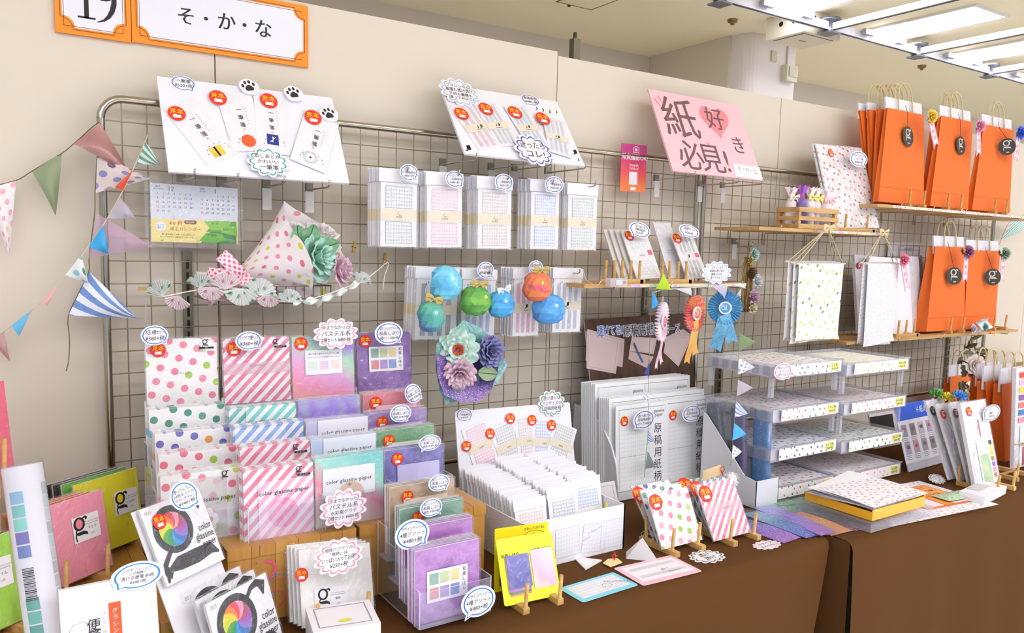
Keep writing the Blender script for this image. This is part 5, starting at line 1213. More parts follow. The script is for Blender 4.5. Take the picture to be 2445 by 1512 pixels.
g = yf.sub(.016, .03); b = MB(); b.box(g, 0, .056, 0, .066, .0034, .0044, DY('4a4a98', '6a68b4', '8a7ac0')); b.build('paper_swatch', t)['label'] = 'blue violet dyed paper swatch'
g = yf.sub(.078, .022); b = MB(); b.box(g, 0, .056, 0, .078, .0004, .0022, WATER(('f8ecc4', 'f7b4cc', 'e8c8ec', 'b4e0e4'), 14, .5, .4, .3, size=.08)); b.build('paper_swatch', t)['label'] = 'pastel watercolour paper swatch'
plate_stand('wooden plate stand holding the yellow cards', .662, -.655, TZ, 0, .085, .075, .052, (.9,))
# sheets lying on the table
f = flat((1392, 1440), (1525, 1398), (1335, 1408), TZ + .001); b = MB(); t = thing('try_sheet', 'pale blue rounded sheet with manuscript squares on the brown cloth', 'sheet', f.o)
b.plate(f, round_rect(f.w, f.h * 1.05, .006), 0, .0012, P('8fdcf0', .5)); b.build('backing', t); b = MB(); b.rect(f, .012, .012, f.w - .012, f.h - .006, .0016, GRID('f2f0f8', 'd5d8e4', .0085, .011)); b.build('paper', t)
b = MB(); b.text(f, 'さわってみてね', f.w * .82, f.h * .5, .009, INK, .0024, rot=-.5); e = [(f.w * .62 + .012 * math.cos(i / 12 * PI), f.h * .45 + .009 * math.sin(i / 12 * PI)) for i in range(25)]; b.stroke(f, e, .0007, .0024, INK); b.build('lettering', t)
f = flat((1536, 1400), (1677, 1365), (1470, 1357), TZ + .001); b = MB(); t = thing('try_sheet', 'pale pink rounded sheet with music staves on the brown cloth', 'sheet', f.o)
b.plate(f, round_rect(f.w, f.h * 1.0, .006), 0, .0012, P('f8c6d8', .5)); b.build('backing', t); b = MB(); b.rect(f, .012, .014, f.w - .01, f.h - .012, .0016, P('f6f0f6', .5))
for r in range(2):
    for k in range(5): b.rect(f, .022, .03 + r * .04 + k * .0028, f.w - .02, .0306 + r * .04 + k * .0028, .0019, GREY)
b.build('paper', t); b = MB(); b.text(f, '透けて', f.w * .6, f.h * .45, .008, INK, .0024); b.text(f, 'かわいい♪', f.w * .68, f.h * .3, .008, INK, .0024); b.build('lettering', t)
for lb, u, v, ru, rv, ln, col in (('white cloud card with two handwritten lines on the cloth', 1688, 1330, 45, 13, ('透け', '透け'), '2a282c'), ('small white cloud card near the right end of the left table', 1831, 1302, 39, 8, ('ペタペタ', 'さわらない'), 'f0b0bc')):
    p = atz(u, v, TZ + .001); f = F(p, (1, 0, 0), (0, 1, 0)); rx, ry = pxr(f, u, v, ru, rv)
    tag(card_mesh(f, rx, max(ry, .02), ln, col, cloud=12).build('cloud_card'), lb, 'notice card')
# folded triangle, tag and pyramid
f = flat((1398, 1362), (1430, 1350), (1415, 1330), TZ + .001); b = MB(); b.plate(f, [(0, 0), (.07, .012), (.05, .045), (.028, .06)], 0, .003, P('f1eef0', .5)); b.band(f, [(.006, .004), (.06, .014), (.045, .042), (.027, .052)], .9, .94, .0034, GREY, (.035, .028)); tag(b.build('paper_triangle'), 'small folded white paper triangle lying on the cloth', 'folded paper')
t = thing('gift_tag', 'small beige tag with a red knotted cord on the folded triangle', 'tag', atz(1462, 1345, TZ + .004)); f = F(WL[t.name], (.95, .25, 0), (-.25, .95, 0)); b = MB(); b.plate(f, [(-.024, -.012), (.018, -.016), (.03, .006), (.012, .02), (-.018, .014)], 0, .0015, P('f0dc9c', .5)); b.build('card', t)
b = MB(); b.tube([f.p(.016, .004, .002), f.p(.012, .008, .008), f.p(.02, .012, .012), f.p(.028, .006, .008), f.p(.02, .004, .006), f.p(.026, .012, .016)], .0014, RED, 6); b.build('cord', t)
base = [atz(u, v, TZ + .001) for u, v in ((1495, 1335), (1573, 1342))]; mid = (base[0] + base[1]) / 2; tp = at(1534, 1284, mid.y + .02)
bp = [base[0], base[1], V((base[1].x - .002, base[1].y + .034, TZ + .001)), V((base[0].x + .03, base[0].y + .034, TZ + .001))]
t = thing('pyramid_bag', 'small white paper pyramid tied at the top on the cloth', 'paper bag', (mid.x, mid.y + .02, TZ)); b = MB(); m = THIN('f4eef0', .96, .3)
for i in range(4): b.face([bp[i], bp[(i + 1) % 4], tp], m)
b.face(bp[::-1], m); b.build('bag', t); b = MB(); b.tube([tp, tp + V((.006, 0, .01)), tp + V((.02, -.004, .006)), tp + V((.03, -.006, -.004))], .0009, OLIVE, 5); b.tube([tp, tp + V((-.006, 0, .012)), tp + V((.008, 0, .016)), tp + V((.012, -.004, .004))], .0009, OLIVE, 5); b.build('tie', t)
# dotted and striped samples on stands near the centre
FD = DP(('f0809a', 'f0809a', 'f4a0b4', 'a9cc45'))
def fpk(label, bl, tl, tr, yb, yt, m, grp, st=None):
    a = atz(*bl, TZ + .013); y0, y1 = at(*tl, -.7), at(*tl, -.3); yt = -.7 + .4 * (a.x - y0.x) / (y1.x - y0.x); t_, q = at(*tl, yt), at(*tr, yt)
    f = F(a, (1, 0, 0), t_ - a); f.w = q.x - t_.x; f.h = (t_ - a).length; t = pack(label, f, m, grp)
    if st: sticker(t, f, st[0], st[1], 19 if len(st) < 3 else st[2], .003)
    return t, f
t, f = fpk('purple dotted sample pack, rearmost on the centre stand', (1562, 1290), (1507, 1163), (1598, 1142), -.535, -.475, DP(('6a66b8', '3f4a90', 'f0863a', '7d79c4')), 'centre dotted packs', (1526, 1183))
t, f = fpk('green dotted sample pack, middle one on the centre stand', (1572, 1298), (1528, 1172), (1624, 1152), -.56, -.50, DP(('3a8f74', '4a9c84', '4a6fb0', '3a8f74')), 'centre dotted packs')
t, f = fpk('pink dotted sample pack, front one on the centre stand', (1582, 1313), (1545, 1182), (1640, 1164), -.585, -.52, FD, 'centre dotted packs', (1565, 1200))
b = MB(); b.text(f, 'Glassine Paper', f.w * .55, f.h * .5, .006, GREY, .003); b.build('lettering', t)
plate_stand('wooden plate stand under the dotted sample packs', 1.145, -.565, TZ, 0, .088, .13, .055, (.95, -.95))
t, f = fpk('green striped sample pack, rearmost on the right stand', (1690, 1268), (1622, 1150), (1706, 1131), -.55, -.46, SP('2f9a7c'), 'centre striped packs', (1638, 1163))
t, f = fpk('navy blue striped sample pack, middle one on the right stand', (1700, 1278), (1645, 1156), (1730, 1138), -.575, -.49, SP('3a62b8'), 'centre striped packs', (1664, 1170))
t, f = fpk('pink striped sample pack, front one on the right stand', (1706, 1293), (1662, 1160), (1749, 1144), -.60, -.52, SP('e75a86'), 'centre striped packs', (1684, 1180))
b = MB(); b.rect(f, 0, f.h * .42, f.w, f.h * .62, .0018, THIN('f6dce6', .5)); b.text(f, 'Glassine Paper', f.w * .6, f.h * .52, .006, GREY, .003); b.build('lettering', t)
plate_stand('wooden plate stand under the striped sample packs', 1.325, -.59, TZ, 0, .088, .12, .055, (.95, -.95))
# ================================================================ white sample board and the white box of packs
f = fr((1101, 1191), (1375, 1150), (1080, 983), -.20, -.15); f.w = .378; dz = f.o.z - TZ - .002; f.o = f.o - f.v * (dz / f.v.z); f.h += dz / f.v.z
t = thing('sample_board', 'large white board with a fan of manuscript packs behind the white box', 'display board', f.o); b = MB(); b.plate(f, round_rect(f.w, f.h, .006), -.005, 0, P('f0eff4', .5)); b.build('panel', t)
for k, (bl, br, tl, col, pale, lab) in enumerate((((1135, 1130), (1200, 1098), (1087, 1058), 'e08aa4', 'faedf1', 'pink grid pack'), ((1200, 1130), (1232, 1115), (1150, 1031), '8a949a', 'f1f1f3', 'grey grid pack'), ((1238, 1113), (1265, 1108), (1204, 1000), 'c0a4a4', 'f6eff0', 'pale brown grid pack'), ((1268, 1112), (1300, 1112), (1270, 1000), '7f93d8', 'eff1fb', 'blue grid pack'), ((1296, 1100), (1345, 1120), (1315, 1010), '8f9494', 'f0f1ef', 'dark grid pack'))):
    g = f.subq(bl, br, tl, .0006 + k * .001); w, h = .082, max(g.h, .12); b = MB(); b.box(g, 0, w, 0, h, 0, .002, P('f2eff3', .5, film=.4)); lc = P(col)
    m = GRID(pale, col, w * .72 / 8, h * .34 / 5, .1, .16)
    for y0 in (.05, .6):
        b.rect(g, w * .14, h * y0, w * .86, h * (y0 + .345), .0024, m, (-w * .14, -h * y0)); q = [(w * .14, h * y0), (w * .86, h * y0), (w * .86, h * (y0 + .345)), (w * .14, h * (y0 + .345))]; b.band(g, q, .98, 1, .0028, lc, (w * .5, h * (y0 + .17)))
    b.rect(g, 0, h * .41, w, h * .58, .0027, P('eadfc8', .5, film=.4)); b.text(g, 'soka', w * .5, h * .48, w * .1, P('8a7a55'), .0031); b.build('sample_pack', t)['label'] = lab
for u, v, k in ((1112, 1066, 0), (1168, 1036, 1), (1216, 1000, 2), (1267, 1004, 3), (1313, 1016, 4)): sticker(t, f, u, v, 13, .0045 + k * .001)
price('price bubble', 1108, 991, 0, 20, 16, ('グラシン', 'ミニ原稿柄単色', '¥480+税'), '2a5fb4', -.9, f=f, parent=t)
price('green cloud card', 1317, 963, 0, 30, 30, ('透け透けな', 'ミニサイズの', '原稿用紙柄'), '3f9a6a', cloud=11, f=f.sub(0, 0, .004), parent=t)
# the box
X0, X1, YF, YB, ZT = .726, 1.026, -.52, -.21, .832
t = thing('paper_box', 'white box printed with manuscript squares, full of stationery packs', 'box', ((X0 + X1) / 2, (YF + YB) / 2, TZ)); BX = P('f0eef4', .5); gp = GRID('f1f0f5', 'dcdde6', .008, .01, .12, .15, 0); FL = P('b9bac6')
def wall(f, w, h, seed, name, prof=None):
    b = MB(); pts = prof or [(0, 0), (w, 0), (w, h), (0, h)]; b.plate(f, pts, -.004, 0, BX); rnd = random.Random(seed)
    for i in range(4):
        x = w * (.02 + .25 * i); s = rnd.uniform(-.35, .35); g = f.sub(x + .01, h * .12, 0, s); ww, hh = min(.07, w * .3), h * .62
        q = [(0, 0), (ww, 0), (ww, hh), (0, hh)]; ok = all(0.003 < (g.p(*c) - f.o).dot(f.u) < w - .003 and .003 < (g.p(*c) - f.o).dot(f.v) < h - .004 for c in q)
        if not ok: g = f.sub(max(.004, min(x + .006, w - ww - .005)), h * .1, 0, 0); q = [(0, 0), (ww, 0), (ww, hh), (0, hh)]
        b.poly(g, q, .0005 + i * .0001, gp); b.band(g, q, .985, 1, .0008 + i * .0001, FL, (ww / 2, hh / 2))
    return b.build(name, t)
wall(F((X0, YF, TZ + .001)), X1 - X0, ZT - TZ, 3, 'front_wall'); wall(F((X0, YB, TZ + .001), (0, -1, 0)), YB - YF, ZT - TZ, 5, 'side_wall'); wall(F((X1 - .004, YB, TZ + .001), (0, -1, 0)), YB - YF, ZT - TZ, 6, 'side_wall')
b = MB(); b.box(F((X0, YB, TZ + .001)), 0, X1 - X0, 0, ZT - TZ, -.003, .001, BX); b.build('back_wall', t); b = MB(); b.box(F((X0, YF, TZ + .001), (1, 0, 0), (0, 1, 0)), .004, X1 - X0 - .004, .004, YB - YF - .004, 0, .003, BX); b.build('floor_panel', t)
b = MB(); b.stroke(F((X0, YF, TZ)), [(.17, .045), (.19, .05), (.185, .06), (.205, .066)], .0012, .0016, P('8fb4d8')); b.stroke(F((X0, YF, TZ)), [(.2, .06), (.215, .068), (.23, .07)], .0012, .0016, P('8fb4d8')); b.build('pen_mark', t)
def box_pack(x, y, z, col, pale, label, lean, grp, w=.088, h=.118):
    f = stood(x, y, z, 0, lean, w, h); t = thing('stationery_pack', label, 'stationery pack', f.o, grp); b = MB(); b.box(f, 0, w, 0, h, -.0028, 0, P('f3f1f4', .5, film=.3))
    m = GRID(pale, col, w * .72 / 8, h * .34 / 5, .1, .16)
    for y0 in (.05, .6): b.rect(f, w * .14, h * y0, w * .86, h * (y0 + .345), .0005, m, (-w * .14, -h * y0)); b.band(f, [(w * .14, h * y0), (w * .86, h * y0), (w * .86, h * (y0 + .345)), (w * .14, h * (y0 + .345))], .98, 1, .0008, P(col), (w * .5, h * (y0 + .17)))
    b.build('card', t); b = MB(); b.box(f, -.002, w + .002, h + .0005, h + .026, -.0024, -.0008, P('f4f2f7', .4, film=.5)); b.build('header_flap', t); return t
for cx, col, pale, nm, y0, n, z0 in ((.735, 'd8a8a8', 'f8f0ef', 'pinkish', -.495, 18, .730), (.832, '8a9098', 'f1f1f4', 'grey', -.49, 17, .742), (.928, '93a4d4', 'eef1fb', 'blue', -.46, 15, .745)):
    t0 = box_pack(cx, y0, z0, col, pale, 'front %s manuscript-grid pack in the white box' % nm, .22, 'front packs in the white box')
    for i in range(1, n): dup(t0, (random.uniform(-.003, .003), .0145 * i, random.uniform(-.003, .004) + .0012 * i), 'white pack filed behind the front %s manuscript-grid pack in the white box' % nm, 'packs filed behind the %s front pack' % nm)
b = MB(); f = stood(.93, -.505, .75, 0, .1); b.plate(f, [(0, 0), (.03, 0), (.0, .07)], -.002, 0, P('c9a45c')); tag(b.build('divider_card'), 'kraft triangular divider in the white box between grey and blue packs', 'divider')
b = MB(); f = stood(.985, -.49, .745, .3, .1); b.plate(f, [(0, 0), (.03, 0), (.03, .07), (.02, .085)], -.002, 0, P('f3e93a')); tag(b.build('divider_card'), 'bright yellow divider at the right corner of the white box', 'divider')

# ================================================================ dark brown header sign
f = fr((1410, 915), (1658, 885), (1393, 765), -.055, -.02); f.w = .445; ext = .12; f.o = f.o - f.v * ext; f.h += ext + .002
t = thing('header_sign', 'dark wood look sign with blue and white lettering behind the paper rack', 'sign', f.o); DKW = WOOD('5a3a26', '3c2416', 22, 2)
b = MB(); b.box(f, 0, f.w, 0, f.h, -.004, 0, DKW, P('efedf0')); b.build('panel', t)
PKP = P('d8c0bc', .6); b = MB()
for k, q in enumerate((((1402, 786), (1491, 810), (1486, 877), (1398, 860)), ((1400, 790), (1480, 815), (1470, 893), (1400, 880)), ((1502, 838), (1560, 852), (1545, 880), (1500, 858)), ((1508, 804), (1568, 808), (1560, 846), (1502, 838)), ((1583, 808), (1630, 786), (1650, 800), (1590, 838)), ((1590, 806), (1652, 802), (1619, 876), (1583, 842)))): b.poly(f, f.q(q), .0006 + k * .0003, PKP if k % 2 else P('cfb6b2', .6)); b.band(f, f.q(q), .86, .88, .0008 + k * .0003, P('b49a98'), f.hit(sum(c[0] for c in q) / 4, sum(c[1] for c in q) / 4))
b.stroke(f, f.q(((1512, 820), (1522, 842), (1534, 866))), .007, .003, P('4a62a0')); b.stroke(f, f.q(((1512, 820), (1518, 833))), .0075, .0032, P('4a4450')); b.build('photo_print', t)
b = MB()
for dx in (-1, 1):
    for dy in (-1, 1): b.tpx(f, '透けてる!', 1455 + dx * 1.5, 790 + dy * 1.5, 24, WHITE, .0034, sx=.66); b.tpx(f, '原稿用紙柄', 1532 + dx * 1.5, 788 + dy * 1.5, 26, WHITE, .0034, sx=.8); b.tpx(f, 'シリーズ', 1598 + dx * 1.5, 786 + dy * 1.5, 20, WHITE, .0034, sx=.73)
b.tpx(f, '透けてる!', 1455, 790, 24, P('2a6fd0'), .004, sx=.66); b.tpx(f, '原稿用紙柄', 1532, 788, 26, P('3a3438'), .004, sx=.8); b.tpx(f, 'シリーズ', 1598, 786, 20, P('4a5060'), .004, sx=.73); b.build('lettering', t)

# ================================================================ white wire-mesh file rack with A4 packs
@once
def MESH(col='eeeff0', p=.0042, r=.3):
    t = NT('punched_metal'); vo = t.n('TexVoronoi', {'Vector': t.uv(.785), 'Scale': 1 / p, 'Randomness': 0.0}, voronoi_dimensions='2D')
    return t.done(lin(col), .4, alpha=t.math('GREATER_THAN', vo.outputs[0], r))
fx0, fx1 = 1.25, 1.705; t = thing('file_rack', 'white punched-metal file rack holding A4 manuscript paper packs', 'file rack', ((fx0 + fx1) / 2, -.13, TZ)); MW = P('f1f1f3', .35)
prof = [(-.02, .003), (-.235, .003), (-.236, .05), (-.225, .11), (-.2, .16), (-.165, .2), (-.12, .232), (-.07, .25), (-.02, .256)]
for x in (fx0, fx1):
    g = F((x, 0, TZ), (0, 1, 0)); b = MB(); b.plate(g, prof, -.0006, .0006, MESH(), MW); b.build('mesh_side', t)
    b = MB(); ps = [g.p(a, c) for a, c in prof]; b.tube(ps + ps[:1], .0032, MW, 8, False); b.build('edge_frame', t)
b = MB(); b.box(F((fx0, -.02, TZ + .003)), 0, fx1 - fx0, 0, .25, 0, .001, MESH()); b.build('mesh_back', t)
b = MB(); b.box(F((fx0, -.235, TZ + .003)), 0, fx1 - fx0, 0, .028, 0, .001, MESH()); b.tube([(fx0, -.236, TZ + .031), (fx1, -.236, TZ + .031)], .0026, MW, 8); b.build('front_lip', t)
b = MB(); b.box(F((fx0, -.02, TZ + .003), (1, 0, 0), (0, -1, 0)), 0, fx1 - fx0, 0, .214, 0, .001, MW); b.build('floor_plate', t)
A4G = GRID('f1f2f0', 'd9dbd6', .0085, .0125, .1, .12)
def a4(label, x, y, z, h, grp, front, top_only=False):
    f = stood(x, y, z, 0, .06, .207, h); t = thing('paper_pack', label, 'paper pack', f.o, grp); w = .207; b = MB(); b.box(f, 0, w, 0, h, -.004, 0, P('f1f1f1', .5, film=.35))
    b.rect(f, .008, .006, w * .68, h - .01, .0004, A4G, (-.008, -.006)); LN = P('7d8080')
    for q in ((.012, .004, .0128, h - .012), (.012, h - .0135, w - .01, h - .0122), (w - .0108, h - .03, w - .01, h - .0122), (.012, h * .42, w * .66, h * .423)): b.rect(f, *q, .0008, LN)
    b.rect(f, w * .66, 0, w, h, .0007, P('f3f3f4', .45, film=.5)); b.build('paper', t)
    b = MB(); b.text(f, 'glassine', w * .82, h * .9, .0145, INK, .0012, skew=.2); b.text(f, 'paper', w * .82, h * .855, .0145, INK, .0012, skew=.2)
    if front: b.text(f, '原稿用紙柄', w * .80, h * .70, .033, P('333336'), .0012, vert=True); b.stroke(f, [(w * .35, h * .4), (w * .35, h * .425), (w * .36, h * .43)], .001, .0012, LN)
    b.build('lettering', t); return t, f
for cx, nm in ((1.265, 'left'), (1.453, 'right')):
    t, f = a4('front %s A4 manuscript paper pack with large kanji column in the file rack' % nm, cx, -.212 if nm == 'left' else -.204, TZ + .008, .268, 'A4 packs %s' % nm, True)
    sticker(t, f, *((1490, 1006) if nm == 'left' else (1606, 992)), 12, .002)
    for k, (y, h, n, ds) in enumerate(((-.195, .288, 6, 'middle group'), (-.145, .325, 8, 'rear group'))):
        t0, f0 = a4('A4 manuscript paper pack of the %s behind the %s front one' % (ds, nm), cx - .012 - .012 * k, y, TZ + .008, h, 'A4 packs %s %s' % (nm, ds), False)
        for i in range(1, n): dup(t0, (-.0022 * i, .0062 * i, random.uniform(-.002, .002)))
price('blue oval price card on the left A4 manuscript pack', 1537, 1002, -.225, 25, 23, ('透け透けな', '原稿用紙柄', 'A4サイズ ¥400+税'), '2a5fb4', -2.3)
price('blue oval price card on the right A4 manuscript pack', 1651, 987, -.225, 22, 20, ('透け透けな', '原稿用紙柄', 'A4サイズ ¥400+税'), '2a5fb4', -.9)
# small beige tag with pompom behind the striped packs
t = thing('gift_card', 'beige card with red cord and white pompom behind the striped samples', 'card', at(1710, 1140, -.50)); f = face_frame(1703, 1130, -.50, .12); b = MB(); b.box(f, -.038, .03, -.012, .016, -.001, 0, P('eccf9a')); b.build('card', t)
b = MB(); p = at(1722, 1125, -.502); b.tube([p + V((-.008, -.002, .008)), p + V((0, -.006, .014)), p + V((.008, -.004, .004)), p + V((0, -.004, -.004)), p + V((-.006, -.003, .004)), p + V((.004, -.003, -.012))], .0014, RED, 6); b.build('cord', t)
b = MB(); c = at(1746, 1146, -.50)
b.ell(c, .016, .014, .018, P('f6f3f4', .9))
rn = random.Random(4)
for i in range(140):
    d = V((rn.gauss(0, 1), rn.gauss(0, 1), rn.gauss(0, 1))).normalized(); b.tube([c + d * .012, c + d * rn.uniform(.02, .024)], .0007, P('f6f3f4', .9), 3, False)
b.build('pompom', t)

# ================================================================ white file holder with rolled glassine sheets
hx0, hx1, hy0, hy1 = 1.566, 1.664, -.473, -.255; t = thing('file_holder', 'white plastic slanted file holder with blue and purple rolls', 'file holder', ((hx0 + hx1) / 2, (hy0 + hy1) / 2, TZ)); m = P('f0eff3', .4)
pf = [(hy1, .001), (hy0, .001), (hy0, .078), (hy0 + .045, .085), (hy1 - .02, .235), (hy1, .245)]
for x in (hx0 + .001, hx1 - .001): b = MB(); b.plate(F((x, 0, TZ), (0, 1, 0)), pf, -.001, .001, m); b.build('side_panel', t)
b = MB(); b.box(F((hx0, hy0, TZ + .001)), 0, hx1 - hx0, 0, .078, -.002, 0, m); b.build('front_panel', t); b = MB(); b.box(F((hx0, hy1, TZ + .001)), 0, hx1 - hx0, 0, .243, 0, .002, m); b.build('back_panel', t); b = MB(); b.box(F((hx0, hy1, TZ + .001), (1, 0, 0), (0, -1, 0)), 0, hx1 - hx0, 0, hy1 - hy0, 0, .002, m); b.build('floor_panel', t)
for lb, x, y, w, dp, z1, cs, lean in (('bright blue speckled glassine roll, right in the file holder', hx0 + .071, -.45, .024, .06, .985, ('2a84c4', '1f74b8', '3a94d0'), .02), ('purple starry glassine roll, middle in the file holder', hx0 + .036, -.40, .022, .05, .985, ('5a3f78', '3f3a70', '6a4a84'), .08), ('dark teal starry glassine roll, left in the file holder', hx0 + .006, -.36, .026, .05, 1.0, ('1f3a44', '263f50', '34304c'), .2)):
    f = stood(x, y, TZ + .004, 0, lean, w, z1 - TZ); t = thing('glassine_roll', lb, 'paper roll', f.o); b = MB(); m = WATER(cs, 12, 0, 0, .5, .22); rp_ = round_rect(w, dp, min(w, dp) * .4); rp_ = rp_ + rp_[:1]; N_ = len(rp_) - 1; fo = F(f.o, f.u, f.n * -1); b.surf(lambda x, y: fo.p(*rp_[round(x * N_)], y * f.h), N_, 6, m, (w * 2 + dp * 2, f.h)); b.poly(fo, rp_[:-1], f.h, m); b.build('paper', t)
    b = MB(); b.box(f, -.002, w + .003, .001, f.h + .012, -dp - .002, .003, FILM); b.build('sleeve', t)

f = stood(1.105, -.30, TZ + .001, 0, .35, .10, .085); b = MB(); b.box(f, 0, f.w, 0, f.h, -.003, 0, P('e6e0e2', .5)); b.band(f, [(.012, .01), (.09, .01), (.09, .075), (.012, .075)], .97, 1, .0005, GREY, (.05, .042)); tag(b.build('paper_pack'), 'pale paper pack leaning low between the white box and the file rack', 'paper pack')
# ================================================================ clear stacking drawers
DR = CLEAR('f8f9fd', .06, .5, .08, .03, 'drawer'); FROST = CLEAR('f6f7fb', .24, .5, .15, .03, 'frost')
FRUIT = {'note': ('f7f4f6', ('77757d', '8d8b94'), 'black note print'), 'lemon': ('f7f5f0', ('e4e060', 'd8dc6a', 'a8b45a'), 'lemon print'), 'berry': ('f8f3f3', ('ee6a74', 'f08a8a', '5a9a5a'), 'strawberry print'), 'orange': ('f8f2f0', ('f09a8a', 'f4a07a', 'ee7f8a'), 'mandarin print'), 'grape': ('f5f4f7', ('5f5f8c', '7a7298', '4f5f70'), 'grape print'), 'green': ('f5f6f2', ('7fae5a', '93bf6a', '4f6f4f'), 'green fruit print'), 'apple': ('f8f3f2', ('e0525a', 'e8707a', '4f7f4f'), 'apple print'), 'peach': ('f8f2f2', ('f0a0a8', 'f4b4b0', 'ee8f9a'), 'peach print')}
def tray(x0, x1, yf, zt, kind, label, h=.042, dp=.26, stack=.03):
    bs, cs, ds = FRUIT[kind]; t = thing('drawer_tray', label, 'drawer tray', ((x0 + x1) / 2, yf + dp / 2, zt - h)); w = x1 - x0; z0 = zt - h; f = F((x0, yf, z0))
    b = MB(); b.box(f, 0, w, 0, .003, -dp, 0, DR); b.build('base', t)
    for a in (0, w - .002):
        b = MB(); b.box(f, a, a + .002, .003, h, -dp, 0, FROST); b.build('side_wall', t)
        b = MB()
        for k in range(6): b.poly(F((x0 + a + (-.0004 if a == 0 else .0024), yf + .02 + k * .039, z0 + .006), (0, 1, 0)), round_rect(.026, .028, .006), 0, CLEAR('dfe2ea', .15, .4, .1, .02, 'rib'))
        b.build('rib', t)
    b = MB(); b.box(f, 0, w, 0, h, -.002, 0, FROST); b.box(f, 0, w, h - .002, h, -.002, .006, FROST); b.build('front_wall', t); b = MB(); b.box(f, 0, w, .003, h, -dp, -dp + .002, FROST); b.build('back_wall', t)
    for a, c in ((.004, -.02), (w - .016, -.02), (.004, -dp + .008), (w - .016, -dp + .008)):
        b = MB(); b.box(f, a, a + .012, -.058, 0, c - .006, c + .006, FROST); b.build('post', t) if zt > .9 else None
    m = MOTIF(bs, cs, .022, .2, 0, .5)
    b = MB(); g = f.sub(.03, .005, .0068); b.plate(g, [(0, 0), (w - .05, .0), (w - .05, .034), (0, .034)], -.0005, 0, m); b.build('label_strip', t)
    b = MB(); b.box(g, w - .103, w - .06, .005, .030, .0002, .0008, P('f0ec8a')); nm = {'note': 'ごま', 'lemon': 'れもん', 'berry': 'いちご', 'orange': 'みかん', 'grape': 'ぶどう', 'green': 'あじさい', 'apple': 'りんご', 'peach': 'もも'}[kind] + '柄'
    b.text(g, nm, w - .084, .022, .010, INK, .0012); b.text(g, '¥360+税', w - .082, .011, .009, INK, .0012); b.build('price_note', t)
    s = MB(); s.box(F((x0 + .008, yf + .006, z0 + .0035), (1, 0, 0), (0, 1, 0)), 0, w - .016, 0, dp - .014, 0, stack, MOTIF(bs, cs, .026, .22, 0, .1), P('efecee'))
    o = s.build('paper_stack'); o['kind'] = 'stuff'; tag(o, 'stack of %s paper in the clear tray with the %s strip' % (ds, ds), 'paper stack')
    return t
LX, RX = (at(1851, 900, -.46).x, at(2012, 890, -.46).x), (at(2022, 880, -.475).x, at(2170, 880, -.475).x)
for px_, py_, kd, lb in ((1850, 872, 'note', 'clear drawer tray with black note strip, top left of the stack'), (1856, 977, 'berry', 'clear drawer tray with strawberry strip, second of the left column'), (1851, 1071, 'grape', 'clear drawer tray with grape strip, third of the left column'), (1855, 1164, 'apple', 'clear drawer tray with red apple strip, lowest of the left column')):
    tray(LX[0], LX[1], -.46, max(at(px_, py_, -.46).z, TZ + .045), kd, lb)
for px_, py_, kd, lb in ((2100, 860, 'lemon', 'clear drawer tray with lemon strip, top of the right column'), (2095, 951, 'orange', 'clear drawer tray with mandarin strip, second of the right column'), (2087, 1040, 'green', 'clear drawer tray with green fruit strip, third of the right column'), (2080, 1118, 'peach', 'clear drawer tray with peach strip, lowest of the right column')):
    tray(RX[0], RX[1], -.475, max(at(px_, py_, -.475).z, TZ + .045), kd, lb)
price('pink oval notice card on the top left drawer', 1869, 887, -.475, 21, 20, ('気をつけて!!', 'このアイテム', '透けてます'), 'e0608a', -.9)
# ================================================================ wooden shelves on grid brackets
SHW = WOOD('dcb57c', 'c2955a', 26)
TAPE = WATER(('f3b8d0', 'c9a0e0', 'f4e2a0', 'a8dcc8', 'f0a8c0'), 18, 0, 0, 0, .6)
def shelf(label, x0, x1, yf, z, tape=None, hooks=(), th=.011):
    t = thing('wall_shelf', label, 'shelf', ((x0 + x1) / 2, yf / 2, z - th)); f = F((x0, yf, z - th)); b = MB(); b.box(f, 0, x1 - x0, 0, th, yf + .008, 0, SHW); b.build('board', t)
    if tape: b = MB(); b.box(F((x0 + tape[0], yf, z - th)), 0, x1 - x0 - tape[0] - .002, .001, th - .001, 0, .0008, tape[1]); b.build('edge_tape', t)
    for x in hooks:
        b = MB(); x = x0 + x; m = M_BSK; b.tube([(x - .006, -.004, z + .002), (x - .006, -.004, z - .055), (x + .006, -.004, z - .055), (x + .006, -.004, z - th - .003), (x + .006, yf - .012, z - th - .003), (x + .006, yf - .02, z + .008)], .0018, m, 6); b.build('bracket', t)
    return t
sa, sb = at(1395, 682, -.2), at(1782, 683, -.2); Z1 = sa.z + .004
shelf('narrow wooden shelf left of the centre with taped pastel edge', sa.x, sb.x, -.2, Z1, (.17, TAPE), (.09, .31, .47, .62))
sa2, sb2 = at(1813, 545, -.2), at(2112, 557, -.2); Z2 = (sa2.z + sb2.z) / 2 + .003
shelf('small wooden shelf carrying the slatted crate', sa2.x, sb2.x, -.2, Z2, (.3, TAPE), (.08, .26, .5, .67))
sa3, sb3 = at(2095, 492, -.2), at(2445, 515, -.2); Z3 = (sa3.z + sb3.z) / 2 + .003; BERRYT = MOTIF('f6e8e2', ('ee7a84', 'f2a0a0', 'f0d890'), .012, .3)
shelf('top right wooden shelf with strawberry tape carrying three orange bags', sa3.x, sb3.x + .25, -.2, Z3, (.1, BERRYT), (.12, .34, .58, .82, 1.05))
sa4, sb4 = at(2030, 808, -.2), at(2430, 797, -.2); Z4 = (sa4.z + sb4.z) / 2 + .003
shelf('lower right wooden shelf with two orange bags', sa4.x - .02, sb4.x, -.2, Z4, None, (.05, .3, .62, .9, 1.15))
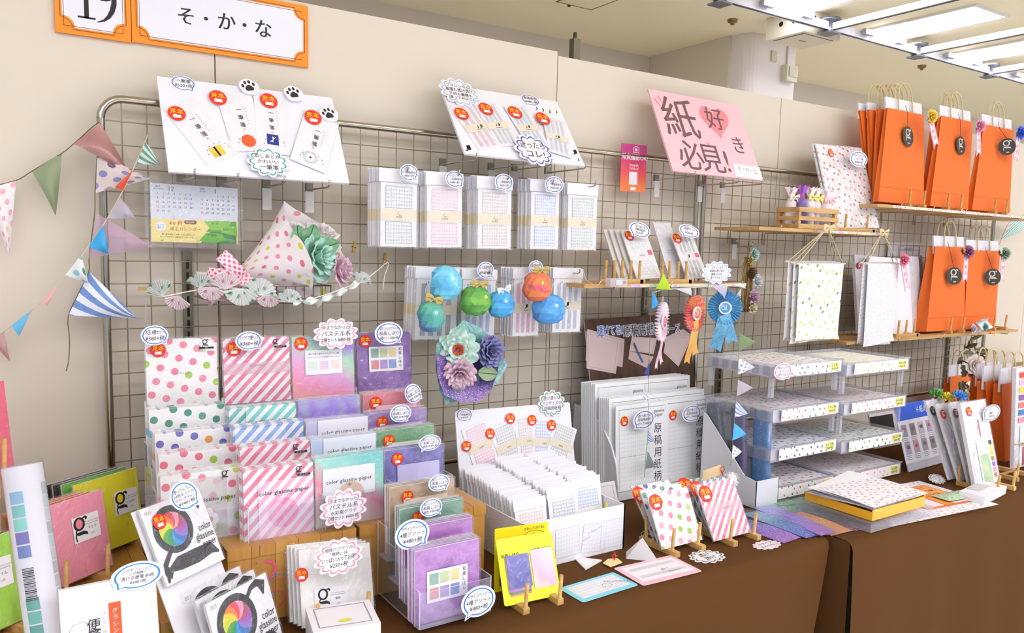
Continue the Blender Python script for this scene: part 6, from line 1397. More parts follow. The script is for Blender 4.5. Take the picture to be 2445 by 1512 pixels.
def leaning(label, bl, br, tl, Yb, Yt, m, Zb, grp=None, name='paper_pack', film=True, th=.004, cat='paper pack'):
    f = fr(bl, br, tl, Yb, Yt); d = f.o.z - Zb; f.o = f.o - f.v * (d / f.v.z); f.h += d / f.v.z; return pack(label, f, m, grp, th, film, name, cat), f
# packs on the first shelf
ZS = Z1 + .012; PK1 = P('f2eff2', .5, film=.3)
for i, (dx, dy) in enumerate(((-.044, .03), (-.03, .02), (-.015, .01))):
    a = at(1520, 663, -.15); leaning('white pack standing %s behind the left sample on the middle shelf' % ('third', 'second', 'just')[i], (1520, 663), (1579, 661), (1487, 549), -.15, -.075, P('efe8dc', .5, film=.3), ZS, 'packs behind the left shelf sample'); ob = COL.objects[-1]
    root = [o for o in COL.objects if o.get('label', '').startswith('white pack standing %s behind the left' % ('third', 'second', 'just')[i])][0]; root.location += V((dx, dy, 0)); WL[root.name] += V((dx, dy, 0))
t, f = leaning('left white manuscript sample pack with red ribbon mark on the middle shelf', (1520, 663), (1579, 661), (1487, 549), -.155, -.08, PK1, ZS)
b = MB()
for y0 in (.06, .6): b.rect(f, f.w * .16, f.h * y0, f.w * .86, f.h * (y0 + .3), .0006, GRID('f1f1f4', 'c9ccd4', f.w * .07, f.h * .05, .1, .16))
b.text(f, 'soka', f.w * .5, f.h * .48, f.w * .12, GREY, .001); b.poly(f, [(f.w * .78, f.h * .48), (f.w * .94, f.h * .48), (f.w * .94, f.h * .58), (f.w * .78, f.h * .58)], .001, P('e4566a')); b.build('cover_print', t); sticker(t, f, 1502, 564, 11, .002)
t, f = leaning('clear bag with plain white sheets between the two shelf samples', (1598, 662), (1640, 662), (1553, 530), -.12, -.035, P('eceaef', .4, film=.6), ZS)
b = MB(); b.text(f, 'Glassine', f.w * .5, f.h * .5, .008, GREY, .001); b.rect(f, f.w * .2, f.h * .455, f.w * .8, f.h * .46, .001, GREY); b.build('cover_print', t)
t, f = leaning('right white music sample pack with red ribbon mark on the middle shelf', (1640, 663), (1690, 661), (1603, 557), -.155, -.08, PK1, ZS)
b = MB(); stripes_art(b, f, 'd3d6da', .0006, .14, .9, 4, ((.58, .92), (.06, .4))); b.text(f, '♫', f.w * .45, f.h * .49, f.w * .2, INK, .001); b.rect(f, f.w * .76, f.h * .46, f.w * .94, f.h * .55, .001, P('e4566a')); b.build('cover_print', t); sticker(t, f, 1616, 570, 11, .002)
price('blue oval price card on the left shelf sample', 1527, 549, -.12, 26, 18, ('透け透けな', '原稿用紙柄', '¥420+税'), '2a5fb4', -2.1, rot=-.2)
price('blue oval price card on the right shelf sample', 1645, 552, -.12, 25, 15, ('楽譜セット', '¥420+税'), '2a5fb4', -2.0, rot=-.2)
price('pale blue cloud card at the right end of the middle shelf', 1711, 651, -.205, 33, 26, ('グラシンなら', ('楽譜も透け透け', 1.1), '書籍も文字も', '渡ってみよう♪'), 'a9c8e8', cloud=12)
def peg_row(label, u0, u1, v, pegs, Y, Z, ph=.055):
    a, c = at(u0, v, Y), at(u1, v, Y); t = thing('peg_stand', label, 'stand', ((a.x + c.x) / 2, Y, Z)); b = MB(); b.box(F((a.x, Y, Z)), 0, c.x - a.x, 0, .013, -.012, 0, BAMBOO); b.build('bar', t)
    for u in pegs: x = at(u, v, Y).x; b = MB(); b.tube([(x, Y + .006, Z + .012), (x, Y + .004, Z + .012 + ph)], .0042, BAMBOO, 10); b.build('peg', t)
    b = MB(); b.box(F((c.x - .02, Y, Z), (0, 1, 0)), 0, .11, 0, .011, 0, .012, BAMBOO); b.build('foot', t)
peg_row('wooden peg stand at the left of the middle shelf', 1434, 1541, 672, (1448, 1469, 1487, 1508, 1529), -.19, Z1); peg_row('wooden peg stand at the right of the middle shelf', 1585, 1656, 672, (1583, 1600, 1621, 1640), -.19, Z1)
# ---------------------------------------------------------------- rosettes hanging below
def rosette(label, u, v, rz, yaw, m, tails, badge, Y=-.215, tail_m=None):
    p = at(u, v, Y); R = pxr(face_frame(u, v, Y), u, v, 0, rz)[1]; f = stood(p.x, p.y, p.z, yaw, 0); t = thing('rosette', label, 'rosette', p - V((0, 0, R)))
    b = MB(); n = 34
    def fn(x, y): i = round(x * 2 * n); a = 2 * PI * x; rr = R * (.18 + .82 * y); return f.p(rr * math.cos(a), rr * math.sin(a), .004 + (.007 * (1 if i % 2 else -1)) * (.3 + .7 * y))
    b.surf(fn, 2 * n, 2, m, (R * 6, R), False); b.build('pleated_disc', t)
    b = MB(); b.plate(f, [(R * .38 * math.cos(2 * PI * i / 30), R * .38 * math.sin(2 * PI * i / 30)) for i in range(30)], .008, .0125, P('f5f3f6', .35)); b.disc(f, 0, 0, R * .29, .013, P(badge, .35)); g = f.sub(0, 0, 0, PI / 2); logo_g(b, g, R * .02, R * .03, R * .42, WHITE, .0136); b.rect(g, R * .16, -R * .05, R * .2, R * .2, .0138, WHITE); b.build('badge', t)
    for k, (a0, L, W) in enumerate(tails):
        b = MB(); d = F(f.p(0, -R * .5, .0), f.u * math.cos(a0) + f.v * math.sin(a0), f.n)
        dv = f.u * math.sin(a0) - f.v * math.cos(a0); du = f.u * math.cos(a0) + f.v * math.sin(a0)
        b.surf(lambda x, y: f.p(0, -R * .4, .001 + .002 * k) + dv * (y * L + (abs(x - .5) * 2 - 1) * .25 * W * (y > .99)) + du * (x - .5) * W + f.n * .006 * math.sin(y * 5 + k), 4, 12, tail_m or m, (W, L)); b.build('ribbon_tail', t)
    b = MB(); b.tube([f.p(0, R * .9, 0), f.p(.003, R * 1.25, 0), f.p(-.003, R * 1.3, .004), f.p(0, R * .9, .004)], .0012, WHITE, 5); b.build('loop', t)
OR = WATER(('f4b83a', 'f08a3a', 'ee5a5a', 'f27a4a'), 16, .6, .3, 0, .5); BLR = WATER(('4fb4e0', '6cc6ec', '3fa4d8', '86d2f0'), 14, 0, 0, 0, .4)
rosette('white and pink pleated rosette seen edge-on under the middle shelf', 1578, 768, 46, .52, WATER(('f8eef2', 'f4e4ec', 'fbf6f8'), 20, 0, 0, 0), ((-.1, .12, .026), (.25, .11, .026)), 'ee5a8a', tail_m=WATER(('f08aae', 'f8d0de', 'fbf0f4'), 12, 0, 0, 0))
rosette('orange and red pleated rosette under the middle shelf', 1657, 748, 43, .2, OR, ((-.14, .135, .03), (.2, .11, .028)), 'ee6a3a', tail_m=WATER(('f2a23a', 'f0b84a', 'f09a34'), 14, 0, 0, 0))
rosette('sky blue pleated rosette under the right end of the middle shelf', 1731, 735, 40, -.75, BLR, ((-.2, .12, .036), (.32, .095, .034)), '48b0e4')
# ---------------------------------------------------------------- buntings on strings in the centre
ST = P('8f9a6a', .8)
t = thing('bunting', 'short pennant bunting along the front edge of the middle shelf', 'bunting', at(1650, 690, -.225)); Yb_ = -.222
cord(t, [(1556, 700, Yb_), (1583, 692, Yb_), (1612, 690, Yb_), (1650, 687, Yb_), (1702, 685, Yb_), (1735, 682, Yb_), (1778, 688, Yb_)], .0009, P('f1efe8'))
pennant(t, (1564, 690), (1601, 692), (1583, 652), Yb_ - .004, P('b8d82a', .5), .004, lab='lime green pennant'); pennant(t, (1612, 690), (1648, 688), (1650, 707), Yb_ - .003, THIN('eceaf2', .85), .004, lab='sheer white pennant'); pennant(t, (1701, 685), (1734, 682), (1729, 713), Yb_ - .003, THIN('dcdaf0', .8), .004, lab='sheer lilac pennant'); pennant(t, (1750, 680), (1768, 676), (1781, 690), Yb_ - .003, P('eeebf0', .5), .004, lab='white pennant tip')
t = thing('bunting', 'vertical mini bunting hanging in front of the A4 packs', 'bunting', at(1550, 1130, -.24)); YV = -.245
cord(t, [(1558, 690, -.22), (1554, 740, -.235), (1552, 800, YV), (1549, 880, YV), (1548, 960, YV), (1547, 1040, YV), (1542, 1090, YV), (1539, 1140, YV)], .0008, ST)
for p0, p1, tp, m, lb in (((1558, 694), (1555, 738), (1571, 728), P('3a9ee0', .5), 'bright blue pennant'), ((1550, 858), (1549, 900), (1536, 892), P('46509a', .5), 'navy pennant'), ((1548, 935), (1547, 962), (1532, 948), DOTS('f3f2f6', ('8a90c0', 'a0a6d0'), .012, .28, .3, 0), 'white pennant with pale dots'), ((1547, 1028), (1546, 1058), (1561, 1052), STRIPE('4f7fd0', 'eef0fa', .008, .4, .5, 0), 'striped blue pennant'), ((1545, 1077), (1540, 1119), (1563, 1115), P('8b9a94', .5), 'grey green pennant')): pennant(t, p0, p1, tp, YV - .002, m, .003, lab=lb)
t = thing('bunting', 'vertical mini bunting hanging left of the clear drawers', 'bunting', at(1752, 1115, -.49)); YV = -.485
cord(t, [(1768, 690, -.225), (1766, 760, -.3), (1764, 840, -.40), (1762, 910, -.46), (1755, 980, YV), (1750, 1050, YV), (1746, 1098, YV), (1743, 1112, YV)], .0008, ST)
for p0, p1, tp, m, lb, yy in (((1769, 686), (1768, 712), (1757, 704), STRIPE('3f62b8', 'eef0fa', .008, .4, .5, 0), 'striped navy pennant', -.235), ((1766, 797), (1763, 839), (1804, 817), P('7d9468', .5), 'olive green pennant', -.37), ((1763, 855), (1760, 895), (1801, 877), DOTS('f1eff0', ('c9b06a', '8a90b8', 'a0a0c0'), .016, .27, .3, 0), 'white pennant with dots', -.43), ((1761, 907), (1758, 946), (1796, 926), THIN('cfc8d4', .8), 'sheer grey lilac pennant', -.465), ((1756, 958), (1753, 997), (1784, 988), STRIPE('4f7fd8', 'f2f3fb', .012, .4, .5, 0), 'blue and white striped pennant', -.485), ((1752, 1010), (1747, 1052), (1781, 1037), P('4fb2e8', .5), 'sky blue pennant', -.487), ((1749, 1062), (1745, 1098), (1770, 1079), DOTS('f1f3f3', ('6f9a94', '9fbab4'), .012, .28, .3, 0), 'white pennant with green dots', -.487)): pennant(t, p0, p1, tp, yy - .004, m, .003, lab=lb)
t = thing('bunting', 'green and white striped pennant on the wall at the right edge', 'bunting', at(2420, 560, -.02)); pennant(t, (2392, 572), (2418, 524), (2462, 540), -.02, STRIPE('3fae98', 'eef3f0', .02, 1.0, .5, 0), .006, lab='striped pennant'); cord(t, [(2385, 585, -.02), (2418, 524, -.02), (2470, 560, -.02)], .001, ST)
# ---------------------------------------------------------------- slatted crate with wrapped rolls
c0 = at(1905, 548, -.195); x1 = at(1997, 548, -.195).x; d = .09; w = x1 - c0.x; t = thing('slatted_crate', 'light wooden slatted crate full of wrapped paper rolls on the small shelf', 'crate', (c0.x + w / 2, -.195 + d / 2, Z2 + .001)); zz = Z2 + .001
for z0, z1 in ((.0, .016), (.028, .042), (.056, .072)):
    b = MB(); b.box(F((c0.x, -.195, zz)), -.003, w + .003, z0, z1, 0, .004, SHW); b.build('slat', t); b = MB(); b.box(F((c0.x, -.195 + d, zz), (0, -1, 0)), 0, d, z0, z1, 0, .004, SHW); b.build('slat', t)
    b = MB(); b.box(F((c0.x + w, -.195 + d, zz), (0, -1, 0)), 0, d, z0, z1, -.004, 0, SHW); b.build('slat', t); b = MB(); b.box(F((c0.x, -.195 + d, zz)), 0, w, z0, z1, 0, .004, SHW); b.build('slat', t)
for x, y in ((0, 0), (w - .014, 0), (0, d - .014), (w - .014, d - .014)): b = MB(); b.box(F((c0.x + x, -.195 + y, zz)), 0, .014, 0, .07, -.014, 0, SHW); b.build('corner_post', t)
b = MB(); b.box(F((c0.x, -.195, zz), (1, 0, 0), (0, 1, 0)), 0, w, 0, d, 0, .003, SHW); b.build('base', t)
BERRY = MOTIF('f8f2f2', ('ee8a90', 'f0b0a8', 'ee9aa0'), .016, .26); PURS = WATER(('5a2a8c', '4a3a9c', '8a3ab0'), 20, 0, 0, .4, .5); YB = P('f4e68a', .4); PB = P('f6c0d0', .4); CB = P('f0e6d6', .4)
for lb, x, y, r, h, m, rb, tm in (('white and red dotted wrapped roll, leftmost in the slatted crate', .02, .05, .019, .085, BERRY, CB, BERRY), ('purple starry wrapped roll in the slatted crate', .056, .03, .017, .092, PURS, None, WATER(('5a4ae0', 'c03ac0', '6a2a9c'), 20, 0, 0, .4)), ('white wrapped roll with yellow ribbon beside the purple one', .096, .025, .019, .088, BERRY, YB, BERRY), ('white wrapped roll with yellow bow in the crate middle', .138, .03, .019, .088, BERRY, YB, BERRY), ('white wrapped roll right of the middle in the slatted crate', .172, .05, .016, .085, BERRY, YB, MOTIF('f8f2f2', ('e0c85a', '4a4a9a', 'ee8a90'), .016, .26)), ('pink ribboned wrapped roll, rightmost in the slatted crate', .207, .035, .019, .084, BERRY, PB, P('f8e6ea', .5))):
    x *= w / .235
    p = V((c0.x + x, -.195 + y, zz + .004)); t = thing('wrapped_roll', lb, 'wrapped roll', p, 'wrapped rolls in the crate'); b = MB(); b.lathe(p, [(0, 0), (r, .0), (r, h * .5), (r, h)], m, 16); b.build('roll', t); b = MB()
    def tuft(u, v, r=r, h=h, p=p): a = 2 * PI * u; q = r * (1 - .7 * math.sin(min(v * 2.4, 1) * PI / 2) + 1.15 * max(0, v - .3) * (1 + .3 * math.sin(5 * a))); return p + V((q * math.cos(a), q * math.sin(a), h + .05 * v + .004 * math.sin(6 * a) * v))
    b.surf(tuft, 30, 8, tm, (.12, .06)); b.build('wrapper_top', t)
    if rb: b = MB(); bow(b, p + V((0, -r * .6, h + .016)), .026, rb); b.build('ribbon', t)
# strawberry pack on its stand
t, f = leaning('tall strawberry patterned paper pack on the small shelf', (1990, 543), (2099, 543), (1957, 345), -.15, -.06, MOTIF('f8f4f7', ('e8606e', 'ee7f88', '5a8a5a', 'ee7f88'), .03, .2, .5), Z2 + .012, 'strawberry packs'); f2 = F(f.o + V((-.008, .01, .003)), f.u, f.v); f2.w, f2.h = f.w, f.h; pack('tall strawberry patterned paper pack behind the front one', f2, MOTIF('f8f4f7', ('e8606e', 'ee7f88', '5a8a5a', 'ee7f88'), .03, .2, .5), 'strawberry packs')
sticker(t, f, 1983, 366, 9, .002)
price('blue oval price card on the strawberry paper pack', 2050, 380, -.11, 21, 19, ('デザインペーパー', 'フルーツ柄', '各¥360+税'), '2a5fb4', -.9)
peg_row('wooden peg stand holding the strawberry pack', 1990, 2092, 548, (2021, 2073), -.188, Z2, .05)
# ---------------------------------------------------------------- orange carrier bags
OBAG = NT('orange_kraft').done(lin('ef7326'), .65, bump=(90, .18, .004)); OBD = P('c95a18', .7); CORD = P('d9c79a', .8); WTOP = P('eeecf4', .35, film=.7); DARKTAG = P('3f3a34', .5)
def bag(label, bl, br, tl, tr, Yb, Yt, Zb, d=.05, grp=None, tagd=True, top=.045, handles=True, tag_px=None, both=True, tag_yaw=0):
    a, c, e = at(*bl, Yb), at(*br, Yb), at(*tl, Yt); f = F((a.x, Yb, Zb), (1, 0, 0), (0, Yt - Yb, e.z - Zb)); w = c.x - a.x; h = (e.z - Zb) / f.v.z; w2 = (at(*tr, Yt).x - e.x)
    t = thing('paper_bag', label, 'paper bag', f.o, grp); b = MB(); i0 = e.x - a.x
    front = lambda x, y: f.p(i0 * y + x * (w + (w2 - w) * y), y * h, .006 * math.sin(PI * y) * math.sin(PI * x))
    back = lambda x, y: f.p(i0 * y + x * (w + (w2 - w) * y), y * h, -d * (1 - .55 * y))
    b.surf(front, 10, 14, OBAG, (w, h)); b.surf(lambda x, y: back(1 - x, y), 6, 6, OBAG, (w, h))
    for s in (0, 1):
        def side(x, y, s=s): p = front(s, y) * (1 - x) + back(s, y) * x; return p + f.u * ((1 - 2 * s) * .35 * d * (1 - abs(2 * x - 1)) * min(1, y * 1.6 + .15))
        b.surf((lambda x, y, q=side: q(1 - x, y)) if s == 0 else side, 4, 10, OBAG, (d, h))
    b.face([front(0, 0), back(0, 0), back(1, 0), front(1, 0)], OBAG); b.rect(f, .001, h * .155, w - .001, h * .1575, .0035, OBD); b.build('bag', t)
    if top:
        b = MB(); g = F(f.p(i0 + .004, h - .03, -.008), f.u, f.v); b.box(g, 0, w2 - .006, 0, .03 + top, -.006, 0, WTOP); b.build('inner_bag', t)
    if handles:
        for k, (c_, dx) in enumerate(((-.002, 0), (-d * .42, -.012)) if both else ((-.002, 0),)):
            b = MB(); R = w2 * .19; pts = [f.p(i0 + w2 * .5 + dx + sx * R, h - .01, c_) for sx in (-1,)] + [f.p(i0 + w2 * .5 + dx - R * math.cos(q * PI / 10), h + .035 + .075 * math.sin(q * PI / 10) ** .7, c_) for q in range(11)] + [f.p(i0 + w2 * .5 + dx + R, h - .01, c_)]
            b.tube(pts, .0028, CORD, 8); b.build('handle', t)
    if tag_px:
        x, y = f.hit(*tag_px[:2]); r = pxr(f, *tag_px[:2], 0, tag_px[2])[1]; g = F(f.p(x, y, .013 + r * math.sin(abs(tag_yaw))), f.u * math.cos(tag_yaw) + f.n * math.sin(tag_yaw), f.v); b = MB(); b.plate(g, [(r * .92 * math.cos(2 * PI * i / 28), r * math.sin(2 * PI * i / 28)) for i in range(28)], 0, .0015, DARKTAG); ww = P('d9d4c8', .5); logo_g(b, g, 0, r * .12, r * 1.25, ww, .002); b.rect(g, -r * .12, -r * .72, r * .2, -r * .62, .002, ww); b.build('hang_tag', t); b = MB(); b.tube([g.p(0, r * .9, .001), f.p(x + .004, h * .97, .012), f.p(x + .006, h + .02, .004)], .0009, INK, 5); b.build('tag_cord', t)
    return f
B3 = Z3 + .012
for i, (dx, lb) in enumerate(((-66, 'orange paper bag, rearmost at the left of the top shelf'), (-44, 'orange paper bag, third from the front at the left of the top shelf'), (-22, 'orange paper bag just behind the front left one, top shelf'))):
    k = (3 - i) * .028; bag(lb, (2097 + dx * .25, 482), (2206 + dx * .25, 488), (2119 + dx, 257 + (3 - i) * 2), (2207 + dx, 268), -.16 + k, -.115 + k * .8, B3, .02, 'orange bags on the top shelf', top=.03 if i != 2 else 0)
bag('front left orange paper bag with yellow rosette on the top shelf', (2097, 482), (2206, 488), (2119, 257), (2207, 268), -.165, -.125, B3, .024, None, tag_px=(2160, 328, 24))
bag('orange paper bag just behind the middle one, top shelf', (2214, 485), (2300, 493), (2232, 278), (2300, 288), -.128, -.093, B3, .03, None, top=.02)
bag('middle orange paper bag with pink rosette on the top shelf', (2221, 488), (2311, 500), (2248, 276), (2323, 289), -.165, -.125, B3, .03, None, tag_px=(2286, 349, 22))
bag('right orange paper bag with blue rosette on the top shelf', (2321, 499), (2411, 505), (2349, 296), (2421, 304), -.165, -.125, B3, .03, None, tag_px=(2380, 355, 20), tag_yaw=.9)
B4 = Z4 + .012
bag('left orange paper bag with plum flower on the lower right shelf', (2212, 795), (2302, 789), (2233, 588), (2306, 597), -.165, -.13, B4, .06, None, tag_px=(2260, 660, 21), tag_yaw=.5)
bag('right orange paper bag with green flower on the lower right shelf', (2302, 790), (2376, 783), (2311, 597), (2388, 602), -.16, -.125, B4, .06, None, tag_px=(2349, 663, 20), tag_yaw=.7)
for lb, x, y in (('wooden plate stand in front of the left bag, top shelf', 2175, 487), ('wooden plate stand in front of the middle bag, top shelf', 2265, 493), ('wooden plate stand in front of the right bag, top shelf', 2375, 503)): p = at(x, y, -.16); plate_stand(lb, p.x, -.16, Z3, 0, .1, .06, .055, (.75,))
for lb, x in (('wooden plate stand in front of the left bag, lower right shelf', 2270), ('wooden plate stand at the right bag, lower right shelf', 2372)): p = at(x, 800, -.16); plate_stand(lb, p.x, -.16, Z4, 0, .1, .06, .055, (.75,))
# reserved rosettes hung on the bags
def pom(label, u, v, r, m, tip, Y, two=None, text='予約済'):
    p = at(u, v, Y); f = F(p); R = pxr(f, u, v, 0, r * 1.25)[1]; t = thing('reserved_ribbon', label, 'ribbon rosette', p - V((0, 0, R))); b = MB(); rose(b, p - V((0, .004, 0)), (0, -1, .1), R * .9, (m,), ((6, .3, .8), (8, .55, .7), (9, .8, .5), (9, 1.0, .15)), .3); b.build('flower', t)
    if two: b = MB(); leaf(b, p + V((-R * .5, .004, 0)), (-1, -.1, .1), (0, -1, .2), R * 1.1, R * .45, two); b.build('leaf', t)
    e = at(*tip, Y); L = (p - e).length; g = F(e, V((1, 0, 0)) - (p - e).normalized() * (p - e).normalized().x, p - e); W = R * .62; b = MB(); pk_ = P('ee8fa4', .5)
    b.poly(g, [(-W, 0), (0, W * .8), (W, 0), (W, L), (-W, L)], .001, pk_); b.poly(g, [(-W * .72, W * .3), (0, W * 1.1), (W * .72, W * .3), (W * .72, L), (-W * .72, L)], .0016, P('f7ecef', .5))
    for i, ch in enumerate(text): b.text(g, ch, 0, L * .72 - i * L * .2, L * .16, P('d8456a'), .0022)
    b.build('ribbon', t)
FLW = lambda *c: WATER(c, 40, 0, 0, 0)
pom('yellow rosette ribbon on the front left orange bag', 2220, 279, 16, FLW('ffd41f', 'ffe04a', 'ffcc1a'), (2236, 352), -.185); pom('pink rosette ribbon on the middle orange bag, top shelf', 2335, 302, 15, FLW('f48fb8', 'f7a8c8', 'ee7aa8'), (2336, 374), -.185); pom('blue rosette ribbon on the right orange bag, top shelf', 2432, 318, 15, FLW('2a6af0', '2460e0', '4a88f8'), (2423, 385), -.185)
pom('plum flower ribbon on the left orange bag, lower shelf', 2307, 602, 15, FLW('8f4a78', 'a45a8a', '7c3f6a'), (2303, 676), -.185, P('3f5a44', .6)); pom('sage green flower ribbon on the right orange bag, lower shelf', 2395, 606, 14, FLW('7f9f84', '94b098', '6c8c72'), (2391, 676), -.18, P('3f5a44', .6)); pom('coral pink flower ribbon on the hanging note scroll', 2154, 620, 14, FLW('ee6a84', 'f08098', 'e85a78'), (2166, 694), -.245)
# grey bags and small flower on the lower shelf
GB = WATER(('c9c6cc', 'dad7dc', 'bdbac2'), 10, 0, 0, .3); ZL = Z4 + .012
for lb, bl, br, tl, Yb, Yt, m in (('grey glassine bag, leftmost on the lower right shelf', (2050, 797), (2100, 797), (2033, 607), -.10, -.05, GB), ('white glassine bag with green corner, lower right shelf', (2085, 797), (2180, 797), (2063, 610), -.13, -.08, P('f2eff4', .5)), ('grey glassine bag left of the orange bags, front', (2172, 795), (2206, 793), (2165, 612), -.12, -.07, GB), ('dark grey glassine bag beside the orange bags, rear', (2187, 795), (2212, 793), (2178, 610), -.09, -.045, WATER(('a9a6ae', 'bab7bf'), 10, 0, 0, .3))):
    leaning(lb, bl, br, tl, Yb, Yt, m, ZL, None, 'glassine_bag', False, .012, 'glassine bag')
f = face_frame(2052, 634, -.064); b = MB(); b.disc(f, 0, 0, .014, 0, P('c9304a', .4)); logo_g(b, f, 0, 0, .018, WHITE, .0006); b.plate(f, [(.014 * math.cos(i / 10 * PI), .014 * math.sin(i / 10 * PI)) for i in range(20)], -.001, -.0002, P('c9304a', .4)); tag(b.build('seal_sticker'), 'small dark red round seal on the leftmost grey bag', 'sticker')
peg_row('wooden peg stand at the left of the lower right shelf', 2140, 2195, 806, (2147, 2165, 2184), -.185, Z4, .055)
t = thing('mini_bouquet', 'small white wrapped mini bouquet with teal and grey flowers, lower right shelf', 'bouquet', at(2335, 800, -.19)); c = at(2335, 778, -.185)
b = MB(); b.surf(lambda x, y: c + V(((.01 + .036 * y) * math.cos(2 * PI * x) * (1.15 + .3 * y * math.cos(3 * 2 * PI * x)), .012 - .034 * y + .012 * math.sin(10 * PI * x) * y, (.008 + .026 * y) * math.sin(2 * PI * x) * (1 + .35 * y * math.sin(2 * 2 * PI * x + 1)) + .004 * y)), 30, 5, P('f4f0f2', .6)); b.build('wrap', t)
for (u, v), cs in (((2348, 781), ('4fae9c', '6cc4b0')), ((2320, 785), ('c9c4d8', 'dcd8e4'))): b = MB(); rose(b, at(u, v, -.21), (.1, -1, .1), .022, (FLW(*cs),)); b.build('flower', t)
b = MB(); bow(b, at(2368, 795, -.2), .02, P('f0b06a', .4)); b.build('bow', t)
# ---------------------------------------------------------------- hanging scroll bundles
def scroll(label, u0, u1, v0, v1, hk, mats, Y, n):
    a, c = at(u0, v0, Y), at(u1, v0, Y); e = at(u0, v1, Y); top = at(*hk, Y); t = thing('hanging_scroll', label, 'hanging sheets', (a.x / 2 + c.x / 2, Y, e.z))
    for k in range(n):
        y = Y + .014 * (n - 1 - k); dx = -.01 * (n - 1 - k); dz = .003 * (n - 1 - k)
        b = MB(); b.tube([(a.x - .012 + dx, y, a.z + dz), (c.x + .012 + dx, y, c.z + dz)], .0034, P('f0ebe4', .5), 8); b.build('dowel', t)
        b = MB(); b.surf(lambda p, q: V((a.x + (c.x - a.x) * p + dx, y - .003 - .006 * math.sin(3 * p + k) * q - .02 * max(0, q - .93) * 8 * (p - .2), a.z + dz - (a.z - e.z) * q * (1 + .03 * math.sin(k * 2 + p * 2)))), 10, 14, mats[k % len(mats)], (c.x - a.x, a.z - e.z)); b.build('sheet', t)
        b = MB(); b.tube([(a.x + dx, y, a.z + dz), top + V((-.003, 0, 0)), top + V((.003, 0, 0)), (c.x + dx, y, c.z + dz)], .0016, P('e6d9ac', .8), 6); b.build('cord', t)
    b = MB(); bow(b, top, .03, P('e0d0a0', .8)); b.build('knot', t)
L1 = MOTIF('f6f2f4', ('e0e07a', 'd8dc7a', '8a9a5a'), .034, .2, 0, .4); L2 = MOTIF('f5f0f2', ('f0a8a4', 'f2bcae', '9aac8a'), .04, .2, 0, .7); L3 = MOTIF('f6f4f7', ('4a4a52', '6a6a74'), .014, .16, 0, .2, 2.5)
scroll('white lemon patterned sheets hung on white rods by cords', 1906, 2013, 630, 818, (1976, 545), (L2, L1, L1), -.222, 3); scroll('white note patterned sheets hung on a white rod', 2071, 2145, 630, 822, (2108, 556), (L3, L3), -.222, 2)
# label sheet on the wall behind
f = fr((2118, 622), (2196, 622), (2118, 578), .035); b = MB(); b.box(f, 0, f.w, 0, f.h, 0, .001, P('e9e4ea', .6)); b.band(f, [(f.w * .3, f.h * .25), (f.w * .95, f.h * .25), (f.w * .95, f.h * .8), (f.w * .3, f.h * .8)], .95, 1, .0014, P('b8788a'), (f.w * .62, f.h * .52)); b.text(f, '商品番号', f.w * .6, f.h * .62, f.h * .2, GREY, .0015); tag(b.build('notice_sheet'), 'pale printed notice sheet on the wall behind the lower right shelf', 'notice')
# ---------------------------------------------------------------- vine swag
t = thing('vine_swag', 'dried vine swag with pine cone and pastel puffs on the right grid', 'swag', at(1790, 750, -.04)); VN = P('a98752', .8); VL = P('cdb078', .8); rn = random.Random(5)
b = MB()
for i in range(26):
    k = rn.uniform(-1, 1); p = [at(1786 + 3 * k, 614, -.04), at(1783 + 14 * k, 655, -.05), at(1781 + 17 * k, 695, -.05), at(1785 + 10 * k - 10, 745, -.04)]
    p = [q + V((0, rn.uniform(-.012, .012), 0)) for q in p]; Q = []
    for s in range(9): u = s / 8; Q.append(p[0] * (1 - u) ** 3 + p[1] * 3 * u * (1 - u) ** 2 + p[2] * 3 * u * u * (1 - u) + p[3] * u ** 3)
    b.tube(Q, .0022, VN if i % 2 else VL, 5)
b.build('vine_bundle', t); b = MB(); b.tube([at(1786, 612, -.04), at(1784, 596, -.05), at(1788, 580, -.06), at(1790, 600, -.045)], .0018, VL, 5); b.build('loop', t)
for (u, v), r, m, lb in (((1797, 608), .024, FLW('a8d4c4', 'bce0d0'), 'mint puff'), ((1789, 622), .016, P('c9a85a', .8), 'golden seed cluster'), ((1803, 672), .026, FLW('eef0f0', 'dfe8e6'), 'white puff'), ((1794, 710), .028, FLW('e0b4cc', 'd4a4c0'), 'pink puff'), ((1792, 735), .024, FLW('f2e4b8', 'f6ecc8'), 'cream puff')):
    b = MB(); rose(b, at(u, v, -.07), (.2, -1, .1), r, (m,), ((6, .4, .9), (8, .7, .7), (8, 1, .4)), .4); b.build('puff', t)['label'] = lb
b = MB(); c = at(1797, 652, -.068); PC = P('6b4a34', .7)
for k in range(7):
    for i in range(7): a = 2 * PI * (i + k * .5) / 7; r = .014 * math.sin(PI * (k + 1) / 8.5); b.ell(c + V((r * math.cos(a), r * math.sin(a), .016 - k * .0058)), .005, .005, .0022, PC, 6, 4)
b.ell(c, .009, .009, .018, PC, 8, 6); b.build('pine_cone', t)
hook(1798, 578, .08, 'display hook holding the vine swag')
hook(1759, 570, .02, 'empty flat grid hook above the cloud card', True)
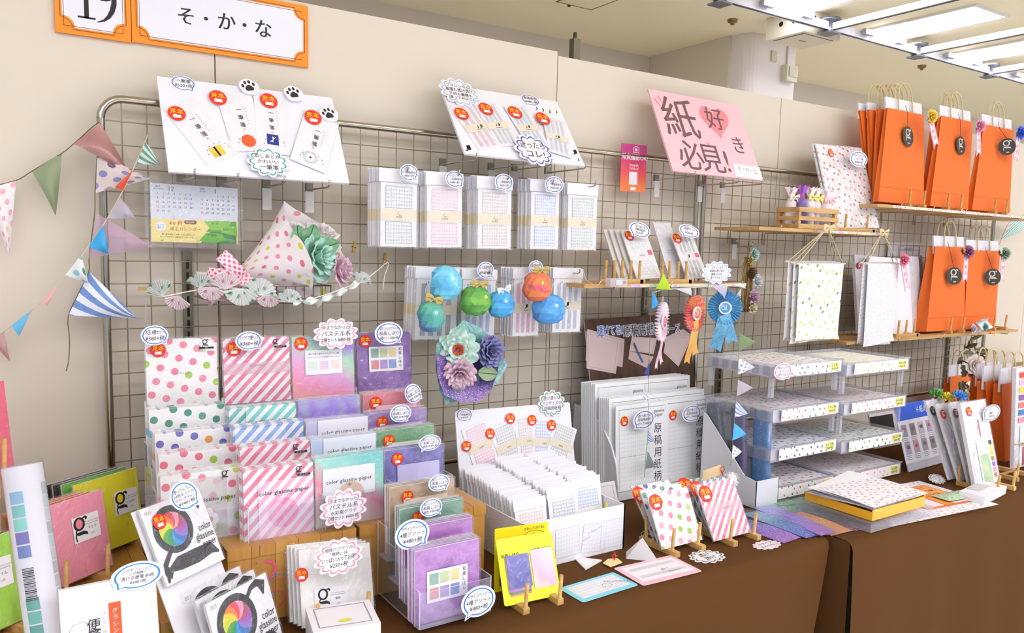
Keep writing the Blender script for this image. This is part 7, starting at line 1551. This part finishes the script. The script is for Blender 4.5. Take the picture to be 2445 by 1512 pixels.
# ================================================================ right table: leaning goody packs, bags and sheets
GF_ = []
WG = WATER(('f1eff4', 'e6e4ea', 'f4f2f6'), 12, 0, 0, .6)
def tpack(label, bl, br, tl, m, grp=None, name='goody_pack', th=.008, z=TZ + .012, cat='goody pack', film=True):
    a = atz(*bl, z); y0, y1 = at(*tl, -.8), at(*tl, -.3); Y = -.8 + .5 * (a.x - y0.x) / (y1.x - y0.x); t_ = at(*tl, Y); q = atz(*br, z); f = F(a, (1, 0, 0), t_ - a); f.w = max(q.x - a.x, .06); f.h = (t_ - a).length
    return pack(label, f, m, grp, th, film, name, cat), f
for lb, bl, br, tl, cl in (('white glassine goody pack with dark seal, leftmost of the leaning row', (2268, 1146), (2330, 1140), (2210, 957), '3a3a34'), ('white glassine goody pack with red seal, second in the leaning row', (2291, 1150), (2350, 1143), (2235, 966), 'd8453a'), ('white glassine goody pack with brown seal, third in the leaning row', (2314, 1154), (2370, 1148), (2267, 962), '8a5a5a')):
    t, f = tpack(lb, bl, br, tl, WG); GF_.append(f); b = MB(); x, y, r = f.w * .2, f.h * .86, .016; b.disc(f, x, y, r, .002, P(cl, .4)); logo_g(b, f, x, y, r * 1.3, WHITE, .0026); b.build('seal', t)
for i, (u, v, c) in enumerate(((2298, 944, ('4fb44a', '6cc85a', '3fa03a')), (2322, 937, ('f4e01f', 'f8ec4a', 'f0d41a')), (2352, 948, ('3f9af0', '58b0f8', '2f8ae0')))):
    lb = ('green tissue pompom on a leaning goody pack', 'yellow tissue pompom on a leaning goody pack', 'blue tissue pompom on a leaning goody pack')[i]; p = GF_[i].p(GF_[i].w * .72, GF_[i].h + .012, -.004); b = MB(); rose(b, p, (0, -.4, 1), .026, (FLW(*c),), ((8, .4, .8), (9, .75, .6), (10, 1.05, .2)), .5); b.tube([p, p - V((.01, 0, .03))], .004, RED, 6); tag(b.build('tissue_pompom'), lb, 'pompom')
t, f = tpack('front clear goody pack with paper samples, green swatch and sticker', (2330, 1166), (2398, 1152), (2293, 963), P('f1eff3', .5, film=.3), None, th=.012)
b = MB(); c = .002; b.rect(f, f.w * .3, .004, f.w * .82, f.h * .52, c, P('f5f3f5', .5, film=.5)); b.rect(f, f.w * .36, f.h * .38, f.w * .66, f.h * .50, c + .0004, GRID('eeeef2', 'd0d2da', .01, .008)); b.rect(f, f.w * .36, .006, f.w * .72, f.h * .36, c + .0004, WATER(('a4c49a', 'b4d0a4', 'd8d0a0'), 14, 0, 0, .6))
for i, cl in enumerate(('5a5a60', 'f0e26a', 'e8d04a', 'b08a6a', '9a74c4', 'e0a0b0', 'c8885a')): b.rect(f, f.w * .78, f.h * (.46 - i * .065), f.w * .9, f.h * (.51 - i * .065), c + .0006, P(cl, .5))
b.rect(f, f.w * .52, f.h * .58, f.w * .56, f.h * .78, c, P('e48a94')); b.text(f, 'フルーツ', f.w * .46, f.h * .7, .007, INK, c, vert=True); b.build('contents', t); sticker(t, f, 2312, 983, 11, .003)
price('blue oval price card on the front clear goody pack', 2367, 986, -.66, 20, 19, ('グラシン', '福袋 小', '¥700+税'), '2a5fb4', -2.4)
plate_stand('wooden plate stand under the leaning goody packs', 2.40, -.70, TZ, 0, .1, .13, .05, (.9, -.9))
t, f = tpack('clear goody pack with colour samples cut by the right picture edge', (2420, 1120), (2500, 1110), (2427, 880), P('efedf1', .5, film=.4), None, th=.012)
b = MB()
for i, cl in enumerate(('ee4a3a', 'e8b0c0', 'f0c84a', '8a5a9a', 'e47a6a', '4a7ac0', 'd890a0')): b.rect(f, f.w * .12, f.h * (.9 - i * .075), f.w * .42, f.h * (.955 - i * .075), .002, P(cl, .5))
b.rect(f, f.w * .2, .006, f.w * .7, f.h * .42, .0022, P('f3f1f3', .5)); b.rect(f, f.w * .3, .006, f.w * .6, f.h * .2, .0026, WATER(('8a3a4a', 'a04a5a'), 14)); b.build('contents', t); b = MB(); b.tube([f.p(-.004, f.h * .25, .004), f.p(f.w * .5, f.h * .245, .006), f.p(f.w + .004, f.h * .25, .004)], .0022, CORD, 6); bow(b, f.p(f.w * .35, f.h * .24, .008), .025, P('e8a0a8')); b.build('cord', t)
plate_stand('wooden plate stand at the right picture edge', 2.62, -.66, TZ, 0, .1, .12, .05, (.9,))
# orange bags with white tops standing on the table
def tbag(label, bl, br, top_l, top_r, Y, d=.06, inner=.055, grp='orange bags on the right table'):
    bag(label, bl, br, top_l, top_r, Y, Y + .01, TZ + .001, d, grp, top=inner)
tbag('orange bag with white top standing on the right table, leftmost', (2345, 1090), (2395, 1090), (2336, 905), (2390, 905), -.46); tbag('orange bag with white top standing on the right table, second', (2368, 1090), (2440, 1090), (2352, 912), (2420, 912), -.52)
tbag('orange bag with white top standing on the right table, front', (2400, 1095), (2470, 1095), (2392, 918), (2465, 918), -.57); tbag('orange bag in shadow behind the wreath, right table', (2270, 1000), (2330, 1000), (2268, 900), (2330, 900), -.12, .05, .05)
# brown carton behind
b = MB(); p = at(2405, 930, -.12); b.box(F((p.x, -.12, TZ + .001)), 0, .42, 0, .22, -.09, 0, P('a78d6c', .8)); tag(b.build('carton'), 'plain brown carton behind the orange bags on the right table', 'carton')
# wreath hung from the lower right shelf
t = thing('wreath', 'dried leaf and rose wreath hanging from the lower right shelf', 'wreath', at(2320, 930, -.22)); b = MB(); rn = random.Random(9); LVS = P('6b5f48', .6); LV2 = P('8a8266', .5)
ring = [(2300, 930), (2292, 880), (2302, 835), (2316, 812), (2330, 835), (2336, 870), (2330, 910)]
for k in range(len(ring) - 1):
    for j in range(5):
        s = j / 5; u = ring[k][0] * (1 - s) + ring[k + 1][0] * s; v = ring[k][1] * (1 - s) + ring[k + 1][1] * s; leaf(b, at(u, v, -.225), (rn.uniform(-1, 1), rn.uniform(-.6, .2), rn.uniform(-.6, 1)), (0, -1, .2), rn.uniform(.03, .05), .013, LVS if j % 2 else LV2)
b.build('leaf_ring', t)
for (u, v), r, cs, lb in (((2325, 872), .045, ('e8d8d0', 'f0e4da', 'dcc4c0'), 'cream rose'), ((2330, 892), .04, ('a8485a', 'b85a68', 'c87a80'), 'wine red rose')): b = MB(); rose(b, at(u, v, -.25), (-.5, -.8, .1), r, (FLW(*cs),)); b.build('flower', t)['label'] = lb
b = MB(); p = at(2318, 908, -.25); b.surf(lambda x, y: p + V(((.006 + .05 * y) * math.cos(PI + x * 1.3), -.006 * (round(x * 12) % 2) * y, -(.006 + .05 * y) * math.sin(.3 + x * 1.2))), 12, 2, P('f0ead4', .6), (.05, .05), False); b.build('paper_fan', t)
b = MB()
for i in range(14): leaf(b, at(2298 + rn.uniform(-8, 20), 915 + rn.uniform(-5, 15), -.24), (rn.uniform(-1, .4), -.3, rn.uniform(-1, -.1)), (0, -1, .2), .05, .012, LVS if i % 2 else LV2)
b.build('lower_leaves', t)
# catalogue display
a = atz(2165, 1108, TZ + .03); f = F(a, (1, .05, 0), (-.02, .30, .95)); f.w = .30; f.h = .20; t = thing('catalogue_board', 'leaning catalogue sheet with blue header and small product photos', 'catalogue', f.o)
b = MB(); b.box(f, 0, f.w, 0, f.h, -.003, 0, P('efedf3', .5)); b.rect(f, 0, f.h * .72, f.w * .86, f.h * 1.0, .0006, P('2a62d8', .5)); b.text(f, 'ド紙の花', f.w * .62, f.h * .86, .026, WHITE, .001)
rn = random.Random(3)
for r in range(2):
    for k in range(5): x, y = f.w * (.04 + .19 * k), f.h * (.14 + .3 * r); b.rect(f, x, y, x + .036, y + .042, .0008, P(('b7aec4', 'c9a8b0', 'a8a4b4', '9a8f8c', 'd0c4cc')[(k + 2 * r) % 5], .5)); b.ell(f.p(x + .018, y + .02, .0006), .01, .0008, .012, P(('7d7488', 'd86a78', '8d7a72')[(k + r) % 3], .5), 8, 6); [b.rect(f, x, y - .006 - q * .006, x + .03, y - .004 - q * .006, .0008, GREY) for q in range(3)]
b.build('sheet', t); b = MB(); b.box(f, 0, f.w, -.028, 0, -.003, .001, GRID('dcdae4', 'a8a6b8', .004, .02, .3, .1)); b.build('lower_strip', t)
f = F(at(2085, 1052, -.22), (1, 0, 0), (0, .25, .95)); d = f.o.z - TZ - .002; f.o -= f.v * (d / f.v.z); f.w = .17; f.h = d / f.v.z + .10; t = thing('dark_panel', 'dark framed panel with white border behind the right drawers', 'panel', f.o)
b = MB(); b.box(f, 0, f.w, 0, f.h, -.006, 0, P('f0eef2', .5)); b.build('border', t); b = MB(); b.rect(f, .0, .02, f.w - .02, f.h - .012, .001, P('2c2b2a', .4)); b.build('screen', t)
a = atz(2070, 1110, TZ + .001); b = MB(); b.box(F((2.02, -.2, TZ + .001)), 0, .44, 0, .11, -.1, 0, PLANK()); tag(b.build('storage_box'), 'yellowish wood-print box seen behind the right drawers', 'box')
# strawberry sheets and the orange leaflet lying on the table
def sheet(label, P0, P1, P2, m, Z, cat='sheet', curl=0, name='paper_sheet', w=None, h=None, film=False):
    f = flat(P0, P1, P2, Z); f.w = w or f.w; f.h = h or f.h; b = MB(); b.surf(lambda x, y: f.p(x * f.w, y * f.h, .0004 + curl * (abs(x - .5) * 2) ** 3 * (1 if x > .5 else .3)), 12, 8, m, (f.w, f.h)); b.face([f.p(0, 0, 0), f.p(0, f.h, 0), f.p(f.w, f.h, 0), f.p(f.w, 0, 0)], m)
    if film: b.box(f, -.004, f.w + .004, -.004, f.h + .012, .0, .0035, FILM)
    return tag(b.build(name), label, cat), f
BS = MOTIF('f4f1f5', ('8a8088', 'a09aa0', 'c88a90'), .02, .2, 0, .3)
sheet('white strawberry patterned paper lying under the orange leaflet', (2130, 1258), (2385, 1205), (2100, 1165), BS, TZ + .0008, w=None)
o, f = sheet('orange bordered leaflet with yellow handwriting on the right table', (2215, 1218), (2330, 1196), (2150, 1168), P('f47a3a', .5), TZ + .0022, 'leaflet')
b = MB(); b.rect(f, .008, .008, f.w * .4, f.h - .01, .001, P('f0e4f0', .5)); b.rect(f, f.w * .43, .008, f.w - .008, f.h * .45, .001, P('f8a04a', .5)); b.rect(f, f.w * .43, f.h * .5, f.w - .008, f.h - .01, .001, P('f8a85a', .5))
for k, s in enumerate(('うきうき', 'フルーツ柄', 'えらべる')): b.text(f, s, f.w * .7, f.h * (.86 - .16 * k), .016, INK, .0016); b.text(f, s, f.w * .7, f.h * (.36 - .12 * k), .013, P('fbe83a'), .0018)
tag(b.build('leaflet_print'), 'printed panel face of the orange leaflet', 'leaflet')
p = atz(2237, 1144, TZ + .012); f = F(p, (.95, .1, 0), (-.1, .85, .4)); tag(card_mesh(f, .042, .022, ('小さめサイズの', 'レターセット', '福袋'), '2a282c', cloud=14).build('cloud_card'), 'white cloud card with handwriting left of the goody packs', 'notice card')
p = atz(2290, 1185, TZ + .004); t = thing('snack_packet', 'green and clear flat packet lying in front of the goody packs', 'packet', p); f = F(p, (.97, -.1, 0), (.1, .97, 0)); b = MB(); b.surf(lambda x, y: f.p(-.09 + .2 * x, -.03 + .06 * y, .004 + .012 * math.sin(PI * x) * math.sin(PI * y)), 12, 6, WATER(('5fa84a', '8fc47a', 'dfe8d8', '7fb86a'), 18, 0, 0, .6)); b.build('packet', t); b = MB(); b.box(f, -.075, .125, -.036, .034, -.0035, .0, P('f1eff3', .4)); b.build('tray', t)
q0, q1, q2 = atz(2310, 1197, TZ), atz(2350, 1207, TZ), atz(2401, 1180, TZ); f = F(q1, q2 - q1, q0 - q1); t = thing('lidded_box', 'small white lidded box with grey card at the table corner', 'box', q1); f2 = F(q1, (q2 - q1), (0, 0, 1)); L = (q2 - q1).length; D = .07
b = MB(); b.box(f2, 0, L, .001, .012, -D, 0, P('f2f0f5', .45)); b.box(f2, -.001, L + .001, .0125, .026, -D - .001, .001, P('f2f0f5', .45)); b.build('body', t); fl = F(f2.p(0, .0262, 0), f2.u, -f2.n); b = MB(); b.box(fl, L * .25, L * .75, .03, .068, 0, .001, P('c9c8d0', .35)); b.build('grey_card', t)
# yellow folder with papers on clear trays
ZB = TZ + .03; y0, y1, y2 = atz(1985, 1235, TZ + .004), atz(2148, 1253, TZ + .004), atz(1975, 1165, TZ + .004)
t = thing('clear_case', 'low clear plastic case under the yellow folder', 'case', (y1.x, y1.y, TZ)); f = F((y0.x, min(y0.y, y1.y), TZ + .004), (1, 0, 0), (0, 1, 0)); x0, x1 = atz(1975, 1225, TZ + .02).x, atz(2225, 1215, TZ + .02).x; yf = atz(2150, 1253, TZ + .003).y
b = MB(); g = F((x0, yf, TZ + .004), (1, 0, 0), (0, 1, 0)); W = x1 - x0; D = .235; b.box(g, 0, W, 0, D, 0, .024, CLEAR('f6f6fa', .14, .3, .1, .03, 'case'), ); b.build('shell', t)
t = thing('paper_tray', 'translucent amber folder box loaded with loose white sheets', 'folder', (x0 + W / 2, yf + D / 2, TZ + .03)); AMB = CLEAR('ffc21f', .75, .3, .1, .03, 'amber')
@once
def AMBER():
    t_ = NT('amber_plastic'); return t_.done(lin('f6b41a'), .25, trans=.0, spec=.6)
b = MB(); g = F((x0 + .02, yf + .01, TZ + .030), (1, 0, 0), (0, 1, 0)); w2, d2 = W - .05, D - .025
b.box(g, 0, w2, 0, d2, 0, .002, AMBER()); b.box(g, 0, w2, 0, .002, .002, .03, AMBER()); b.box(g, w2 - .002, w2, .002, d2, .002, .042, AMBER()); b.box(g, 0, .002, .002, d2, .002, .024, AMBER()); b.box(g, .002, w2 - .002, d2 - .002, d2, .002, .024, AMBER()); b.build('tray', t)
rn = random.Random(2)
for k in range(7):
    r = rn.uniform(-.12, .12); g2 = F(g.p(.0 + rn.uniform(-.01, .01), .005 + rn.uniform(-.01, .01), .026 + k * .0022), (math.cos(r), math.sin(r), 0), (-math.sin(r), math.cos(r), 0)); m = BS if k in (6, 3) else P('f3f1f5', .55)
    b = MB(); b.surf(lambda x, y, k=k, g2=g2: g2.p(x * .235, y * .19, .012 * (x ** 2) * (1 if k % 2 else .7) + .004 * math.sin(y * 3 + k)), 10, 8, m, (.235, .19)); tag(b.build('loose_sheet'), 'top strawberry patterned loose sheet on the amber folder' if k == 6 else 'white loose sheet in the pile on the amber folder', 'sheet', None if k == 6 else 'loose sheets on the amber folder')
# glittery glassine sheets fanned at the table edge
for i, (lb, a, c, e, cs, z) in enumerate((('green to plum speckled glassine sheet, rearmost of the fan', (1975, 1280), (2135, 1252), (1868, 1195), ('84305c', '5a4a58', '2f8a5c', '46a070'), TZ + .001), ('orange edged speckled glassine sheet in the fan', (1985, 1280), (2035, 1268), (1905, 1225), ('f09a3a', 'f4a84a', 'f0883a'), TZ + .003), ('purple speckled glassine sheet, frontmost at the left', (1872, 1298), (1912, 1284), (1790, 1240), ('9a3ac0', '7a34c4', '4a34b4'), TZ + .002), ('blue speckled glassine sheet, second from the left', (1925, 1286), (1955, 1278), (1800, 1222), ('1f4cc8', '2f78c0', '4a94b0'), TZ + .004), ('lilac speckled glassine sheet on top of the fan', (1960, 1280), (2000, 1272), (1828, 1208), ('a85cd0', '9468d8', '7088d8'), TZ + .0065))):
    f = flat(a, c, e, z); f.w = max(f.w, .06 if i else .2); b = MB(); m = WATER(cs, 9, 0, .7, .8, .45, None, f.h); b.surf(lambda x, y: f.p(x * f.w, y * f.h, .0006 + .005 * math.sin(y * 3) * x), 8, 14, m, (f.w, f.h)); t = thing('glassine_sheet', lb, 'glassine sheet', f.o); b.build('paper', t); b = MB(); b.box(f, -.003, f.w + .004, -.002, f.h + .014, 0, .0075, CLEAR('fcfcff', .015, .18, .06, .3, 'wrap')); b.build('sleeve', t)
